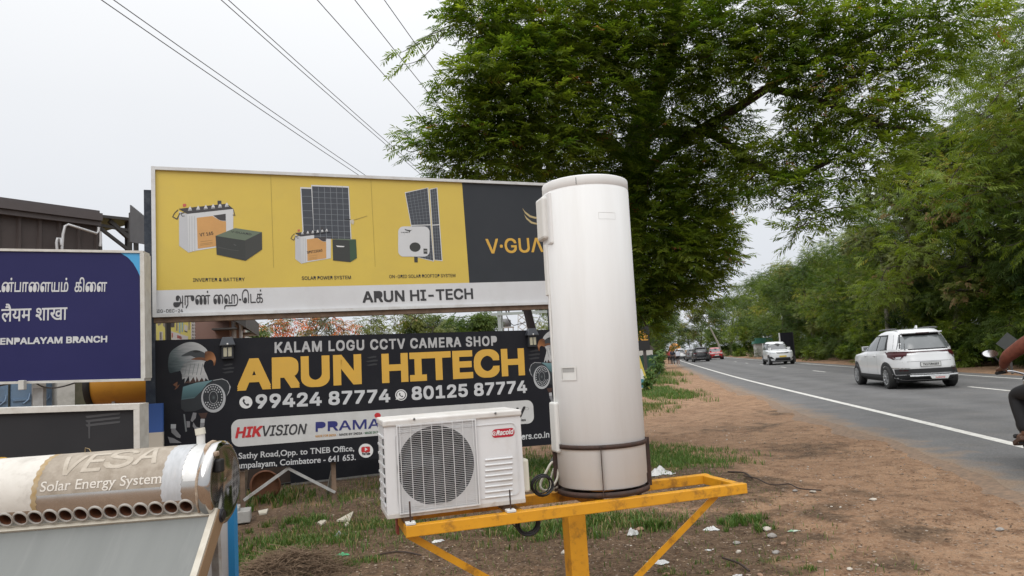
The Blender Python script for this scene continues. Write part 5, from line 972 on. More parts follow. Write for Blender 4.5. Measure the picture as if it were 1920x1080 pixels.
pvc = flat('pvc_white', (0.55, 0.55, 0.56), 0.4)
for P in (((116, 470), (118, 440), (122, 424), (128, 421), (150, 428), (181, 438), (185, 433), (185, 426)), ((107, 470), (106, 455), (108, 447), (113, 447), (115, 460)), ((188, 434), (189, 450), (188, 462))):
    mb = MB(); mb.tube([(lambda t: (t[0], -0.16, t[1]))(BB.q(*p, 0.16)) for p in P], 0.022, pvc, 6); mb.build('water_pipe', BB.e)
# corrugated hoarding panel seen edge-on beside the post
g = mat('grey_corrugated', (0.085, 0.085, 0.090), 0.6, col2=(0.06, 0.06, 0.065), scale=6); pa_, pb_ = at(244, 440, 9.2), at(275, 440, 8.75)
HP = empty('corrugated_hoarding', (pa_.x, pa_.y, 0), math.atan2(pb_.y - pa_.y, pb_.x - pa_.x), 'grey corrugated metal hoarding standing edge-on left of the dark post', 'hoarding'); L_ = 1.1
za, zb, zc = at(244, 384, 9.2).z, at(275, 415, 8.75).z, at(244, 454, 9.2).z; wpx = (pb_ - pa_).length
mb = MB(); V = []
for i in range(41):
    x = L_ * i / 40; d = 0.02 if i % 2 else 0.0; t = x / wpx; V += [(x, d, zc - 0.14 * min(t, 1.6)), (x, d, za + (zb - za) * min(t, 1.6) * 0.9)]
mb.add(V, [(2 * i, 2 * i + 2, 2 * i + 3, 2 * i + 1) for i in range(40)], g); mb.build('sheet', HP)
mb = MB(); mb.box((-0.03, 0.03, (zc + za) / 2 - 0.05), (0.05, 0.06, za - zc - 0.1), struts); mb.box((-0.03, 0.08, zc / 2), (0.05, 0.05, zc), struts); mb.box((L_, 0.08, zc / 2 - 0.2), (0.05, 0.05, zc - 0.4), struts); mb.build('frame', HP)
# orange tank with black rim behind the navy board
orm = mat('amber_tank', (0.50, 0.235, 0.022), 0.35, col2=(0.44, 0.19, 0.02), scale=2, dirt=(0.2, 0.09, 0.02), dirt_amt=0.4, dirt_scale=4)
o1 = at(170, 722, 8.9); OT = empty('orange_tank', (o1.x, o1.y, 0), rad(12), 'orange horizontal tank with a black end rim, below and behind the navy blue board', 'tank'); r = 0.26; zc_ = o1.z + 0.0
mb = MB(); mb.lathe([(0, 0.0), (r - 0.02, 0.0), (r, 0.03), (r, 1.55), (0, 1.55)], orm, 48, (0, 0, zc_), Matrix(((0, 0, 1), (0, 1, 0), (-1, 0, 0)))); mb.build('tank_shell', OT)
mb = MB(); mb.lathe([(r + 0.004, -0.005), (r + 0.012, 0.0), (r + 0.012, 0.07), (r + 0.003, 0.075)], blackrub, 48, (0, 0, zc_), Matrix(((0, 0, 1), (0, 1, 0), (-1, 0, 0)))); mb.build('end_rim', OT)
for x in (0.3, 1.3):
    for y in (-0.2, 0.2):
        mb = MB(); mb.bar((x, y * 0.6, zc_ - r * 0.75), (x, y * 1.6, -0.03), 0.035, 0.035, gal); mb.build('leg', OT)
b0 = at(271, 790, 7.6); WB = empty('site_board', (b0.x, b0.y, 0), rad(5), 'narrow blue and white board standing behind the foot of the dark post', 'board'); zt_ = at(271, 758, 7.6).z; zm_ = at(271, 812, 7.6).z
mb = MB(); mb.box((0.05, 0, (zt_ + zm_) / 2), (0.28, 0.03, zt_ - zm_), flat('board_deep_blue', (0.035, 0.10, 0.33))); mb.box((0.05, 0, zm_ / 2), (0.28, 0.03, zm_), flat('board_cream', (0.55, 0.50, 0.42))); mb.build('panel', WB)
# yellow poster building, pink building and the white one beyond
pw_ = mat('poster_yellow', (0.60, 0.52, 0.13), 0.6, col2=(0.62, 0.56, 0.22), scale=1.5)
YB = Board('poster_building', at(365, 620, 17.0), rad(14), 'yellow wall covered with coloured posters, seen in the gap between the two signs', 'building')
mb = MB(); xa = YB.q(262, 620)[0]; mb.box((xa / 2 - 0.6, 1.5, 1.95), (-xa + 1.2, 3, 3.9), pw_); wl = mb.build('wall', YB.e)
mb = MB(); rr = random.Random(5); Zs = zoomer(280, 580, 200 / 1920)
grn, ltb, gry, wht, drk, rdp = (flat('poster_' + n_, c_, 0.6) for n_, c_ in (('green', (0.20, 0.26, 0.10)), ('blue', (0.26, 0.40, 0.42)), ('grey', (0.25, 0.22, 0.18)), ('white', (0.55, 0.52, 0.50)), ('dark', (0.07, 0.06, 0.06)), ('red', (0.52, 0.14, 0.12))))
for P, m in (([(130, 180), (220, 180), (215, 260), (160, 300)], gry), ([(245, 170), (300, 168), (285, 340), (245, 290)], gry), ([(375, 160), (460, 150), (450, 320), (370, 320)], drk), ([(480, 150), (510, 150), (505, 390), (480, 385)], gry), ([(530, 170), (560, 165), (560, 430), (530, 415)], ltb), ([(580, 160), (610, 160), (605, 410), (580, 400)], ltb), ([(630, 270), (690, 300), (685, 400), (630, 370)], wht), ([(630, 380), (685, 400), (682, 420), (630, 400)], drk), ([(390, 390), (700, 490), (695, 556), (400, 560)], wht), ([(400, 420), (425, 425), (425, 510), (400, 505)], rdp), ([(500, 460), (580, 490), (580, 540), (500, 520)], rdp), ([(180, 400), (240, 400), (240, 560), (180, 560)], wht), ([(188, 410), (222, 410), (222, 550), (188, 550)], gry), ([(290, 380), (315, 350), (315, 470), (290, 510)], grn), ([(700, 170), (730, 170), (725, 370), (705, 370)], gry)): YB.shape(mb, Zs(P), m, 0.004)
for i in range(3):
    for k in range(7): YB.shape(mb, Zs([(772 + i * 26, 150 + k * 58), (786 + i * 26, 148 + k * 58), (778 + i * 26, 185 + k * 58), (764 + i * 26, 188 + k * 58)]), drk, 0.006)
YB.shape(mb, Zs([(755, 120), (850, 120), (830, 575), (750, 575)]), wht, 0.004); mb.build('posters', wl)
PB = Board('pink_building', at(366, 620, 15.5), rad(16), 'dusty pink building with a dark overhanging eave, behind the right of the poster wall', 'building'); pk = mat('pink_plaster', (0.27, 0.165, 0.135), 0.8, col2=(0.23, 0.14, 0.115), scale=1.2, amt=0.9, dirt=(0.14, 0.09, 0.075), dirt_amt=0.4, dirt_scale=1.0)
xe = PB.q(430, 620)[0]; mb = MB(); mb.box((xe / 2, 2.0, 2.2), (xe, 4, 4.4), pk); mb.build('wall', PB.e)
mb = MB(); E = [PB.q(*p, 0.5) for p in ((395, 588), (461, 584), (461, 614), (438, 601))]; mb.prism(E, 4.0, struts, lambda p: Vector((p[0], -0.5 + p[2], p[1]))); mb.build('eave', PB.e)
mb = MB(); a = PB.q(438, 618); mb.box((xe - 0.05, -0.25, a[1]), (0.5, 0.5, 0.03), struts); mb.build('ledge', PB.e); mb = MB(); mb.tube([(xe + 0.1, -0.06, 0), (xe + 0.1, -0.06, 4.2)], 0.05, pvc, 8); mb.tube([(xe + 0.24, -0.06, 0), (xe + 0.24, -0.06, 4.2)], 0.04, pvc, 8); mb.build('drain_pipe', PB.e)
WH = Board('white_building', at(460, 630, 19), rad(8), 'white building with a roof ledge, right of the pink building and behind the signs', 'building'); xw = WH.q(432, 620)[0]; zt_ = WH.q(445, 601)[1]
whw = mat('white_plaster', (0.55, 0.55, 0.53), 0.8); mb = MB(); mb.box((xw / 2 - 0.6, 2, 1.3), (-xw + 1.0, 4, 2.6), whw); mb.box((xw * 0.6 - 0.4, 2, zt_ / 2), (-xw * 0.6, 3.6, zt_), whw); mb.build('wall', WH.e); mb = MB(); z_ = WH.q(450, 629)[1]; mb.box((xw / 2 + 0.05, -0.3, z_), (-xw + 0.5, 0.9, 0.06), gal); mb.build('roof_ledge', WH.e); mb = MB(); a = WH.q(441, 612); mb.box((a[0], -0.02, a[1]), (0.13, 0.05, 0.5), voidm); mb.build('window', WH.e)
# leaning pole, gantry and distant things in the gap between the signs
pole_m = mat('dark_pole', (0.035, 0.026, 0.027), 0.8, col2=(0.05, 0.04, 0.04), scale=10); A, B_ = at(1003, 640, 12.2), at(983, 560, 12.2); d = (B_ - A) / (B_.z - A.z); base = A - d * A.z
mb = MB(); mb.tube([base - d * 0.03, base + d * 3.6], [0.085, 0.065], pole_m, 12); tag(mb.build('leaning_pole'), 'dark leaning pole rising behind the right end of the black shop sign', 'pole')
GY = 26.0; g0 = at(936, 600, GY); GA_ = Board('substation_gantry', (g0.x, g0.y), rad(6), 'grey steel substation gantry with insulators seen between the two signs, left of the leaning pole', 'gantry'); gm_ = flat('gantry_grey', (0.32, 0.36, 0.35), 0.6); zb_ = GA_.q(960, 588)[1]
for x in (0.0, 4.2):
    mb = MB(); mb.box((x, 0, (zb_ + 0.9) / 2), (0.11, 0.11, zb_ + 0.9), gm_); mb.box((x + 0.11, 0.1, (zb_ + 0.9) / 2), (0.06, 0.06, zb_ + 0.9), gm_); mb.build('post', GA_.e)
mb = MB(); mb.box((2.0, -0.06, zb_), (4.6, 0.06, 0.10), gm_); mb.build('crossbeam', GA_.e)
for p in (949, 954, 980, 1012, 1015, 1024):
    x = GA_.q(p, 588)[0]; mb = MB(); mb.tube([(x, -0.06, zb_ + 0.05), (x, -0.06, zb_ + 0.17)], 0.025, blackrub, 8); mb.lathe([(0, 0.17), (0.07, 0.18), (0.08, 0.24), (0.05, 0.26), (0.08, 0.29), (0.06, 0.36), (0, 0.38)], blackrub, 10, (x, -0.06, zb_)); mb.build('insulator', GA_.e)
mb = MB(); q_ = lambda x, y: (lambda t: (t[0], -0.1, t[1]))(GA_.q(x, y)); mb.tube(smooth_loop([q_(949, 592), q_(955, 603), q_(962, 610), q_(972, 608), q_(985, 605)], 5, False), 0.015, blackrub, 5); mb.build('jumper_cable', GA_.e)
mb = MB(); mb.tube(smooth_loop([q_(1013, 590), q_(1008, 602), q_(1002, 608), q_(996, 608)], 5, False), 0.012, blackrub, 5); mb.build('jumper_cable', GA_.e)
w0 = at(949, 620, 40); WT = empty('rooftop_tank', (w0.x, w0.y, 0), 0, 'small grey water tank on thin stilts, far behind the signs', 'water tank'); mb = MB(); z_ = at(949, 614, 40).z; mb.lathe([(0.0, 0), (0.30, 0), (0.30, 0.36), (0.15, 0.46), (0, 0.47)], flat('tank_dark_grey', (0.12, 0.12, 0.12)), 16, (0, 0, z_ + 0.03)); mb.build('tank_shell', WT); mb = MB(); mb.box((0, 0, z_), (0.9, 0.6, 0.05), gal); mb.build('platform', WT)
for x in (-0.4, -0.13, 0.13, 0.4): mb = MB(); mb.box((x, 0, z_ / 2), (0.05, 0.05, z_), gal); mb.build('leg', WT)
t0 = at(980, 620, 90); LT = empty('lattice_mast', (t0.x, t0.y, 0), 0, 'thin far lattice mast between the gantry and the leaning pole', 'mast'); zt_ = at(980, 589, 90).z; mb = MB(); hwid = lambda z: 0.95 - 0.5 * z / zt_
for sx in (-1, 1):
    for sy in (-1, 1): mb.bar((sx * hwid(0), sy * hwid(0), 0), (sx * hwid(zt_), sy * hwid(zt_), zt_), 0.09, 0.09, gal)
for k in range(9):
    z0, z1 = zt_ * k / 9, zt_ * (k + 1) / 9
    for sy in (-1, 1): mb.bar((-hwid(z0), sy * hwid(z0), z0), (hwid(z1), sy * hwid(z1), z1), 0.07, 0.07, gal); mb.bar((hwid(z0), sy * hwid(z0), z0), (-hwid(z1), sy * hwid(z1), z1), 0.07, 0.07, gal)
mb.build('mast', LT)
# overhead wires running along the road, high on the left
wirem = flat('wire_grey', (0.06, 0.06, 0.065), 0.6); rdv = Vector((math.sin(rad(10.3)), math.cos(rad(10.3)), 0))
for (px, py), z, lab in (((672, 328), 7.2, 'thin overhead wire, lower left line of the left pair'), ((684, 328), 7.3, 'thin overhead wire, upper right line of the left pair'), ((796, 333), 7.6, 'thin overhead wire, lower line of the middle pair'), ((803, 333), 7.7, 'thin overhead wire, upper line of the middle pair'), ((790, 218), 8.0, 'single overhead wire, first right of the middle pair'), ((828, 205), 8.2, 'single overhead wire, second right of the middle pair'), ((835, 160), 8.4, 'single overhead wire nearest the big tree crown')):
    p = gnd(px, py, z); pts = []
    for k in range(25):
        s = -26 + 2.9 * k; pts.append(p + rdv * s + Vector((0, 0, 0.0009 * (s - 10) ** 2 - 0.09)))
    mb = MB(); mb.tube(pts, 0.0085, wirem, 5); tag(mb.build('overhead_wire'), lab, 'wire', 'overhead wires along the road')
# wire from the dark post to the navy board, and the one hanging beside the post
f = lambda P: [at(x, y, Y) for x, y, Y in P]
mb = MB(); mb.tube(smooth_loop(f([(274, 592, 8.25), (258, 618, 8.0), (230, 655, 7.6), (200, 683, 7.3), (172, 702, 7.1), (140, 718, 6.95), (105, 727, 6.9), (80, 725, 6.9), (62, 715, 6.9), (47, 710, 6.9), (41, 715, 6.88), (20, 719, 6.85), (-60, 735, 6.8)]), 6, False), 0.007, flat('cable_grey', (0.10, 0.095, 0.09), 0.6), 6); tag(mb.build('power_cable'), 'thin grey cable slung from the dark post down to the navy blue board', 'cable')
mb = MB(); mb.tube(smooth_loop(f([(285, 578, 8.2), (289, 610, 8.2), (297, 680, 8.2), (306, 750, 8.25), (316, 818, 8.3), (318, 835, 8.3)]), 6, False), 0.006, flat('cable_pale', (0.22, 0.22, 0.22), 0.6), 6); tag(mb.build('hanging_cable'), 'pale cable hanging beside the dark post over the left end of the black shop sign', 'cable')
# rubbish and bits lying on the ground
def chunk(px, py, r, m, lab, cat, flatn=0.5, seed=1, name='stone', group=None, z=0.0):
    rr = random.Random(seed); bm = bmesh.new(); bmesh.ops.create_icosphere(bm, subdivisions=2, radius=r); k = [Vector((rr.uniform(-1, 1), rr.uniform(-1, 1), rr.uniform(-1, 1))).normalized() for _ in range(7)]
    for v in bm.verts:
        for n_ in k:
            t = v.co.dot(n_) - r * 0.72
            if t > 0: v.co -= n_ * t
        v.co.z *= flatn; v.co.x *= 1.15
    me = bpy.data.meshes.new(name); bm.to_mesh(me); bm.free(); me.materials.append(m); o = bpy.data.objects.new(name, me); COL.objects.link(o); g_ = gnd(px, py); o.location = (g_.x, g_.y, gz(g_.x, g_.y) + r * flatn * 0.55 + z); o.rotation_euler = (0, 0, rr.uniform(0, 6)); return tag(o, lab, cat, group)
st1 = mat('stone_grey', (0.27, 0.25, 0.23), 0.9, col2=(0.18, 0.165, 0.15), scale=20, bump=0.4); st2 = mat('stone_pale', (0.46, 0.42, 0.36), 0.9, col2=(0.35, 0.31, 0.26), scale=20); st3 = mat('stone_brown', (0.28, 0.17, 0.11), 0.9, col2=(0.2, 0.13, 0.09), scale=20)
for i, (px, py, r, m, lab) in enumerate(((1446, 998, 0.042, st1, 'grey stone right of the thin grass tuft, near the green packet'), (1437, 986, 0.035, st2, 'pale stone above the grey stone beside the grass tuft'), (1454, 1029, 0.030, st1, 'round grey stone below the packet on the dark earth'), (1384, 1028, 0.024, st2, 'small cream stone on the dark litter below the grass tuft'), (1380, 1009, 0.030, st1, 'dark grey stone on litter just below the grass tuft'), (1469, 1011, 0.026, st3, 'reddish stone beside the grey stone on the litter'), (1425, 1075, 0.024, st3, 'orange brown stone at the bottom edge of the ground'), (1593, 1070, 0.022, st2, 'pale stone at the bottom edge, on the gravel'), (1062, 1035, 0.045, st2, 'pale lump just left of the yellow post'), (1250, 1073, 0.022, st3, 'brown stone beside the right brace of the stand'), (1523, 918, 0.035, st2, 'pale pebble on the dark twig line on the shoulder'), (1490, 918, 0.030, st1, 'grey pebble on the dark twig line on the shoulder'), (1873, 985, 0.03, st1, 'dark grey stone far right on the shoulder'), (1637, 937, 0.032, st2, 'pale flat stone alone on the right of the shoulder'), (1200, 990, 0.04, st3, 'brown clod on grass right of the yellow post'), (655, 1085, 0.03, st3, 'brown stone at the bottom edge near the brush pile'))): chunk(px, py, r, m, lab, 'stone', 0.55, i + 3, 'stone', 'stones lying on the earth')
rag = mat('white_plastic_bag', (0.52, 0.52, 0.51), 0.5, col2=(0.5, 0.5, 0.5), scale=30)
def rags(px, py, w, d, h, m, lab, cat, name, seed, group=None):
    rr = random.Random(seed); g_ = gnd(px, py); N = 18; V = []; F = []
    ph = [rr.uniform(0, 6) for _ in range(8)]
    for j in range(N):
        for i in range(N):
            u, v = i / (N - 1) * 2 - 1, j / (N - 1) * 2 - 1; a = math.atan2(v, u); rr_ = max(abs(u), abs(v)); k = (1 + 0.28 * math.sin(2 * a + ph[0]) + 0.2 * math.sin(5 * a + ph[1])) * rr_
            z = (1 - rr_ ** 1.5) * (0.55 + 0.45 * math.sin(5 * u + ph[2]) * math.sin(4 * v + ph[3])) + 0.18 * abs(math.sin(9 * u + 5 * v + ph[4])) * (1 - rr_ * 0.6)
            V.append((w / 2 * k * math.cos(a), d / 2 * k * math.sin(a), 0.002 + h * z))
    for j in range(N - 1):
        for i in range(N - 1): F.append((j * N + i, j * N + i + 1, (j + 1) * N + i + 1, (j + 1) * N + i))
    V = [(x * 0.8, y * 0.8, z * 0.8) for x, y, z in V]; mb = MB(); mb.add(V, F, m, True); o = mb.build(name); o.location = (g_.x, g_.y, gz(g_.x, g_.y)); o.rotation_euler = (0, 0, rr.uniform(-0.4, 0.4)); return tag(o, lab, cat, group)
rags(1234, 884, 0.40, 0.34, 0.12, rag, 'crumpled white plastic bag on the earth just right of the white tank', 'plastic bag', 'plastic_bag', 2); rags(1255, 886, 0.20, 0.15, 0.04, rag, 'flat tail of white plastic lying beside the crumpled bag', 'plastic scrap', 'plastic_scrap', 5)
rags(1333, 986, 0.13, 0.10, 0.05, rag, 'small crumpled white paper left of the thin grass tuft', 'paper', 'paper_scrap', 3); rags(1187, 1000, 0.10, 0.06, 0.09, rag, 'pale standing plastic scrap on the grass right of the yellow post', 'plastic scrap', 'plastic_scrap', 8); rags(1232, 1052, 0.16, 0.12, 0.05, rag, 'grey crumpled plastic beside the right brace of the stand', 'plastic scrap', 'plastic_scrap', 9)
rags(1327, 1022, 0.055, 0.04, 0.012, rag, 'small white packet on dark litter below the brace', 'packet', 'packet', 10); rags(1383, 1074, 0.085, 0.035, 0.012, rag, 'thin white packet at the bottom edge of the picture', 'packet', 'packet', 11)
rags(1487, 990, 0.11, 0.05, 0.02, mat('green_wrapper', (0.10, 0.28, 0.12), 0.35, col2=(0.5, 0.5, 0.45), scale=25, amt=1.0), 'green and white snack packet on the dark litter', 'packet', 'packet', 12); rags(641, 1041, 0.13, 0.07, 0.03, mat('green_plastic', (0.04, 0.30, 0.12), 0.35), 'crumpled bright green wrapper near the brush pile', 'wrapper', 'wrapper', 13); rags(635, 997, 0.14, 0.12, 0.06, mat('foil_grey', (0.30, 0.31, 0.32), 0.4, col2=(0.14, 0.14, 0.15), scale=40, amt=1.0), 'crumpled grey foil on the weedy earth', 'foil', 'foil_scrap', 14); rags(820, 1010, 0.14, 0.07, 0.03, rag, 'white scrap on the ground below the left end of the stand', 'paper', 'paper_scrap', 15)
rags(1885, 833, 0.28, 0.10, 0.02, rag, 'white scrap on the road beside the edge line', 'paper', 'paper_scrap', 21)
tile = mat('broken_tile', (0.47, 0.43, 0.35), 0.7, col2=(0.38, 0.34, 0.28), scale=12)
for P, lab in (([(631, 977), (663, 963), (656, 978)], 'triangular piece of broken tile lying on the weeds'), ([(595, 976), (607, 970), (612, 973), (603, 980)], 'small broken tile left of the triangular piece'), ([(646, 982), (652, 977), (654, 982), (648, 985)], 'tiny tile chip below the triangular piece'), ([(484, 957), (503, 954), (500, 961), (486, 962)], 'flat pale slab chip near the white and blue board')):
    G_ = [gnd(*p) for p in P]; c = sum(G_, Vector()) / len(G_); mb = MB(); mb.prism([(p.x - c.x, p.y - c.y) for p in G_], 0.018, tile); o = mb.build('tile_piece', recalc=True); o.location = (c.x, c.y, gz(c.x, c.y) + 0.004); o.rotation_euler = (0.04, -0.05, 0); tag(o, lab, 'tile', 'broken tile pieces')
g_ = gnd(452, 975); mb = MB(); mb.box((0, 0, 0.06), (0.42, 0.25, 0.12), mat('concrete', (0.36, 0.35, 0.33), 0.9, col2=(0.26, 0.25, 0.23), scale=14, bump=0.4)); mb.box((-0.05, 0.02, 0.14), (0.30, 0.22, 0.04), mat('concrete', (0, 0, 0))); o = mb.build('concrete_block', bevel=0.008); o.location = (g_.x - 0.12, g_.y, -0.02); o.rotation_euler = (0, 0, 0.3); tag(o, 'pale concrete block on the ground beside the white and blue board', 'block')
def pile(px, py, rx, ry, h, n, lab, name, seed):
    rr = random.Random(seed); c = gnd(px, py); mb = MB(); m1 = mat('dead_twig', (0.20, 0.135, 0.085), 0.9, col2=(0.12, 0.08, 0.05), scale=30); V = []; F = []
    mb.add([(0, 0, h * 0.7)] + [(rx * 0.85 * math.cos(2 * math.pi * k / 20), ry * 0.85 * math.sin(2 * math.pi * k / 20), -0.02) for k in range(20)], [(0, 1 + k, 1 + (k + 1) % 20) for k in range(20)], mat('brush_core', (0.09, 0.062, 0.04), 0.95))
    for _ in range(n):
        a, r_ = rr.uniform(0, 6.28), rr.random() ** 0.6; x, y = rx * r_ * math.cos(a), ry * r_ * math.sin(a); z = h * (1 - r_ ** 1.6) * rr.uniform(0.7, 1.1); b_ = rr.uniform(0, 6.28); l = rr.uniform(0.05, 0.22); dz = rr.uniform(-0.25, 0.3) * l
        p = Vector((x, y, z)); q_ = p + Vector((math.cos(b_) * l, math.sin(b_) * l, dz)); mid = (p + q_) / 2 + Vector((0, 0, rr.uniform(-0.02, 0.02))); mb.tube([p, mid, q_], rr.uniform(0.0012, 0.003), m1, 3, cap=False)
    o = mb.build(name); o.location = (c.x, c.y, -0.01); return tag(o, lab, 'brush pile')
pile(545, 1072, 0.42, 0.24, 0.17, 1300, 'heap of dry brown brush on the earth near the solar heater', 'brush_pile', 3)
for P, lab, r in (([(1395, 893), (1420, 900), (1440, 908), (1460, 912), (1480, 908), (1500, 919), (1540, 920)], 'long dark fallen branch on the shoulder right of the yellow stand', 0.007), ([(1365, 885), (1395, 889), (1410, 897)], 'short dark branch behind the right end of the stand', 0.01), ([(1355, 1047), (1385, 1060), (1405, 1072)], 'thin dark stick at the bottom right of the brace', 0.008), ([(600, 1060), (680, 1050), (745, 1035), (790, 1045)], 'thin bent twig on the ground right of the brush pile', 0.006)):
    mb = MB(); mb.tube(smooth_loop([gnd(*p) + Vector((0, 0, 0.004 + 0.012 * (k % 2))) for k, p in enumerate(P)], 4, False), r, mat('dark_branch', (0.045, 0.030, 0.024), 0.9), 6); tag(mb.build('fallen_branch'), lab, 'branch', 'fallen branches on the earth')
# rusty drum lid and dark boards under the shop sign
L0 = gnd(492, 938); mb = MB(); lid = mat('rusty_orange', (0.23, 0.085, 0.035), 0.75, col2=(0.14, 0.06, 0.03), scale=12, amt=0.9); R_ = Matrix.Rotation(rad(66), 3, 'X') ; mb.lathe([(0, 0), (0.155, 0.002), (0.17, 0.012), (0.17, 0.03), (0.15, 0.035)], lid, 32, (0, 0, 0), R_); o = mb.build('drum_lid'); o.location = (L0.x, L0.y + 0.1, 0.155); o.rotation_euler = (0, 0, rad(35)); o.scale = (1.1, 1, 1.1); tag(o, 'round rusty orange drum lid leaning under the left end of the black shop sign', 'lid')
for (a, b_, Y, h, lab) in ((440, 560, 9.6, 0.30, 'dark brown board on edge behind the left legs of the shop sign'), (545, 735, 9.9, 0.62, 'black fallen signboard leaning on edge below the shop sign')):
    A, B_ = at(a, 900, Y), at(b_, 895, Y + 0.5); e_ = empty('fallen_board', (A.x, A.y, 0), math.atan2(B_.y - A.y, B_.x - A.x), lab, 'board'); w = (B_ - A).length; mb = MB(); mb.box((w / 2, 0.10, h / 2 - 0.01), (w, 0.03, h), kblack if h > 0.4 else mat('brown_board', (0.06, 0.04, 0.03), 0.8), Matrix.Rotation(rad(-22), 3, 'X')); mb.build('panel', e_)
    mb = MB(); mb.box((w / 2, -0.02, 0.012), (w, 0.03, 0.024), gal if h > 0.4 else struts); mb.build('edge_frame', e_)
# ================================================================== TREES AND SHRUBS
def spray_templates(K, n, L, W, R, seed, seg=2, droop=0.45, pair=True):
    """K leafy twigs along +x: n leaves each, strips of 'seg' quads that arch and droop"""
    rg_ = np.random.default_rng(seed); out = []
    for _ in range(K):
        V = []; F = []
        for i in range(n):
            t = (i + 0.6) / n; sd_ = 1 if i % 2 else -1
            if i == n - 1: ang = rg_.uniform(-0.2, 0.2)
            else: ang = sd_ * rg_.uniform(0.7, 1.15)
            p = np.array([R * t, 0.0, -0.10 * R * t * t]); d = np.array([math.cos(ang), math.sin(ang), rg_.uniform(-0.25, 0.25)]); d /= np.linalg.norm(d)
            l = L * rg_.uniform(0.7, 1.15) * (1 - 0.25 * abs(t - 0.5)); s = np.cross(d, [0, 0, 1]); s /= np.linalg.norm(s); s = s + np.array([0, 0, rg_.uniform(-0.5, 0.5)]); s /= np.linalg.norm(s); b = len(V)
            for k in range(seg + 1):
                f = k / seg; c = p + d * l * f + np.array([0, 0, -droop * l * f * f]); w = W * (0.30 if k == 0 else (0.22 if k == seg else 1.0)) / 2
                V += [c - s * w, c + s * w]
            for k in range(seg): F.append([b + 2 * k, b + 2 * k + 1, b + 2 * k + 3, b + 2 * k + 2])
        out.append((np.array(V), np.array(F)))
    return out
def rotmats(yaw, pitch, roll):
    cy, sy, cp, sp, cr, sr = np.cos(yaw), np.sin(yaw), np.cos(pitch), np.sin(pitch), np.cos(roll), np.sin(roll)
    M = np.empty((len(yaw), 3, 3)); M[:, 0, 0] = cy * cp; M[:, 1, 0] = sy * cp; M[:, 2, 0] = sp
    M[:, 0, 1] = -sy * cr - cy * sp * sr; M[:, 1, 1] = cy * cr - sy * sp * sr; M[:, 2, 1] = cp * sr
    M[:, 0, 2] = sy * sr - cy * sp * cr; M[:, 1, 2] = -cy * sr - sy * sp * cr; M[:, 2, 2] = cp * cr
    return M
def foliage(name, P, yaw, pitch, scale, tint, T, m, parent, seed=1):
    rg_ = np.random.default_rng(seed); N = len(P); M = rotmats(yaw, pitch, rg_.uniform(-0.6, 0.6, N)) * scale[:, None, None]; which = rg_.integers(0, len(T), N); VV = []; FF = []; TT = []; off = 0
    for k, (v, f) in enumerate(T):
        i = np.where(which == k)[0]
        if not len(i): continue
        X = np.einsum('nij,vj->nvi', M[i], v) + P[i][:, None, :]; VV.append(X.reshape(-1, 3)); FF.append((f[None] + (np.arange(len(i)) * len(v))[:, None, None] + off).reshape(-1, 4)); off += len(i) * len(v)
        TT.append(np.clip(np.repeat(tint[i], len(f)) + rg_.normal(0, 0.05, len(i) * len(f)), 0, 1))
    return np_mesh(name, np.concatenate(VV), np.concatenate(FF), m, parent, np.concatenate(TT))
def cluster_points(C, r, n, rg_, flat_=0.75, shell=0.45):
    """n points in a blob, biased to its skin"""
    d = rg_.normal(size=(n, 3)); d /= np.linalg.norm(d, axis=1)[:, None]; u = rg_.random(n) ** shell
    lump = 1 + 0.22 * np.sin(3 * d[:, 0] + C[0] * 5) * np.sin(4 * d[:, 1] + C[1] * 3) + 0.15 * np.sin(7 * d[:, 2] + 2 * d[:, 0])
    o = d * (u * lump * r)[:, None]; o[:, 2] *= flat_; return np.array(C) + o, d
bark = mat('dark_bark', (0.080, 0.062, 0.048), 0.9, col2=(0.042, 0.032, 0.026), scale=9, amt=1.0, bump=0.7, bscale=30, stretch=(1, 1, 0.3)); bark2 = mat('grey_bark', (0.085, 0.070, 0.055), 0.9, col2=(0.045, 0.036, 0.028), scale=9, amt=1.0, bump=0.6, bscale=30, stretch=(1, 1, 0.3))
class Limbs:
    """a branch skeleton: new limbs grow from the nearest existing node"""
    def __init__(s): s.N = []; s.runs = []
    def path(s, P, r0, r1, n=5):
        Q = smooth_loop(P, n, False); L = len(Q); R = [r0 + (r1 - r0) * k / (L - 1) for k in range(L)]; s.runs.append((Q, R)); s.N += list(zip(Q, R))
    def reach(s, C, rg_, rmax=0.12, tip=0.015, up=0.25):
        C = Vector(C); b = min(s.N, key=lambda nr: (nr[0] - C).length + (0.8 if nr[0].z > C.z + 0.3 else 0) - 2.2 * min(nr[1], 0.2)); p, r = b; d = C - p; L = d.length
        if L < 0.05: return
        side = Vector(rg_.normal(size=3)) * 0.10 * L; mid1 = p + d * 0.33 + Vector((0, 0, up * L * 0.25)) + side; mid2 = p + d * 0.7 + Vector((0, 0, up * L * 0.25)) - side * 0.5
        s.path([p, mid1, mid2, C], min(r * 0.7, rmax, 0.02 + 0.028 * L), tip, 4)
    def build(s, name, m, parent, n=8):
        mb = MB()
        for Q, R in s.runs: mb.tube(Q, R, m, n if R[0] > 0.05 else 5, cap=False)
        return mb.build(name, parent)
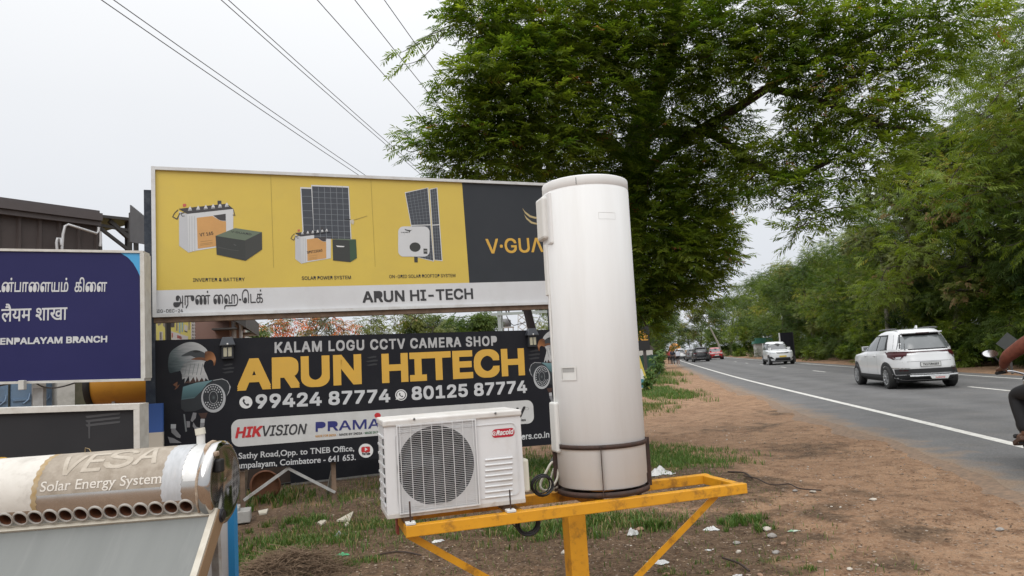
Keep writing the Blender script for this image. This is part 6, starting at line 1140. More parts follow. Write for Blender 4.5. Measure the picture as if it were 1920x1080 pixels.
# ---- the big roadside tree arching over the scene
leafA = leafmat('feathery_leaf', (0.050, 0.095, 0.013), (0.215, 0.265, 0.038), (0.28, 0.12, 0.05), 0.035, 0.62)
TA = spray_templates(10, 15, 0.105, 0.023, 0.26, 3, seg=2, droop=0.22)
DENS = 0.95
rg_ = np.random.default_rng(21)
tb = at(1140, 800, 13.0); BT = empty('roadside_tree', (tb.x, tb.y, 0), 0, 'big feathery leaved tree behind the white tank, its dark limbs arching over the road', 'tree')
o_ = Vector((tb.x, tb.y, 0)); lo = lambda px, py, Y: at(px, py, Y) - o_
lim = Limbs(); lim.path([Vector((0, 0, -0.1)), lo(1150, 700, 13), lo(1162, 590, 12.8), lo(1184, 440, 12.5), lo(1192, 300, 12.2), lo(1212, 205, 12.0), lo(1240, 140, 11.8), lo(1262, 40, 11.5), lo(1275, -120, 11.4)], 0.34, 0.12, 6)
lim.path([lo(1166, 575, 12.8), lo(1225, 535, 12.6), lo(1280, 480, 12.4), lo(1325, 420, 12.2)], 0.13, 0.04); lim.path([lo(1200, 330, 12.2), lo(1270, 270, 11.6), lo(1370, 210, 10.8), lo(1480, 140, 10.2), lo(1600, 80, 9.8), lo(1720, 20, 9.6)], 0.10, 0.03); lim.path([lo(1230, 250, 12.1), lo(1330, 250, 11.5), lo(1400, 300, 10.8), lo(1480, 330, 10.2), lo(1560, 300, 9.9)], 0.09, 0.03)
lim.path([lo(1192, 310, 12.2), lo(1120, 260, 11.6), lo(1030, 240, 10.9), lo(940, 250, 10.3)], 0.13, 0.04); lim.path([lo(1215, 200, 12), lo(1130, 110, 11.2), lo(1020, 70, 10.6), lo(900, 60, 10)], 0.12, 0.03); lim.path([lo(1440, 165, 10.4), lo(1540, 190, 9.8), lo(1640, 230, 9.4), lo(1700, 240, 9.2)], 0.06, 0.02); lim.path([lo(1192, 330, 12.2), lo(1100, 330, 11.8), lo(1000, 320, 11.2), lo(900, 300, 10.6)], 0.09, 0.03)
CL = [  # photo spot, distance, radius, sprays
 (880, 35, 9.6, .42, 130), (935, 25, 9.6, .6, 260), (945, 130, 9.6, .62, 290), (890, 140, 9.4, .40, 120), (985, 90, 9.8, .8, 360), (905, 225, 9.8, .62, 260), (862, 215, 9.5, .30, 60), (965, 200, 9.8, .75, 330), (880, 290, 10, .55, 200), (820, 262, 9.8, .36, 80), (778, 268, 9.8, .22, 26), (848, 318, 10, .32, 70), (940, 290, 10, .65, 280), (1020, 160, 10, .75, 320), (1030, 250, 10.2, .75, 330), (1010, 310, 10.6, .7, 300), (1045, 40, 10, .85, 380), (1100, 110, 10.2, .8, 330), (1095, 200, 10.4, .8, 330), (1085, 290, 11, .8, 340), (1130, 30, 10.2, .8, 330), (1160, 160, 10.6, .7, 230), (1150, 260, 11, .65, 220), (1140, 345, 11.6, .7, 260), (1190, 80, 10.4, .7, 230), (1215, 20, 10.4, .8, 280), (1250, 110, 10.8, .7, 200), (1260, 200, 11, .7, 210), (1230, 300, 11.4, .75, 280), (1285, 60, 10.4, .7, 220), (1300, 150, 10.8, .7, 200), (1300, 250, 11.2, .7, 220), (1290, 340, 11.8, .8, 320), (1230, 380, 12, .8, 330), (1250, 440, 12.2, .75, 320), (1310, 400, 12.2, .7, 280), (1345, 440, 12.2, .38, 110), (1325, 480, 12.4, .5, 170), (1265, 510, 12.4, .7, 280), (1225, 500, 12.4, .6, 220), (1210, 570, 12.6, .5, 150), (1270, 555, 12.6, .4, 90), (1310, 540, 12.4, .35, 60), (1335, 350, 11.6, .6, 190), (1350, 60, 10, .75, 230), (1360, 130, 10.3, .7, 200), (1350, 280, 11, .6, 170), (1370, 220, 10.8, .38, 90), (1410, 30, 9.9, .7, 220), (1430, 110, 10, .6, 180), (1480, 60, 9.8, .7, 200), (1500, 150, 9.8, .6, 150), (1550, 30, 9.6, .7, 210), (1560, 110, 9.7, .65, 170), (1520, 215, 9.9, .5, 120), (1580, 190, 9.6, .6, 150), (1620, 60, 9.5, .65, 180), (1640, 140, 9.4, .6, 140), (1690, 40, 9.4, .65, 160), (1700, 130, 9.3, .5, 90), (1760, 40, 9.3, .6, 120), (1830, 30, 9.2, .5, 70), (1770, 110, 9.3, .4, 40), (1600, 250, 9.6, .5, 110), (1650, 220, 9.3, .45, 90), (1700, 210, 9.2, .4, 60), (1540, 280, 9.8, .5, 110), (1480, 300, 10, .5, 110), (1430, 300, 10.4, .45, 90), (1400, 340, 10.6, .4, 70), (1450, 355, 10, .38, 60), (1500, 360, 9.7, .4, 70), (1560, 340, 9.5, .45, 80), (1620, 310, 9.3, .45, 80), (1680, 290, 9.2, .35, 40), (1530, 400, 9.4, .33, 46), (1500, 425, 9.2, .18, 14), (1580, 390, 9.3, .3, 34), (1470, 240, 10, .22, 30), (1215, 350, 11.2, .6, 230), (1230, 430, 11.3, .62, 260), (1215, 500, 11.5, .55, 220), (1265, 470, 11.4, .6, 240), (1305, 430, 11.6, .6, 230), (1330, 480, 11.8, .42, 130), (1205, 560, 11.8, .42, 130), (1250, 545, 11.8, .45, 130), (1300, 520, 11.9, .45, 120), (1210, 610, 12, .3, 60), (1395, 290, 10.8, .35, 70)]
for i in range(14): CL.append((980 + i * 68, -70 - 40 * (i % 3), 10.2, .9, 200))
PP = []; YW = []; PT = []; TN = []
for i, (px, py, Y, r, n) in enumerate(CL):
    n = max(6, int(n * DENS)); C = at(px, py, Y) - o_; Q, d = cluster_points(C, r, n, rg_, 0.72, 0.42); lim.reach(C, rg_, 0.07, 0.012)
    for k in range(max(2, int(r * 9))): lim.reach(Q[rg_.integers(0, n)], rg_, 0.016, 0.004, 0.1)
    PP.append(Q); YW.append(np.arctan2(d[:, 1], d[:, 0]) + rg_.normal(0, 0.7, n)); PT.append(0.0 + 0.4 * d[:, 2] + rg_.normal(0, 0.26, n)); TN.append(np.clip(rg_.normal(0.40, 0.20, n) + rg_.normal(0, 0.13), 0, 1))
for (pts, n) in (([(835, 55, 9.5), (800, 68, 9.4), (765, 92, 9.4), (748, 100, 9.4)], 12), ([(835, 60, 9.5), (790, 110, 9.4), (752, 122, 9.4)], 7), ([(830, 150, 9.4), (815, 175, 9.4)], 5), ([(815, 265, 9.8), (770, 285, 9.8), (748, 262, 9.8)], 9), ([(1355, 430, 12.2), (1368, 470, 12.2), (1372, 498, 12.2)], 7), ([(1340, 500, 12.3), (1352, 528, 12.3), (1358, 532, 12.3)], 5), ([(1500, 410, 9.2), (1490, 440, 9.2), (1482, 455, 9.2)], 5), ([(1270, 550, 12.6), (1320, 565, 12.4), (1332, 572, 12.4)], 7), ([(830, 310, 10), (810, 330, 10)], 4)):
    W_ = smooth_loop([at(*p) - o_ for p in pts], 6, False); lim.runs.append((W_, [0.008 + (0.003 - 0.008) * k / (len(W_) - 1) for k in range(len(W_))])); ii = np.linspace(1, len(W_) - 1, n).astype(int); Q = np.array([W_[k][:] for k in ii]) + rg_.normal(0, 0.03, (n, 3)); dd = (W_[-1] - W_[0]); PP.append(Q); YW.append(math.atan2(dd.y, dd.x) + rg_.normal(0, 0.6, n)); PT.append(rg_.normal(-0.45, 0.25, n)); TN.append(rg_.uniform(0.2, 0.6, n))
PP = np.concatenate(PP); YW = np.concatenate(YW); PT = np.concatenate(PT); TN = np.concatenate(TN)
br = rg_.random(len(PP)) < 0.006; TN[br] = 0.99; TN[~br] *= 0.94
g1 = (lambda c: np.array(c[:]) - np.array(o_[:]))(at(1440, 205, 10)); dirg = np.array(ray(1440, 205).normalized()[:]); rel = PP + np.array(o_[:]) - np.array([0, 0, EYE]); dist = np.linalg.norm(rel - (rel @ dirg)[:, None] * dirg, axis=1); keep = dist > 0.30
PP, YW, PT, TN = PP[keep], YW[keep], PT[keep], TN[keep]
foliage('crown', PP, YW, PT, rg_.uniform(0.7, 1.15, len(PP)), TN, TA, leafA, BT, 5); lim.build('trunk', bark, BT, 12)
print('big tree sprays', len(PP))

# ---- kinds of trees, built once each, then copied
leafB = leafmat('bright_leaf', (0.042, 0.080, 0.012), (0.205, 0.265, 0.036), (0.30, 0.26, 0.06), 0.05, 0.40); leafC = leafmat('dark_leaf', (0.030, 0.063, 0.012), (0.130, 0.182, 0.035), (0.17, 0.16, 0.04), 0.04, 0.3); leafD = leafmat('olive_leaf', (0.060, 0.080, 0.022), (0.190, 0.215, 0.055), (0.28, 0.19, 0.09), 0.08, 0.35)
def make_tree(name, leaf, H, R, nclump, spn, seed, trunk_r=0.2, lean=0.6, z0=0.35, Lf=0.17, Wf=0.05, nl=9, umbrella=0.5, bk=bark2, sc=1.0, cat='tree', flatn=0.55, label='', group=''):
    rg = np.random.default_rng(seed); e = empty(name, (0, 0, 0), 0, label, cat, group); L_ = Limbs(); a = rg.uniform(0, 6.28); top = Vector((lean * math.cos(a), lean * math.sin(a), H * 0.62))
    L_.path([Vector((0, 0, -0.15)), Vector((lean * 0.2 * math.cos(a), lean * 0.2 * math.sin(a), H * 0.2)), Vector((lean * 0.6 * math.cos(a + 0.4), lean * 0.6 * math.sin(a + 0.4), H * 0.42)), top], trunk_r, trunk_r * 0.4)
    P_, Yw, Pt, Tn = [], [], [], []
    for k in range(nclump):
        u = (k + 0.5) / nclump; zz = z0 + (1 - z0) * (1 - u) ** 0.8 if umbrella < 0.8 else z0 + (1 - z0) * rg.random(); rr_ = R * (1 - umbrella * ((zz - z0) / (1 - z0)) ** 2) * math.sqrt(rg.uniform(0.12, 1)); b = k * 2.4 + rg.uniform(-0.5, 0.5)
        C = np.array([top.x * zz + rr_ * math.cos(b), top.y * zz + rr_ * math.sin(b), H * zz * 0.93]); r = R * rg.uniform(0.15, 0.27); Q, d = cluster_points(C, r, spn, rg, flatn, 0.4); L_.reach(C, rg, trunk_r * 0.5, 0.02, 0.3)
        for _ in range(4): L_.reach(Q[rg.integers(0, spn)], rg, 0.025, 0.006, 0.1)
        P_.append(Q); Yw.append(np.arctan2(d[:, 1], d[:, 0]) + rg.normal(0, 0.7, spn)); Pt.append(-0.1 + 0.5 * d[:, 2] + rg.normal(0, 0.35, spn)); Tn.append(np.clip(rg.normal(0.42, 0.16, spn) + rg.normal(0, 0.24), 0, 0.999))  # wide per-clump tint spread darkens some clumps to suggest shaded gaps
    P_ = np.concatenate(P_); ok = P_[:, 2] > 0.05; T_ = spray_templates(6, nl, Lf, Wf, Lf * 2.2, seed + 1, seg=2 if Lf < 0.165 else 1)
    foliage('crown', P_[ok], np.concatenate(Yw)[ok], np.concatenate(Pt)[ok], rg.uniform(0.75, 1.2, len(P_))[ok] * sc, np.concatenate(Tn)[ok], T_, leaf, e, seed); L_.build('trunk', bk, e); return e
used = set()
def place(proto, loc, rz, s, label=None, group=None, sz=None):
    o = proto if proto.name not in used else copy_tree(proto); used.add(proto.name); o.location = loc; o.rotation_euler = (0, 0, rz); o.scale = (s, s, sz or s); tag(o, label, None, group); return o
TG = 'trees on the far side of the road'
pA = make_tree('tall_tree', leafB, 12.5, 5.9, 78, 105, 31, 0.30, 1.6, 0.24, 0.17, 0.085, 11, 0.45, bark, label='x', group=TG)
pB = make_tree('broad_tree', leafC, 10.5, 5.2, 72, 100, 47, 0.28, 1.2, 0.20, 0.17, 0.09, 11, 0.5, bark2, label='x', group=TG)
pC = make_tree('light_tree', leafD, 11.0, 5.0, 58, 80, 59, 0.24, 1.8, 0.26, 0.16, 0.075, 11, 0.4, bark2, label='x', group=TG)
pS = make_tree('bush', leafC, 4.2, 2.6, 22, 130, 71, 0.06, 0.3, 0.05, 0.17, 0.06, 9, 0.9, bark2, cat='bush', flatn=0.8, label='x', group='bushes along the far verge')
pT = make_tree('bush', leafB, 3.6, 2.4, 20, 130, 83, 0.05, 0.3, 0.05, 0.16, 0.055, 9, 0.9, bark2, cat='bush', flatn=0.8, label='x', group='bushes along the far verge')
rr = random.Random(9)
for pr, y, off, rz, s, lab in ((pA, 29.5, 12.2, 0.3, 1.22, 'tall tree with long bare limbs at the right edge, across the road'), (pC, 37, 10.6, 1.9, 1.12, 'pale olive tree with open branches right behind the white SUV'), (pB, 27, 17.5, 0.7, 1.45, 'broad dark tree farther back at the right edge, across the road'), (pA, 44, 11.6, 2.2, 0.86, 'bright green tree left of the pale concrete pole, across the road'), (pB, 38, 15.5, 4.0, 1.25, 'dark tree directly behind the pale concrete pole'), (pA, 56, 12.2, 4.0, 0.78, 'bright green tree above the white minivan'), (pC, 64, 13.0, 3.1, 0.88, 'olive tree with a thin crown rising behind the white minivan'), (pB, 70, 11.5, 5.2, 0.9, 'round dark tree above the black hoarding boards'), (pA, 82, 12.0, 5.5, 0.88, 'leafy green tree behind the red hatchback, right of the road'), (pB, 94, 12.5, 0.2, 1.1, 'dark round tree above the green roofed kiosk'), (pA, 112, 12, 1.2, 0.98, 'hazy green tree beyond the kiosk, right of the road end'), (pB, 134, 10, 2.0, 1.1, 'far dark tree where the road disappears'), (pC, 156, 5, 2.9, 1.15, 'far pale tree closing the end of the road'), (pB, 178, -4, 0.9, 1.1, 'farthest dark tree straight above the end of the road'), (pA, 196, -16, 2.5, 1.05, 'farthest green tree left of the end of the road'), (pB, 50, 20, 1.1, 1.25, 'large dark tree set back behind the bright green one'), (pA, 68, 20, 3.3, 1.0, 'tall green tree set back behind the minivan'), (pB, 98, 22, 2.3, 1.2, 'set back dark tree above the far verge')):
    p, h = road_at(y, off); place(pr, p, rz, s, lab, TG)
LG = 'trees on the near side of the road'
for pr, y, off, rz, s, lab in ((pB, 62, -4.0, 2.6, 0.62, 'small dark tree just right of the white tank, beside the black and orange sign'), (pA, 84, -4.5, 0.9, 0.55, 'bright tree over the three walking people'), (pB, 104, -5, 3.9, 0.72, 'dark tree behind the orange tanker'), (pC, 128, -6, 1.5, 0.85, 'pale tree far down the left of the road'), (pA, 50, -9, 5.0, 0.6, 'green tree behind the banner by the white tank')):
    p, h = road_at(y, off); place(pr, p, rz, s, lab, LG)
for i, (y, off, s) in enumerate([(15.5, 11.2, 1.0), (18, 12.6, 1.2), (20.5, 11.6, 0.9), (22.5, 12.2, 1.15), (25, 11.4, 1.0), (27, 12.8, 1.3), (29.5, 11.2, 0.9), (31.5, 12.2, 1.2), (34, 11.2, 1.0), (36.5, 12.2, 1.2), (39, 11.0, 0.95), (42, 12.0, 1.2), (45, 11.2, 1.0), (48, 12.0, 1.2), (51, 11.0, 0.9), (55, 12.0, 1.2), (60, 12.2, 1.3), (66, 11.8, 1.1), (72, 12.0, 1.3), (79, 11.8, 1.2), (87, 13.5, 1.3), (98, 12, 1.3), (110, 11, 1.3), (122, 10.5, 1.4), (140, 8, 1.5), (160, 3, 1.6), (150, -5, 1.5), (21, 15.5, 1.5), (28, 16, 1.5), (36, 16, 1.6), (45, 16, 1.6), (55, 16.5, 1.7)]):
    p, h = road_at(y, off); place(pS if i % 2 else pT, p, rr.uniform(0, 6.28), s, 'leafy bush in the dense green belt along the far verge, under the trees', 'bushes along the far verge')
for i, (y, off, s) in enumerate([(70, -6, 0.6), (95, -4.5, 0.7), (112, -5, 0.9), (135, -6, 1.2), (58, -8, 0.7)]):
    p, h = road_at(y, off); place(pS if i % 2 else pT, p, rr.uniform(0, 6.28), s, 'leafy bush on the near verge beyond the green net fence', 'bushes on the near verge')
# trees seen in the gap between the two signs
flm = mat('flame_flower', (0.58, 0.13, 0.045), 0.6, col2=(0.50, 0.20, 0.08), scale=20)
leafE = leafmat('flame_tree_leaf', (0.085, 0.095, 0.045), (0.20, 0.19, 0.075), (0.60, 0.15, 0.05), 0.62, 0.3)
def gap_tree(name, leaf, px, w, Y, top, seed, n, spn, label, sc=1.0, umb=0.3, R_=1.0, tr=0.1):
    p = at(px, 640, Y); H = at(px, top, Y).z; R = w / 2 / FPX * Y * R_; e = make_tree(name, leaf, H * 1.02, R, n, spn, seed, tr, 0.4, 0.55, 0.16, 0.045, 8, umb, bark2, sc, 'tree', 0.55, label, 'trees behind the shop signs'); e.location = (p.x, p.y, 0); return e
gap_tree('flame_tree', leafE, 560, 190, 27, 586, 101, 30, 20, 'flame tree with orange red blossom seen between the two signs')
gap_tree('sparse_tree', leafD, 735, 200, 30, 583, 113, 30, 22, 'sparse olive tree with thin branches, right of the flame tree between the signs')
gap_tree('round_tree', leafC, 870, 120, 34, 590, 127, 26, 90, 'dense dark tree between the signs, left of the gantry', 1.1)
gap_tree('leafy_tree', leafC, 805, 80, 31, 588, 131, 12, 60, 'small green tree between the sparse olive tree and the dense dark one')
gap_tree('leafy_tree', leafC, 462, 60, 22, 612, 137, 10, 40, 'small green tree beside the white building between the signs')
# papaya and shrubs by the roadside
leafP = leafmat('broad_leaf', (0.050, 0.105, 0.022), (0.120, 0.190, 0.045), (0.25, 0.24, 0.08), 0.06, 0.35)
def plant(px, py, H, n, Lf, seed, label, stem=0.03, name='shrub', cat='shrub'):
    rg = np.random.default_rng(seed); c = gnd(px, py); e = empty(name, (c.x, c.y, -0.02), 0, label, cat); mb = MB(); P_ = []; Yw = []; Pt = []
    for k in range(n):
        a = rg.uniform(0, 6.28); h = H * rg.uniform(0.35, 1.0); l = H * 0.15 * rg.random(); tip = Vector((l * math.cos(a), l * math.sin(a), h)); mb.tube([Vector((0.04 * math.cos(a), 0.04 * math.sin(a), -0.05)), Vector((tip.x * 0.4, tip.y * 0.4, h * 0.5)), tip], [stem * 0.5, stem * 0.35, stem * 0.12], bark2, 5, cap=False)
        for _ in range(7): P_.append(tip * rg.uniform(0.6, 1.02)); Yw.append(a + rg.normal(0, 1.2)); Pt.append(rg.normal(-0.1, 0.45))
    mb.build('stem', e); P_ = np.array([p[:] for p in P_]); foliage('leaves', P_, np.array(Yw), np.array(Pt), rg.uniform(0.7, 1.2, len(P_)), rg.uniform(0, 1, len(P_)), spray_templates(4, 6, Lf, Lf * 0.34, Lf * 1.2, seed), leafP, e, seed); return e
plant(1232, 716, 1.7, 7, 0.22, 3, 'young broad leaved plant standing in the tall grass right of the banner', 0.06); plant(1222, 726, 0.9, 12, 0.14, 5, 'low dark shrub in front of the broad leaved plant', 0.04); plant(1240, 690, 2.3, 6, 0.34, 7, 'papaya like plant with drooping leaves beside the green net fence', 0.09); plant(1214, 736, 0.6, 12, 0.11, 9, 'low weed clump beside the foot of the banner', 0.03)
# ================================================================== VEHICLES
carwhite = mat('car_white', (0.66, 0.67, 0.68), 0.22, col2=(0.63, 0.64, 0.65), scale=2, coat=0.6); carblack = mat('car_black', (0.010, 0.011, 0.013), 0.3, spec=0.3, coat=0.15); carred = mat('car_red', (0.36, 0.020, 0.022), 0.25, coat=0.6); cargrey = mat('car_grey', (0.12, 0.125, 0.13), 0.25, coat=0.6)
glassm = mat('car_glass', (0.030, 0.034, 0.037), 0.06, col2=(0.02, 0.022, 0.024), scale=3, spec=0.9); glasslt = mat('car_glass_light', (0.11, 0.12, 0.125), 0.10, col2=(0.07, 0.078, 0.08), scale=3, spec=0.9)
clad = mat('black_cladding', (0.024, 0.025, 0.027), 0.6); tyre = mat('tyre_rubber', (0.018, 0.018, 0.018), 0.8); alloy = mat('alloy_wheel', (0.48, 0.49, 0.50), 0.3, metal=0.7); silver = mat('silver_trim', (0.55, 0.56, 0.57), 0.25, metal=0.7); lampred = mat('lamp_dark_red', (0.050, 0.004, 0.006), 0.3, spec=0.3); trimb = mat('trim_black', (0.012, 0.012, 0.013), 0.5, spec=0.2); lampclr = mat('lamp_clear', (0.50, 0.52, 0.54), 0.12, coat=0.5); platew = flat('plate_white', (0.60, 0.61, 0.60), 0.4); platey = flat('plate_yellow', (0.62, 0.44, 0.05), 0.4); seamm = flat('panel_gap', (0.20, 0.20, 0.21), 0.5)
SUV = dict(wb=2.78, lv=[(.24, -2.06, 2.05, .78, 4.0), (.30, -2.20, 2.19, .865, 4.2), (.42, -2.27, 2.27, .893, 4.2), (.60, -2.29, 2.28, .902, 4.2), (.78, -2.27, 2.27, .900, 4.2), (.90, -2.24, 2.23, .893, 4.2), (.97, -2.225, 2.10, .885, 4.2), (1.02, -2.21, 1.70, .872, 3.7), (1.07, -2.19, 1.22, .855, 3.7), (1.12, -2.15, 1.08, .842, 3.9), (1.28, -2.045, .72, .785, 3.8), (1.44, -1.925, .38, .715, 3.7), (1.54, -1.85, .14, .672, 3.5), (1.61, -1.78, -.08, .63, 3.3), (1.655, -1.70, -.32, .57, 3.1), (1.68, -1.55, -.62, .47, 2.8), (1.69, -1.3, -.95, .28, 2.5)])
class Car:
    def __init__(s, name, label, loc, h, spec, paint, sx=1.0, sy=1.0, sz=1.0):
        s.e = empty(name, loc, 0, label, 'car'); s.e.rotation_euler = (0, 0, -h); s.sp = spec; A = np.array(spec['lv']); s.z, s.yr, s.yf, s.w, s.n = A[:, 0] * sz, A[:, 1] * sy, A[:, 2] * sy, A[:, 3] * sx, A[:, 4]; s.k = (sx, sy, sz); s.p = paint; mb = MB(); N = 176; V = []; F = []
        zs = [];
        for i in range(len(s.z) - 1): zs += list(np.linspace(s.z[i], s.z[i + 1], 4)[:-1])
        zs.append(s.z[-1])
        for z in zs:
            yr, yf, w, n = s.at(z); c, a = (yr + yf) / 2, (yf - yr) / 2
            for k in range(N):
                t = 2 * math.pi * k / N; ct, st = math.cos(t), math.sin(t); V.append((w * math.copysign(abs(ct) ** (2 / n), ct), c + a * math.copysign(abs(st) ** (2 / n), st), z))
        for i in range(len(zs) - 1):
            for k in range(N): a_, b_ = i * N + k, i * N + (k + 1) % N; F.append((a_, b_, b_ + N, a_ + N))
        F.append(tuple(range(N - 1, -1, -1))); F.append(tuple((len(zs) - 1) * N + k for k in range(N))); mb.add(V, F, paint, True); s.body = mb.build('body', s.e)
    def at(s, z): return tuple(float(np.interp(z, s.z, a)) for a in (s.yr, s.yf, s.w, s.n))
    def side(s, sg, off): 
        def f(y, z):
            yr, yf, w, n = s.at(z); c, a = (yr + yf) / 2, (yf - yr) / 2; t = min(1.0, abs((y - c) / a)); return Vector((sg * (w * (1 - t ** n) ** (1 / n) + off), y, z))
        return f
    def end(s, front, off):
        def f(x, z):
            yr, yf, w, n = s.at(z); c, a = (yr + yf) / 2, (yf - yr) / 2; t = min(1.0, abs(x / w)); return Vector((x, c + (1 if front else -1) * (a * (1 - t ** n) ** (1 / n) + off), z))
        return f
    def quad(s, mb, Q, f, m, nu=8, nv=6):
        V = []; F = []
        for j in range(nv + 1):
            for i in range(nu + 1):
                u, v = i / nu, j / nv; p = [(1 - u) * (1 - v) * Q[0][k] + u * (1 - v) * Q[1][k] + u * v * Q[2][k] + (1 - u) * v * Q[3][k] for k in (0, 1)]; V.append(f(p[0] * 1.0, p[1] * 1.0))
        for j in range(nv):
            for i in range(nu): a = j * (nu + 1) + i; F.append((a, a + 1, a + nu + 2, a + nu + 1))
        mb.add(V, F, m, True)
    def part(s, name, Qs, f, m, parent=None, **k):
        mb = MB()
        for Q in Qs: s.quad(mb, [(q[0] * k.get('ax', 1), q[1] * s.k[2]) for q in Q], f, m, k.get('nu', 8), k.get('nv', 6))
        return mb.build(name, parent or s.e)
    def wheels(s, r=0.335, tx=0.885, wb=None, yc=0.0):
        wb = wb or s.sp['wb'] * s.k[1]; AX = Matrix(((0, 0, 1), (0, 1, 0), (-1, 0, 0))); tx *= s.k[0]
        for sg in (-1, 1):
            for y in (-wb / 2 + yc, wb / 2 + yc):
                mb = MB(); f = s.side(sg, 0.010); g_ = s.side(sg, 0.004); r1, r2 = r + 0.105, r + 0.035; V = []; F = []
                for k in range(25):
                    a = rad(-18 + 216 * k / 24)
                    for q in (r1, r2): V.append(f(y + q * math.cos(a), max(s.z[0] + 0.01, r + q * math.sin(a))))
                F = [(2 * i, 2 * i + 1, 2 * i + 3, 2 * i + 2) for i in range(24)]; mb.add(V, F, clad, True)
                V = [g_(y, r)] + [g_(y + r2 * math.cos(rad(-18 + 216 * k / 24)), max(s.z[0] + 0.005, r + r2 * math.sin(rad(-18 + 216 * k / 24)))) for k in range(25)]; mb.add(V, [(0, k, k + 1) for k in range(1, 25)], voidm); mb.build('wheel_arch', s.e)
                w = MB(); x0 = sg * (tx - 0.215); x1 = sg * (tx + 0.018); pr = [(0.0, 0), (r - 0.03, 0), (r, 0.025), (r, 0.195), (r - 0.03, 0.228), (r * 0.66, 0.232), (r * 0.64, 0.18), (0, 0.18)]
                w.lathe([(a, sg * b_) for a, b_ in pr], tyre, 36, (x0, y, r), Matrix(((0, 0, 1), (0, 1, 0), (-1, 0, 0)))); wo = w.build('wheel', s.e)
                m = MB(); m.lathe([(r * 0.655, sg * 0.236), (r * 0.60, sg * 0.238), (r * 0.58, sg * 0.215)], alloy, 32, (x0, y, r), AX)
                for k in range(5):
                    for d in (-0.16, 0.16): a = 2 * math.pi * k / 5 + d + 0.3; m.bar((x0 + sg * 0.222, y + 0.04 * math.cos(a), r + 0.04 * math.sin(a)), (x0 + sg * 0.228, y + r * 0.61 * math.cos(a + d * 0.4), r + r * 0.61 * math.sin(a + d * 0.4)), 0.022, 0.034, alloy, up=(1, 0, 0))
                m.lathe([(0, sg * 0.24), (0.045, sg * 0.238), (0.05, sg * 0.21)], alloy, 16, (x0, y, r), AX); m.build('rim', wo)
        mb = MB(); mb.box((0, 0, 0.26), (1.5 * s.k[0], 3.6 * s.k[1], 0.14), voidm); mb.build('underbody', s.e)
    def sides(s, glass, belt=1.10, top=1.50, chrome=True):
        for sg in (-1, 1):
            f = s.side(sg, 0.006); b, t = belt, top; k = s.k[1]
            win = [[(1.02 * k, b), (0.30 * k, b - .01), (0.18 * k, t - .02), (0.42 * k, b + .28)], [(0.22 * k, b - .01), (-0.62 * k, b - .005), (-0.62 * k, t + .005), (0.10 * k, t - .01)], [(-0.70 * k, b - .005), (-1.30 * k, b + .035), (-1.20 * k, t), (-0.70 * k, t + .005)]]
            mb = MB(); s.quad(mb, [(y, z * s.k[2]) for y, z in ((1.12 * k, b - .03), (-1.46 * k, b + .01), (-1.26 * k, t + .05), (0.24 * k, t + .035))], s.side(sg, 0.003), trimb, 20, 8); so_ = mb.build('window_surround', s.e)
            for Q in win: s.part('window', [Q], f, glass, so_)
            mb = MB()
            for y in (1.12 * k, 0.16 * k, -0.72 * k): s.quad(mb, [(y, 0.40 * s.k[2]), (y + .010, 0.40 * s.k[2]), (y + .01, (b - .05) * s.k[2]), (y, (b - .05) * s.k[2])], s.side(sg, 0.002), seamm, 1, 12)
            mb.build('door_seam', s.e)
            for y in (0.34 * k, -0.52 * k): mb = MB(); p = s.side(sg, 0.012)(y, 0.95 * s.k[2]); mb.box(p, (0.03, 0.19, 0.032), s.p); mb.build('door_handle', s.e, 0.008)
            s.part('sill_cladding', [[(1.05 * k, .235), (-1.05 * k, .235), (-1.05 * k, .40), (1.05 * k, .40)]], s.side(sg, 0.012), clad, nu=14)
            mb = MB(); p = s.side(sg, 0)(0.95 * k, (b + .04) * s.k[2]); mb.box(p + Vector((sg * 0.13, 0.02, 0.02)), (0.20, 0.10, 0.14), s.p); mb.box(p + Vector((sg * 0.03, 0.03, -0.02)), (0.10, 0.06, 0.05), clad); mb.box(p + Vector((sg * 0.13, -0.033, 0.02)), (0.17, 0.006, 0.11), glasslt); mb.build('mirror', s.e, 0.012)
    def rails(s):
        for sg in (-1, 1):
            x = sg * 0.53 * s.k[0]; z = lambda y: (1.638 + 0.035 * (1 - ((y + 0.85) / 1.1) ** 2)) * s.k[2]; mb = MB(); mb.tube([(x, y * s.k[1], z(y) + (0.0 if abs(y + .85) > .9 else 0.035)) for y in np.linspace(-1.60, -0.10, 12)], 0.020, mat('roof_rail', (0.10, 0.10, 0.105), 0.4, metal=0.5), 8); mb.build('roof_rail', s.e)
    def rear(s, plate='', lamp='bar', dark=True):
        R = lambda o=0.006: s.end(False, o); sx = s.k[0]; X = lambda Q: [(x * sx, z) for x, z in Q]
        mb = MB(); s.quad(mb, [(x * sx, z * s.k[2]) for x, z in ((-.775, 1.09), (.775, 1.09), (.62, 1.535), (-.62, 1.535))], R(0.005), trimb, 14, 8); fr = mb.build('rear_surround', s.e); s.part('rear_window', [X([(-.71, 1.12), (.71, 1.12), (.57, 1.475), (-.57, 1.475)])], R(0.009), glasslt if not dark else glassm, fr, nu=14)
        mb = MB(); yr = s.at(1.58 * s.k[2])[0]; V = []
        mb.box((0, yr - 0.02, 1.565 * s.k[2]), (1.04 * sx, 0.24, 0.035), s.p); mb.build('roof_spoiler', s.e, 0.014); mb = MB(); mb.box((0, yr - 0.145, 1.556 * s.k[2]), (0.34, 0.02, 0.022), lampred); mb.build('high_brake_light', s.e)
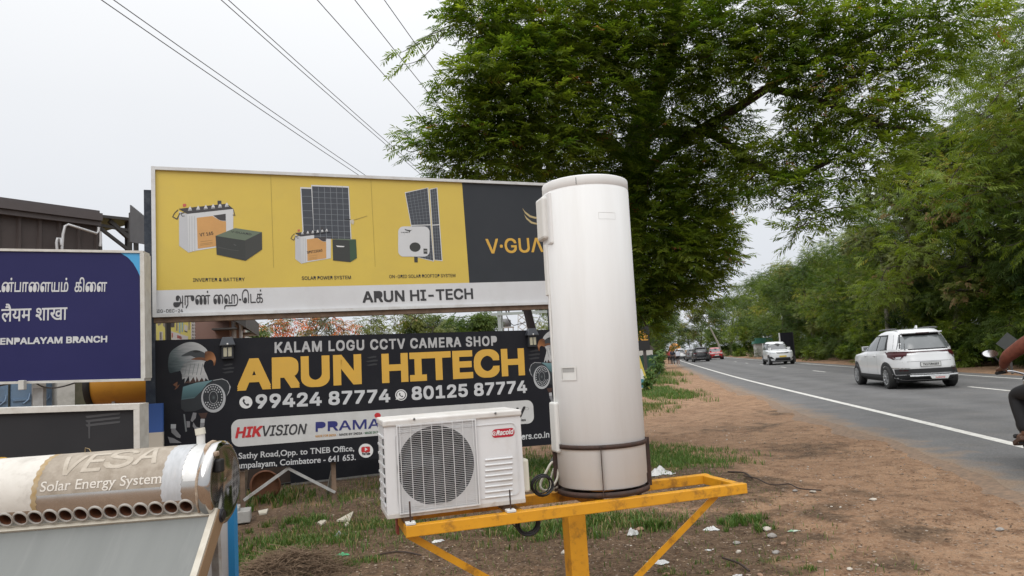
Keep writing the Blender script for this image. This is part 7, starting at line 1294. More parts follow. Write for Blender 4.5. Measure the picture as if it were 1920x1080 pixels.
        for sg in (-1, 1):
            Q = [[(sg * .30 * sx, 1.020), (sg * .84 * sx, 1.00), (sg * .84 * sx, 1.065), (sg * .30 * sx, 1.045)], [(sg * .56 * sx, 0.94), (sg * .85 * sx, 0.90), (sg * .845 * sx, 1.01), (sg * .52 * sx, 1.02)], [(sg * .68 * sx, 0.85), (sg * .80 * sx, 0.84), (sg * .85 * sx, 0.905), (sg * .60 * sx, 0.945)]]
            s.part('tail_lamp', Q, R(0.022), lampred, nu=16, nv=8); s.part('tail_lamp', [[(-1.80 * s.k[1], 1.02), (-2.10 * s.k[1], 0.98), (-2.10 * s.k[1], 1.06), (-1.80 * s.k[1], 1.035)]], s.side(sg, 0.012), lampred)
            s.part('reverse_lamp', [[(sg * .69 * sx, .85), (sg * .77 * sx, .845), (sg * .80 * sx, .90), (sg * .66 * sx, .915)]], R(0.026), lampclr, nu=3, nv=3)
            s.part('reflector', [[(sg * .56 * sx, .515), (sg * .80 * sx, .515), (sg * .80 * sx, .54), (sg * .56 * sx, .54)]], R(0.016), lampred, nu=3, nv=2)
            s.part('bumper_trim', [[(sg * .50 * sx, .575), (sg * .86 * sx, .585), (sg * .86 * sx, .612), (sg * .54 * sx, .600)]], R(0.016), silver)
        s.part('light_bar', [X([(-.32, 1.028), (.32, 1.028), (.32, 1.048), (-.32, 1.048)])], R(0.020), lampred, nu=14, nv=2)
        s.part('lower_bumper', [X([(-.82, .26), (.82, .26), (.85, .57), (-.85, .57)])], R(0.012), clad, nu=28, nv=8); s.part('skid_trim', [X([(-.62, .40), (.62, .40), (.50, .445), (-.50, .445)]), X([(-.80, .385), (-.60, .395), (-.60, .425), (-.80, .415)]), X([(.60, .395), (.80, .385), (.80, .415), (.60, .425)])], R(0.018), silver, nu=10, nv=3)
        s.part('tailgate_seam', [X([(-.66, .765), (.66, .765), (.66, .775), (-.66, .775)])], R(0.004), seamm, nu=12, nv=1)
        if plate:
            y = s.end(False, 0.02)(0, .69 * s.k[2]).y; mb = MB(); mb.box((0, y, .685), (0.52, 0.012, 0.125), carblack); mb.box((0, y - 0.003, .685), (0.50, 0.012, 0.108), platew); p_ = mb.build('number_plate', s.e)
            mb = MB(); text_mesh(mb, plate, blackink, lambda a, b_, l: Vector((-0.205 + a, y - 0.0105 - l, .652 + b_)), w=0.41, cap=0.066, bold=0.02); mb.build('lettering', p_)
    def front(s, plate_m=platew, grille=carblack, glass=glassm):
        R = lambda o=0.006: s.end(True, o); sx = s.k[0]; X = lambda Q: [(x * sx, z) for x, z in Q]
        s.part('windscreen', [X([(-.76, 1.09), (.76, 1.09), (.60, 1.50), (-.60, 1.50)])], R(0.006), glass, nu=14, nv=8)
        s.part('grille', [X([(-.40, .80), (.40, .80), (.46, .905), (-.46, .905)])], R(0.008), grille, nu=10, nv=3); s.part('grille_trim', [X([(-.42, .845), (.42, .845), (.42, .862), (-.42, .862)])], R(0.012), silver, nu=8, nv=1)
        for sg in (-1, 1):
            s.part('headlight', [[(sg * .46 * sx, .80), (sg * .80 * sx, .82), (sg * .86 * sx, .92), (sg * .48 * sx, .90)]], R(0.010), lampclr); s.part('fog_recess', [[(sg * .58 * sx, .42), (sg * .84 * sx, .44), (sg * .86 * sx, .62), (sg * .74 * sx, .60)]], R(0.008), clad)
        s.part('lower_grille', [X([(-.56, .30), (.56, .30), (.50, .52), (-.50, .52)])], R(0.008), clad, nu=10); y = s.end(True, 0.02)(0, .62 * s.k[2]).y; mb = MB(); mb.box((0, y, .60 * s.k[2]), (0.48, 0.012, 0.10), plate_m); mb.build('number_plate', s.e)
def R2(px, py): p = gnd(px, py); return p
h22 = rad(9.7); c = Car('white_suv', 'white SUV driving away with dark rear window and number plate TN37DR4889', (11.77, 22.06, RZ), h22, SUV, carwhite); c.e['category'] = 'SUV'
c.wheels(); c.sides(glasslt); c.rails(); c.rear('TN37DR4889', dark=False)
mb = MB(); mb.prism([(-.10, 1.688), (.07, 1.688), (-.06, 1.775), (-.08, 1.775)], 0.04, carwhite, lambda p: Vector((p[2] - 0.02, -1.5 + p[0], p[1]))); mb.build('antenna', c.e)
y = c.end(False, 0.04)(0, .40).y; mb = MB(); mb.tube([(-.55, y + .03, .375), (-.40, y - .01, .37), (.40, y - .01, .37), (.66, y + .03, .385)], 0.022, silver, 10); mb.build('rear_guard', c.e)
mb = MB(); mb.prism([(-.02, .285), (.38, .275), (.43, .355), (-.06, .355)], 0.015, platew, lambda p: Vector((p[0], y - .04 + p[2], p[1]))); gp = mb.build('guard_plate', c.e); mb = MB(); text_mesh(mb, 'CARENS', redink, lambda a, b_, l: Vector((0.07 + a, y - .0415 - l, .298 + b_)), w=0.24, cap=0.035, bold=0.03); mb.build('lettering', gp)
p, hv = road_at(53, 5.9); v = Car('white_minivan', 'white minivan with a yellow number plate coming towards the viewer, far right lane', (19.35, 53.2, RZ), hv + math.pi, SUV, carwhite, 0.97, 0.97, 1.0); v.wheels(0.32); v.sides(glassm); v.front(platey); v.e['category'] = 'minivan'
p = at(1316, 680, 83.0); b = Car('black_suv', 'black SUV driving away, nearest of the distant cars in the left lane', (p.x, 83.5, RZ), rad(10.5), SUV, carblack, 1.02, 0.98, 1.0); b.wheels(); b.sides(glassm); b.rails(); b.rear('', dark=True); b.e['category'] = 'SUV'
p = at(1303, 678, 91.0); g_ = Car('grey_car', 'dark grey car partly hidden behind the distant black SUV', (p.x, 92.0, RZ), rad(10.6), SUV, cargrey, 0.96, 0.9, 0.93); g_.wheels(0.31); g_.sides(glassm); g_.rear('', dark=True)
p = at(1346.5, 674, 91.5); r_ = Car('red_hatchback', 'red hatchback coming towards the viewer, right of the distant black SUV', (p.x, 92.5, RZ), rad(10.6) + math.pi, SUV, carred, 0.97, 0.85, 0.92); r_.wheels(0.31); r_.sides(glassm); r_.front(platew); r_.e['category'] = 'hatchback'
p = at(1279, 674, 105); w_ = Car('white_suv', 'small white SUV farthest away in the left lane, beside the walking people', (p.x, 106.5, RZ), rad(10.8), SUV, carwhite, 0.98, 0.95, 1.0); w_.wheels(); w_.sides(glassm); w_.rails(); w_.rear('', dark=True); w_.e['category'] = 'SUV'
# orange tanker
p = at(1266.5, 664, 122); TKR = empty('tanker_truck', (p.x, 122, RZ), 0, 'orange tanker truck seen from behind above the walking people', 'tanker'); TKR.rotation_euler = (0, 0, -rad(11)); AY = Matrix(((1, 0, 0), (0, 0, 1), (0, -1, 0))); ZC = 1.72
mb = MB(); mb.lathe([(0, -0.25), (0.4, -0.2), (0.75, -0.1), (0.90, 0.0), (0.95, 0.12), (0.95, 3.6), (0, 3.7)], mat('tanker_orange', (0.60, 0.25, 0.04), 0.45, dirt=(0.3, 0.14, 0.05), dirt_amt=0.4), 28, (0, 0, ZC), AY); mb.build('tank', TKR)
mb = MB(); mb.box((0.05, -0.24, ZC + 0.35), (0.55, 0.03, 0.22), flat('sign_dark', (0.03, 0.03, 0.06))); mb.box((0.05, -0.262, ZC + 0.35), (0.34, 0.012, 0.07), whiteink); mb.build('plaque', TKR); mb = MB(); mb.tube([(0, 1.5, ZC + 0.93), (0, 1.5, ZC + 1.08)], 0.25, struts, 12); mb.build('hatch', TKR)
mb = MB(); mb.box((0, 2.0, 0.68), (0.9, 5.2, 0.18), struts); mb.box((0, -0.2, 0.55), (1.8, 0.1, 0.16), struts); mb.build('chassis', TKR); mb = MB(); mb.box((0, 4.6, 1.35), (1.9, 1.4, 1.5), mat('cab_blue', (0.2, 0.25, 0.35), 0.5)); mb.build('cab', TKR, 0.08)
for sg in (-1, 1):
    for y in (0.5, 4.5): mb = MB(); mb.lathe([(0, -0.16), (0.42, -0.16), (0.46, -0.12), (0.46, 0.12), (0.42, 0.16), (0, 0.16)], tyre, 24, (sg * 0.75, y, 0.46), Matrix(((0, 0, 1), (0, 1, 0), (-1, 0, 0)))); mb.build('wheel', TKR)

# ================================================================== PEOPLE
def skin(name, J, E_, m, parent=None, levels=1, root=None):
    """one continuous surface grown round a skeleton; J: joint -> (x, y, z, rx[, ry])"""
    names = list(J); me = bpy.data.meshes.new(name); me.from_pydata([J[k][:3] for k in names], [(names.index(a), names.index(b_)) for a, b_ in E_], []); o = bpy.data.objects.new(name, me); COL.objects.link(o)
    md = o.modifiers.new('skin', 'SKIN'); md.use_smooth_shade = True
    for i, k in enumerate(names): sv = me.skin_vertices[0].data[i]; r = J[k][3:]; sv.radius = (r[0], r[-1]); sv.use_root = (k == (root or names[0]))
    s2 = o.modifiers.new('sub', 'SUBSURF'); s2.levels = levels; s2.render_levels = levels
    bpy.context.view_layer.update(); dg = bpy.context.evaluated_depsgraph_get(); nm = bpy.data.meshes.new_from_object(o.evaluated_get(dg)); o.modifiers.clear(); o.data = nm; bpy.data.meshes.remove(me); nm.materials.clear(); nm.materials.append(m)
    for p in nm.polygons: p.use_smooth = True
    if parent: o.parent = parent
    return o
skinm = mat('skin_brown', (0.17, 0.085, 0.052), 0.55); hairm = flat('black_hair', (0.012, 0.011, 0.010), 0.6)
def walker(px, py, H, label, top, low, shorts, step, bag=None, hd=0.0, shoes=whiteink):
    g_ = gnd(px, py); e = empty('person', (g_.x, g_.y, 0.0), 0, label, 'person', None); e.rotation_euler = (0, 0, -rad(10.5) + hd); k = H / 1.72; s = step
    J = {'pelvis': (0, 0, .93, .13, .10), 'chest': (0, .02, 1.28, .155, .11), 'neck': (0, .02, 1.45, .055), 'head': (0, .04, 1.56, .082, .095), 'crown': (0, .03, 1.66, .07, .085)}
    for sg, t in ((-1, 1), (1, -1)):
        n = 'l' if sg < 0 else 'r'; J.update({n + 'hip': (sg * .09, 0, .88, .085), n + 'knee': (sg * .09, .05 + .10 * t * s, .49, .058), n + 'ank': (sg * .09, .22 * t * s - (.06 if t < 0 else 0), .085, .04), n + 'toe': (sg * .10, .22 * t * s + .13 - (.04 if t < 0 else 0), .035, .035), n + 'sho': (sg * .175, .02, 1.38, .06), n + 'elb': (sg * .235, -.02 - .08 * t * s, 1.10, .042), n + 'wri': (sg * .235, .06 - .16 * t * s, .87, .03), n + 'hand': (sg * .23, .09 - .18 * t * s, .79, .034, .02)})
    E_ = [('pelvis', 'chest'), ('chest', 'neck'), ('neck', 'head'), ('head', 'crown')] + [(a + b_, a + c_) for a in 'lr' for b_, c_ in (('hip', 'knee'), ('knee', 'ank'), ('ank', 'toe'), ('sho', 'elb'), ('elb', 'wri'), ('wri', 'hand'))] + [('pelvis', a + 'hip') for a in 'lr'] + [('chest', a + 'sho') for a in 'lr']
    J = {a: tuple(q * k for q in v_) for a, v_ in J.items()}; skin('body', J, E_, skinm, e)
    grow = lambda a, d: J[a][:3] + tuple(q + d for q in J[a][3:])
    T_ = {a: grow(a, .022) for a in ('pelvis', 'chest')}; T_.update({a + b_: grow(a + b_, .022) for a in 'lr' for b_ in ('sho', 'elb')}); skin('shirt', T_, [('pelvis', 'chest')] + [('chest', a + 'sho') for a in 'lr'] + [(a + 'sho', a + 'elb') for a in 'lr'], top, e)
    L_ = {'pelvis': grow('pelvis', .016)}; L_.update({a + b_: grow(a + b_, .022) for a in 'lr' for b_ in (('hip', 'knee') if shorts else ('hip', 'knee', 'ank'))}); skin('shorts' if shorts else 'trousers', L_, [('pelvis', a + 'hip') for a in 'lr'] + [(a + 'hip', a + 'knee') for a in 'lr'] + ([] if shorts else [(a + 'knee', a + 'ank') for a in 'lr']), low, e)
    skin('hair', {'a': grow('head', .012)[:2] + (J['head'][2] + .03 * k,) + grow('head', .010)[3:], 'b': grow('crown', .014)}, [('a', 'b')], hairm, e)
    for a in 'lr': mb = MB(); p = Vector(J[a + 'toe'][:3]); mb.box(p + Vector((0, -.06, -.005)), (.085, .25, .06), shoes); mb.build('shoe', e, 0.02)
    return e
walker(1256.3, 684.5, 1.72, 'person in red shirt and dark shorts walking away on the verge, leftmost of three', mat('shirt_red', (0.36, 0.05, 0.055), 0.8), flat('cloth_dark', (0.02, 0.02, 0.025), 0.8), True, 0.9); walker(1262.5, 684.5, 1.70, 'person in dark clothes walking between the red shirt and the white bag carrier', flat('cloth_navy', (0.02, 0.022, 0.035), 0.8), flat('cloth_dark', (0, 0, 0)), False, 0.8, hd=0.1)
wk = walker(1272, 684.5, 1.68, 'person in dark clothes carrying a white bag on the back, rightmost of three', flat('cloth_dark', (0, 0, 0)), flat('cloth_dark', (0, 0, 0)), True, 0.9)
mb = MB(); mb.box((0.02, -0.22, 1.13), (0.42, 0.16, 0.46), flat('bag_white', (0.52, 0.55, 0.62), 0.7)); bg_ = mb.build('shoulder_bag', bevel=0.04); bg_.location = wk.location; bg_.rotation_euler = wk.rotation_euler; tag(bg_, 'pale white bag on the back of the rightmost walking person', 'bag')

# ================================================================== MOTORCYCLE AND RIDER (right edge)
MH = rad(18); MO = Vector((5.36, 6.97, RZ)); MC = empty('motorcycle', MO, 0, 'dark motorcycle heading away at the right edge, round mirror catching the sky', 'motorcycle'); MC.rotation_euler = (0, 0, -MH)
bkm = mat('bike_black', (0.014, 0.014, 0.016), 0.3, coat=0.4); chrome = mat('chrome', (0.6, 0.6, 0.62), 0.12, metal=1.0); axX = Matrix(((0, 0, 1), (0, 1, 0), (-1, 0, 0)))
for y, w in ((0.0, 0.06), (1.28, 0.045)):
    mb = MB(); pr = [(0.27 + (w) * 0.75 * math.cos(a), w * math.sin(a)) for a in np.linspace(-math.pi, math.pi, 13)]; mb.lathe(pr, tyre, 36, (0, y, 0.305), axX); wo = mb.build('wheel', MC); mb = MB(); mb.lathe([(0.235, -0.03), (0.22, -0.02), (0.22, 0.02), (0.235, 0.03)], alloy, 32, (0, y, 0.305), axX)
    for k in range(6): a = k * math.pi / 3; mb.bar((0, y + 0.04 * math.cos(a), 0.305 + 0.04 * math.sin(a)), (0, y + 0.225 * math.cos(a), 0.305 + 0.225 * math.sin(a)), 0.025, 0.03, alloy, up=(1, 0, 0))
    mb.lathe([(0, -0.06), (0.05, -0.06), (0.05, 0.06), (0, 0.06)], alloy, 16, (0, y, 0.305), axX); mb.build('rim', wo)
mb = MB(); mb.tube([(0, 1.02, 0.92), (0, 0.75, 0.80), (0, 0.35, 0.72), (0, -0.05, 0.74)], 0.028, bkm, 8); mb.tube([(0, 1.0, 0.86), (0, 0.92, 0.45), (0, 0.55, 0.32), (0, 0.30, 0.45), (0, 0.35, 0.72)], 0.024, bkm, 8); mb.tube([(-.07, 0.35, 0.42), (-.08, 0, 0.305)], 0.022, bkm, 8); mb.tube([(.07, 0.35, 0.42), (.08, 0, 0.305)], 0.022, bkm, 8); mb.tube([(-.10, -0.02, 0.33), (-.11, 0.12, 0.66)], 0.026, chrome, 10); mb.tube([(.10, -0.02, 0.33), (.11, 0.12, 0.66)], 0.026, chrome, 10); mb.build('frame', MC)
for sg in (-1, 1): mb = MB(); mb.tube([(sg * .07, 1.28, 0.305), (sg * .07, 1.14, 0.66), (sg * .07, 1.05, 0.92)], 0.02, chrome, 10); mb.build('fork', MC)
mb = MB(); mb.box((0, 0.62, 0.40), (0.24, 0.34, 0.30), mat('engine_grey', (0.10, 0.10, 0.105), 0.45, metal=0.6)); mb.build('engine', MC, 0.03)
skin('fuel_tank', {'a': (0, 0.98, 0.90, .10, .08), 'b': (0, 0.80, 0.90, .15, .11), 'c': (0, 0.60, 0.86, .11, .08)}, [('a', 'b'), ('b', 'c')], bkm, MC); skin('seat', {'a': (0, 0.58, 0.80, .10, .05), 'b': (0, 0.28, 0.78, .13, .05), 'c': (0, -0.10, 0.83, .11, .05), 'd': (0, -0.26, 0.85, .07, .04)}, [('a', 'b'), ('b', 'c'), ('c', 'd')], blackrub, MC)
mb = MB(); V = []; F = []
for k in range(13):
    a = rad(20 + 130 * k / 12)
    for x in (-0.075, 0.075): V.append((x, -0.36 * math.cos(math.pi - a) * -1 if False else 0.36 * math.cos(a) - 0.02, 0.305 + 0.36 * math.sin(a)))
mb.add(V, [(2 * i, 2 * i + 1, 2 * i + 3, 2 * i + 2) for i in range(12)], bkm, True); mb.build('rear_mudguard', MC)
mb = MB(); mb.box((0, -0.32, 0.78), (0.16, 0.06, 0.09), lampred); mb.build('tail_lamp', MC, 0.01); mb = MB(); mb.box((0, -0.36, 0.60), (0.20, 0.008, 0.14), platew); mb.build('number_plate', MC)
for sg in (-1, 1): mb = MB(); mb.tube([(sg * .05, -0.26, 0.74), (sg * .13, -0.27, 0.74)], 0.010, bkm, 8); mb.lathe([(0, -0.045), (0.022, -0.04), (0.034, 0), (0.022, 0.04), (0, 0.045)], bkm, 14, (sg * .165, -0.27, 0.74), axX); mb.build('indicator', MC)
mb = MB(); mb.tube(smooth_loop([(.14, 0.62, 0.30), (.16, 0.30, 0.30), (.17, 0.0, 0.36), (.17, -0.25, 0.42)], 4, False), [0.025] * 8 + [0.045] * 5, chrome, 10); mb.build('exhaust', MC)
mb = MB(); mb.tube(smooth_loop([(-.34, 0.90, 1.02), (-.22, 0.97, 1.03), (-.05, 1.02, 0.98), (.05, 1.02, 0.98), (.22, 0.97, 1.03), (.34, 0.90, 1.02)], 4, False), 0.012, chrome, 8); mb.build('handlebar', MC)
for sg in (-1, 1): mb = MB(); mb.tube([(sg * .27, 0.945, 1.027), (sg * .39, 0.875, 1.018)], 0.017, blackrub, 10); mb.build('grip', MC); mb = MB(); mb.tube([(sg * .22, 0.985, 1.035), (sg * .36, 0.945, 1.025)], 0.006, chrome, 6); mb.build('lever', MC)
for sg in (-1, 1):
    mb = MB(); mb.tube([(sg * .24, 0.98, 1.04), (sg * .30, 1.0, 1.13), (sg * .37, 0.99, 1.215)], 0.006, bkm, 6); mo = mb.build('mirror', MC); Rm = Matrix.Rotation(rad(sg * -6), 3, 'Z') @ Matrix.Rotation(rad(-16), 3, 'X'); mb = MB(); sc_ = Matrix.Diagonal((1.0, 1, 0.52)); AXm = Rm @ sc_ @ Matrix(((1, 0, 0), (0, 0, -1), (0, 1, 0)))
    mb.lathe([(0.080, 0.0), (0.084, -0.008), (0.070, -0.030), (0, -0.036)], bkm, 28, (sg * .39, 0.99, 1.235), AXm); mb.build('mirror_shell', mo); mb = MB(); mb.lathe([(0, 0.002), (0.078, 0.002)], mat('mirror_glass', (0.9, 0.9, 0.9), 0.02, metal=1.0, col2=(0.88, 0.88, 0.88)), 28, (sg * .39, 0.99, 1.235), AXm); mb.build('mirror_glass', mo)
mb = MB(); mb.tube(smooth_loop([(-.06, 0.90, 0.62), (-.20, 0.92, 0.58), (-.25, 0.90, 0.46), (-.21, 0.86, 0.36), (-.08, 0.82, 0.32)], 4, False), 0.014, bkm, 8); mb.tube([(-.10, 0.62, 0.30), (-.34, 0.62, 0.30)], 0.012, bkm, 8); mb.tube([(.10, 0.62, 0.30), (.34, 0.62, 0.30)], 0.012, bkm, 8); mb.build('leg_guard', MC)
skin('headlamp', {'a': (0, 1.10, 0.93, .09, .09), 'b': (0, 1.19, 0.92, .08, .08)}, [('a', 'b')], bkm, MC)
RD = empty('person', MO, 0, 'person in rust coloured shirt and black trousers riding the motorcycle at the right edge', 'person'); RD.rotation_euler = (0, 0, -MH)
J = {'pelvis': (0, 0.22, .90, .15, .12), 'waist': (0, 0.26, 1.06, .14, .11), 'chest': (0, 0.34, 1.28, .16, .125), 'neck': (0, 0.40, 1.45, .058), 'head': (0, 0.45, 1.55, .082, .095), 'crown': (0, 0.44, 1.66, .07, .088)}
for sg in (-1, 1):
    n = 'l' if sg < 0 else 'r'; J.update({n + 'hip': (sg * .12, .26, .87, .095), n + 'knee': (sg * .29, .70, .80, .070), n + 'ank': (sg * .27, .56, .40, .045), n + 'toe': (sg * .30, .74, .325, .038), n + 'sho': (sg * .19, .36, 1.37, .065), n + 'elb': (sg * .36, .58, 1.20, .046), n + 'wri': (sg * .33, .845, 1.075, .031), n + 'palm': (sg * .335, .90, 1.058, .038, .022)})
    for f, dx in enumerate((-.033, -.011, .011, .032)):
        l = (.9, 1.0, .95, .8)[f]; x = sg * (.33 + dx * 1.15); yb = 0.912 - dx * 0.35; J.update({n + 'f%da' % f: (x, yb + .028 * l, 1.055, .0095), n + 'f%db' % f: (x, yb + .045 * l, 1.030, .0088), n + 'f%dc' % f: (x, yb + .018 * l, 1.008, .0078)})
    J.update({n + 'ta': (sg * .285, .895, 1.045, .011), n + 'tb': (sg * .272, .925, 1.018, .009)})
E_ = [('pelvis', 'waist'), ('waist', 'chest'), ('chest', 'neck'), ('neck', 'head'), ('head', 'crown')]
for a in 'lr':
    E_ += [('pelvis', a + 'hip'), (a + 'hip', a + 'knee'), (a + 'knee', a + 'ank'), (a + 'ank', a + 'toe'), ('chest', a + 'sho'), (a + 'sho', a + 'elb'), (a + 'elb', a + 'wri'), (a + 'wri', a + 'palm'), (a + 'palm', a + 'ta'), (a + 'ta', a + 'tb')]
    for f in range(4): E_ += [(a + 'palm', a + 'f%da' % f), (a + 'f%da' % f, a + 'f%db' % f), (a + 'f%db' % f, a + 'f%dc' % f)]
skin('body', J, E_, skinm, RD, 2); gr = lambda a, d: J[a][:3] + tuple(q + d for q in J[a][3:])
shm = mat('rust_shirt', (0.20, 0.058, 0.034), 0.85, col2=(0.13, 0.040, 0.026), scale=22, amt=0.9, bump=0.2); T_ = {a: gr(a, .024) for a in ('pelvis', 'waist', 'chest')}
for a in 'lr': T_.update({a + 'sho': gr(a + 'sho', .022), a + 'elb': gr(a + 'elb', .020), a + 'cuff': tuple(J[a + 'elb'][i] * 0.12 + J[a + 'wri'][i] * 0.88 for i in range(3)) + (.043,)})
skin('shirt', T_, [('pelvis', 'waist'), ('waist', 'chest')] + [('chest', a + 'sho') for a in 'lr'] + [(a + 'sho', a + 'elb') for a in 'lr'] + [(a + 'elb', a + 'cuff') for a in 'lr'], shm, RD, 2)
L_ = {'pelvis': gr('pelvis', .018)}
for a in 'lr': L_.update({a + b_: gr(a + b_, .020) for b_ in ('hip', 'knee')}); L_[a + 'ank'] = gr(a + 'ank', .022)
skin('trousers', L_, [('pelvis', a + 'hip') for a in 'lr'] + [(a + 'hip', a + 'knee') for a in 'lr'] + [(a + 'knee', a + 'ank') for a in 'lr'], flat('black_cloth', (0.014, 0.014, 0.016), 0.85), RD, 2)
skin('hair', {'a': (0, .43, 1.60, .092, .105), 'b': (0, .43, 1.67, .082, .096)}, [('a', 'b')], hairm, RD)
for sg in (-1, 1): mb = MB(); n = 'l' if sg < 0 else 'r'; p = Vector(J[n + 'toe'][:3]); R_ = Matrix.Rotation(rad(-20), 3, 'X'); mb.box(p + Vector((0, -.07, -.012)), (.09, .27, .05), mat('sandal_brown', (0.10, 0.05, 0.03), 0.7), R_); mb.box(p + Vector((0, -.02, .03)), (.10, .05, .04), blackrub, R_); mb.build('sandal', RD, 0.012)

# ================================================================== ROADSIDE FURNITURE
# black hoarding boards, pale pole, diamond sign, green roofed kiosk across the road
for (px0, px1, yt, Y, lab) in ((1466, 1489, 624, 57, 'tall black hoarding board with a pale left post behind the white minivan'), (1433, 1444, 644, 62, 'small black hoarding board left of the white minivan')):
    A, B_ = at(px0, 660, Y), at(px1, 660, Y); zt = at(px0, yt, Y).z; w = B_.x - A.x; e = empty('hoarding_board', (A.x, Y, 0), 0, lab, 'hoarding', 'black hoarding boards across the road'); mb = MB(); mb.box((w / 2, 0, zt / 2 + 0.25), (w, 0.08, zt - 0.5), kblack); mb.build('panel', e)
    for x, m in ((-0.05, alu), (w + 0.04, struts)): mb = MB(); mb.box((x, 0.06, zt / 2), (0.08, 0.08, zt), m); mb.build('post', e)
cpole = mat('concrete_pole', (0.27, 0.25, 0.21), 0.85, col2=(0.19, 0.175, 0.15), scale=4); A, B_ = at(1666, 630, 41.0), at(1655, 505, 41.0); d = (B_ - A) / (B_.z - A.z); base = A - d * A.z; e = empty('utility_pole', base, 0, 'pale concrete utility pole leaning slightly, among the trees above the white SUV', 'pole')
mb = MB(); mb.tube([d * -0.1, d * 6.4], [0.14, 0.10], cpole, 12); mb.build('shaft', e); mb = MB(); mb.bar(d * 6.1 + Vector((-.6, 0, 0)), d * 6.1 + Vector((.6, 0, 0)), 0.08, 0.08, struts); mb.build('crossarm', e)
p = at(1891, 643, 24.5); e = empty('road_sign', (p.x, p.y, 0), rad(-30), 'grey diamond road sign seen from behind at the right edge, under the trees', 'road sign'); mb = MB(); s_ = 0.36; mb.prism([(0, -s_), (s_, 0), (0, s_), (-s_, 0)], 0.02, mat('sign_back_grey', (0.055, 0.06, 0.058), 0.7), lambda q_: Vector((q_[0], -q_[2], p.z + q_[1]))); mb.build('sign_plate', e); mb = MB(); mb.box((0, 0.05, (p.z + 0.3) / 2), (0.07, 0.07, p.z + 0.3), struts); mb.build('post', e)
p, h = road_at(97, 9.6); e = empty('kiosk', p, -h, 'small kiosk with green roof and pale walls on the far verge beyond the red hatchback', 'kiosk'); mb = MB(); mb.box((1.2, 0, 0.85), (2.4, 2.2, 1.7), flat('kiosk_white', (0.5, 0.5, 0.48))); mb.build('wall', e); mb = MB(); mb.prism([(-0.2, 1.7), (2.6, 1.7), (2.0, 2.35), (0.2, 2.45)], 2.8, mat('roof_green', (0.05, 0.20, 0.15), 0.7), lambda q_: Vector((q_[0], -1.4 + q_[2], q_[1]))); mb.build('roof', e); mb = MB(); mb.box((1.9, -1.12, 0.55), (0.7, 0.05, 0.9), redink); mb.build('red_panel', e)
p = at(1343, 652, 103); mb = MB(); mb.tube([Vector((p.x + .8, 103, -0.1)), Vector((p.x + .3, 103, 2.2)), Vector((p.x - .6, 103, 4.4))], [0.2, 0.15, 0.10], flat('pale_bark', (0.26, 0.24, 0.20), 0.9), 8); tag(mb.build('bare_trunk'), 'pale leaning bare tree trunk left of the green roofed kiosk', 'tree trunk')
# near verge: banner, black sign with orange letters, hut, green net fence
b0, b1, b2 = at(1207, 722, 27.5), at(1189, 718, 27.5), at(1190, 616, 27.5); e = empty('standing_banner', (b1.x, 27.5, 0), rad(6), 'tall yellow banner with blue top and white picture, leaning by the white tank', 'banner'); zt = b2.z; wd = b0.x - b1.x + 0.12; by = flat('banner_lemon', (0.60, 0.50, 0.10), 0.5)
L_ = lambda z: (zt - z) / zt * 0.32 - 0.30; q_ = lambda x, z, o=0.0: (L_(z) + x * (0.32 + 0.30 * (1 - z / zt)), -o, z)
mb = MB(); pan_ = lambda z0, z1, x0, x1, m, o: mb.add([q_(x0, z0, o), q_(x1, z0, o), q_(x1, z1, o), q_(x0, z1, o)], [(0, 1, 2, 3)], m)
pan_(0.06, zt * .60, 0, 1, by, 0); pan_(zt * .60, zt * .76, 0, 1, flat('banner_sky', (0.08, 0.30, 0.48)), 0); pan_(zt * .76, zt, 0, 1, whiteink, 0); mb.add([q_(0, .06, -.04), q_(0, zt, -.04), q_(1, zt, -.04), q_(1, .06, -.04)], [(0, 1, 2, 3)], gal); po = mb.build('panel', e)
mb = MB(); pan_(.12, zt * .36, .25, .85, whiteink, .006); pan_(.16, zt * .20, .35, .75, flat('banner_teal', (0.06, 0.22, 0.28)), .012); pan_(zt * .28, zt * .40, .1, .5, flat('banner_skyblue', (0.25, 0.38, 0.5)), .009); pan_(zt * .50, zt * .52, .15, .9, blackink, .006); pan_(zt * .46, zt * .47, .1, .6, blackink, .006); mb.build('picture', po)
mb = MB(); mb.box((0.35, -0.05, 0.03), (0.9, 0.4, 0.06), mat('orange_base', (0.45, 0.18, 0.05), 0.7)); mb.build('base', e)
s0, s1 = at(1190, 612, 40), at(1219, 656, 40); e = empty('shop_signboard', (at(1211, 690, 40).x, 40, 0), rad(4), 'black signboard with orange capital letters on a dark pole, beside the white tank', 'signboard'); x0, x1 = s0.x - e.location.x, s1.x - e.location.x; mb = MB(); mb.box(((x0 + x1) / 2, 0, (s0.z + s1.z) / 2), (x1 - x0, 0.10, s0.z - s1.z), flat('sign_black', (0.015, 0.015, 0.016), 0.6)); sb = mb.build('panel', e); mb = MB(); mb.box((0.02, 0.06, s1.z / 2 + 0.3), (0.16, 0.10, s1.z + 0.6), struts); mb.build('pole', e)
mb = MB()
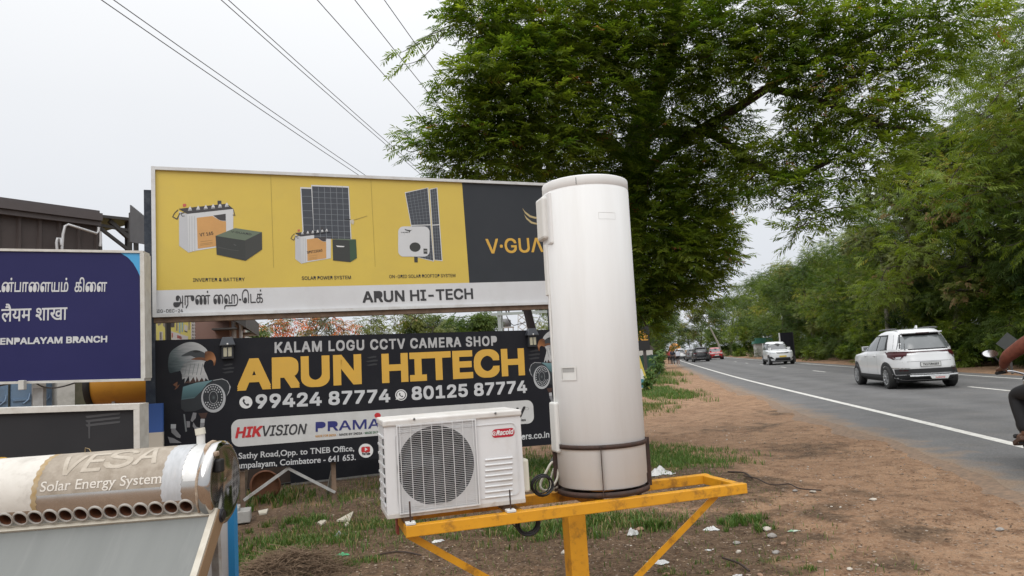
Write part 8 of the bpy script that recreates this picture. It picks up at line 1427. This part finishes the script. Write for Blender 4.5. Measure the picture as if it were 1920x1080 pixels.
for s_, a, b_, y in (('AL', 1196, 1211, 628), ('RE', 1196, 1216, 639)): A, B_ = at(a, y, 39.9), at(b_, y, 39.9); text_mesh(mb, s_, flat('orange_letters', (0.62, 0.32, 0.05)), lambda x, z, l: Vector((A.x - e.location.x + x, -0.053 - l, A.z + z)), w=B_.x - A.x, cap=0.27, bold=0.03, serif=True)
mb.build('lettering', sb)
h0, h1 = at(1196, 672, 47), at(1222, 672, 47); e = empty('roadside_hut', (h0.x, 47, 0), rad(5), 'small open hut with a thatched dark roof and white beam, behind the black signboard', 'hut'); w = h1.x - h0.x; zt = at(1208, 644, 47).z; mb = MB(); mb.prism([(-0.3, zt - 0.45), (w + 0.3, zt - 0.45), (w * .7, zt + 0.15), (w * .3, zt + 0.15)], 2.4, flat('thatch_dark', (0.07, 0.06, 0.05), 0.9), lambda q_: Vector((q_[0], q_[2], q_[1]))); mb.build('roof', e); mb = MB(); mb.box((w / 2, -0.02, zt - 0.62), (w + 0.2, 0.08, 0.32), flat('beam_white', (0.48, 0.47, 0.44))); mb.build('beam', e)
for x in (0.0, w / 2, w): mb = MB(); mb.box((x, 0.05, (zt - 0.6) / 2), (0.10, 0.10, zt - 0.6), struts); mb.build('post', e)
f0, f1 = at(1192, 690, 41), at(1240, 690, 46); e = empty('net_fence', (f0.x, f0.y, 0), math.atan2(f1.y - f0.y, f1.x - f0.x), 'dark green shade net fence on the near verge below the black signboard', 'fence'); L0_ = (Vector((f1.x, f1.y)) - Vector((f0.x, f0.y))).length; zt = at(1205, 667, 42).z
mb = MB(); V = []
for i in range(31): V += [(L0_ * i / 30, 0.04 * math.sin(i * 1.9), 0.03), (L0_ * i / 30, 0.05 * math.sin(i * 1.9 + .5), zt + 0.03 * math.sin(i * 2.7))]
mb.add(V, [(2 * i, 2 * i + 2, 2 * i + 3, 2 * i + 1) for i in range(30)], mat('green_net', (0.022, 0.075, 0.050), 0.8, col2=(0.03, 0.10, 0.065), scale=8), True); mb.build('net', e)
for i in range(4): mb = MB(); mb.box((L0_ * i / 3, 0.08, zt / 2), (0.06, 0.06, zt + 0.1), struts); mb.build('post', e)
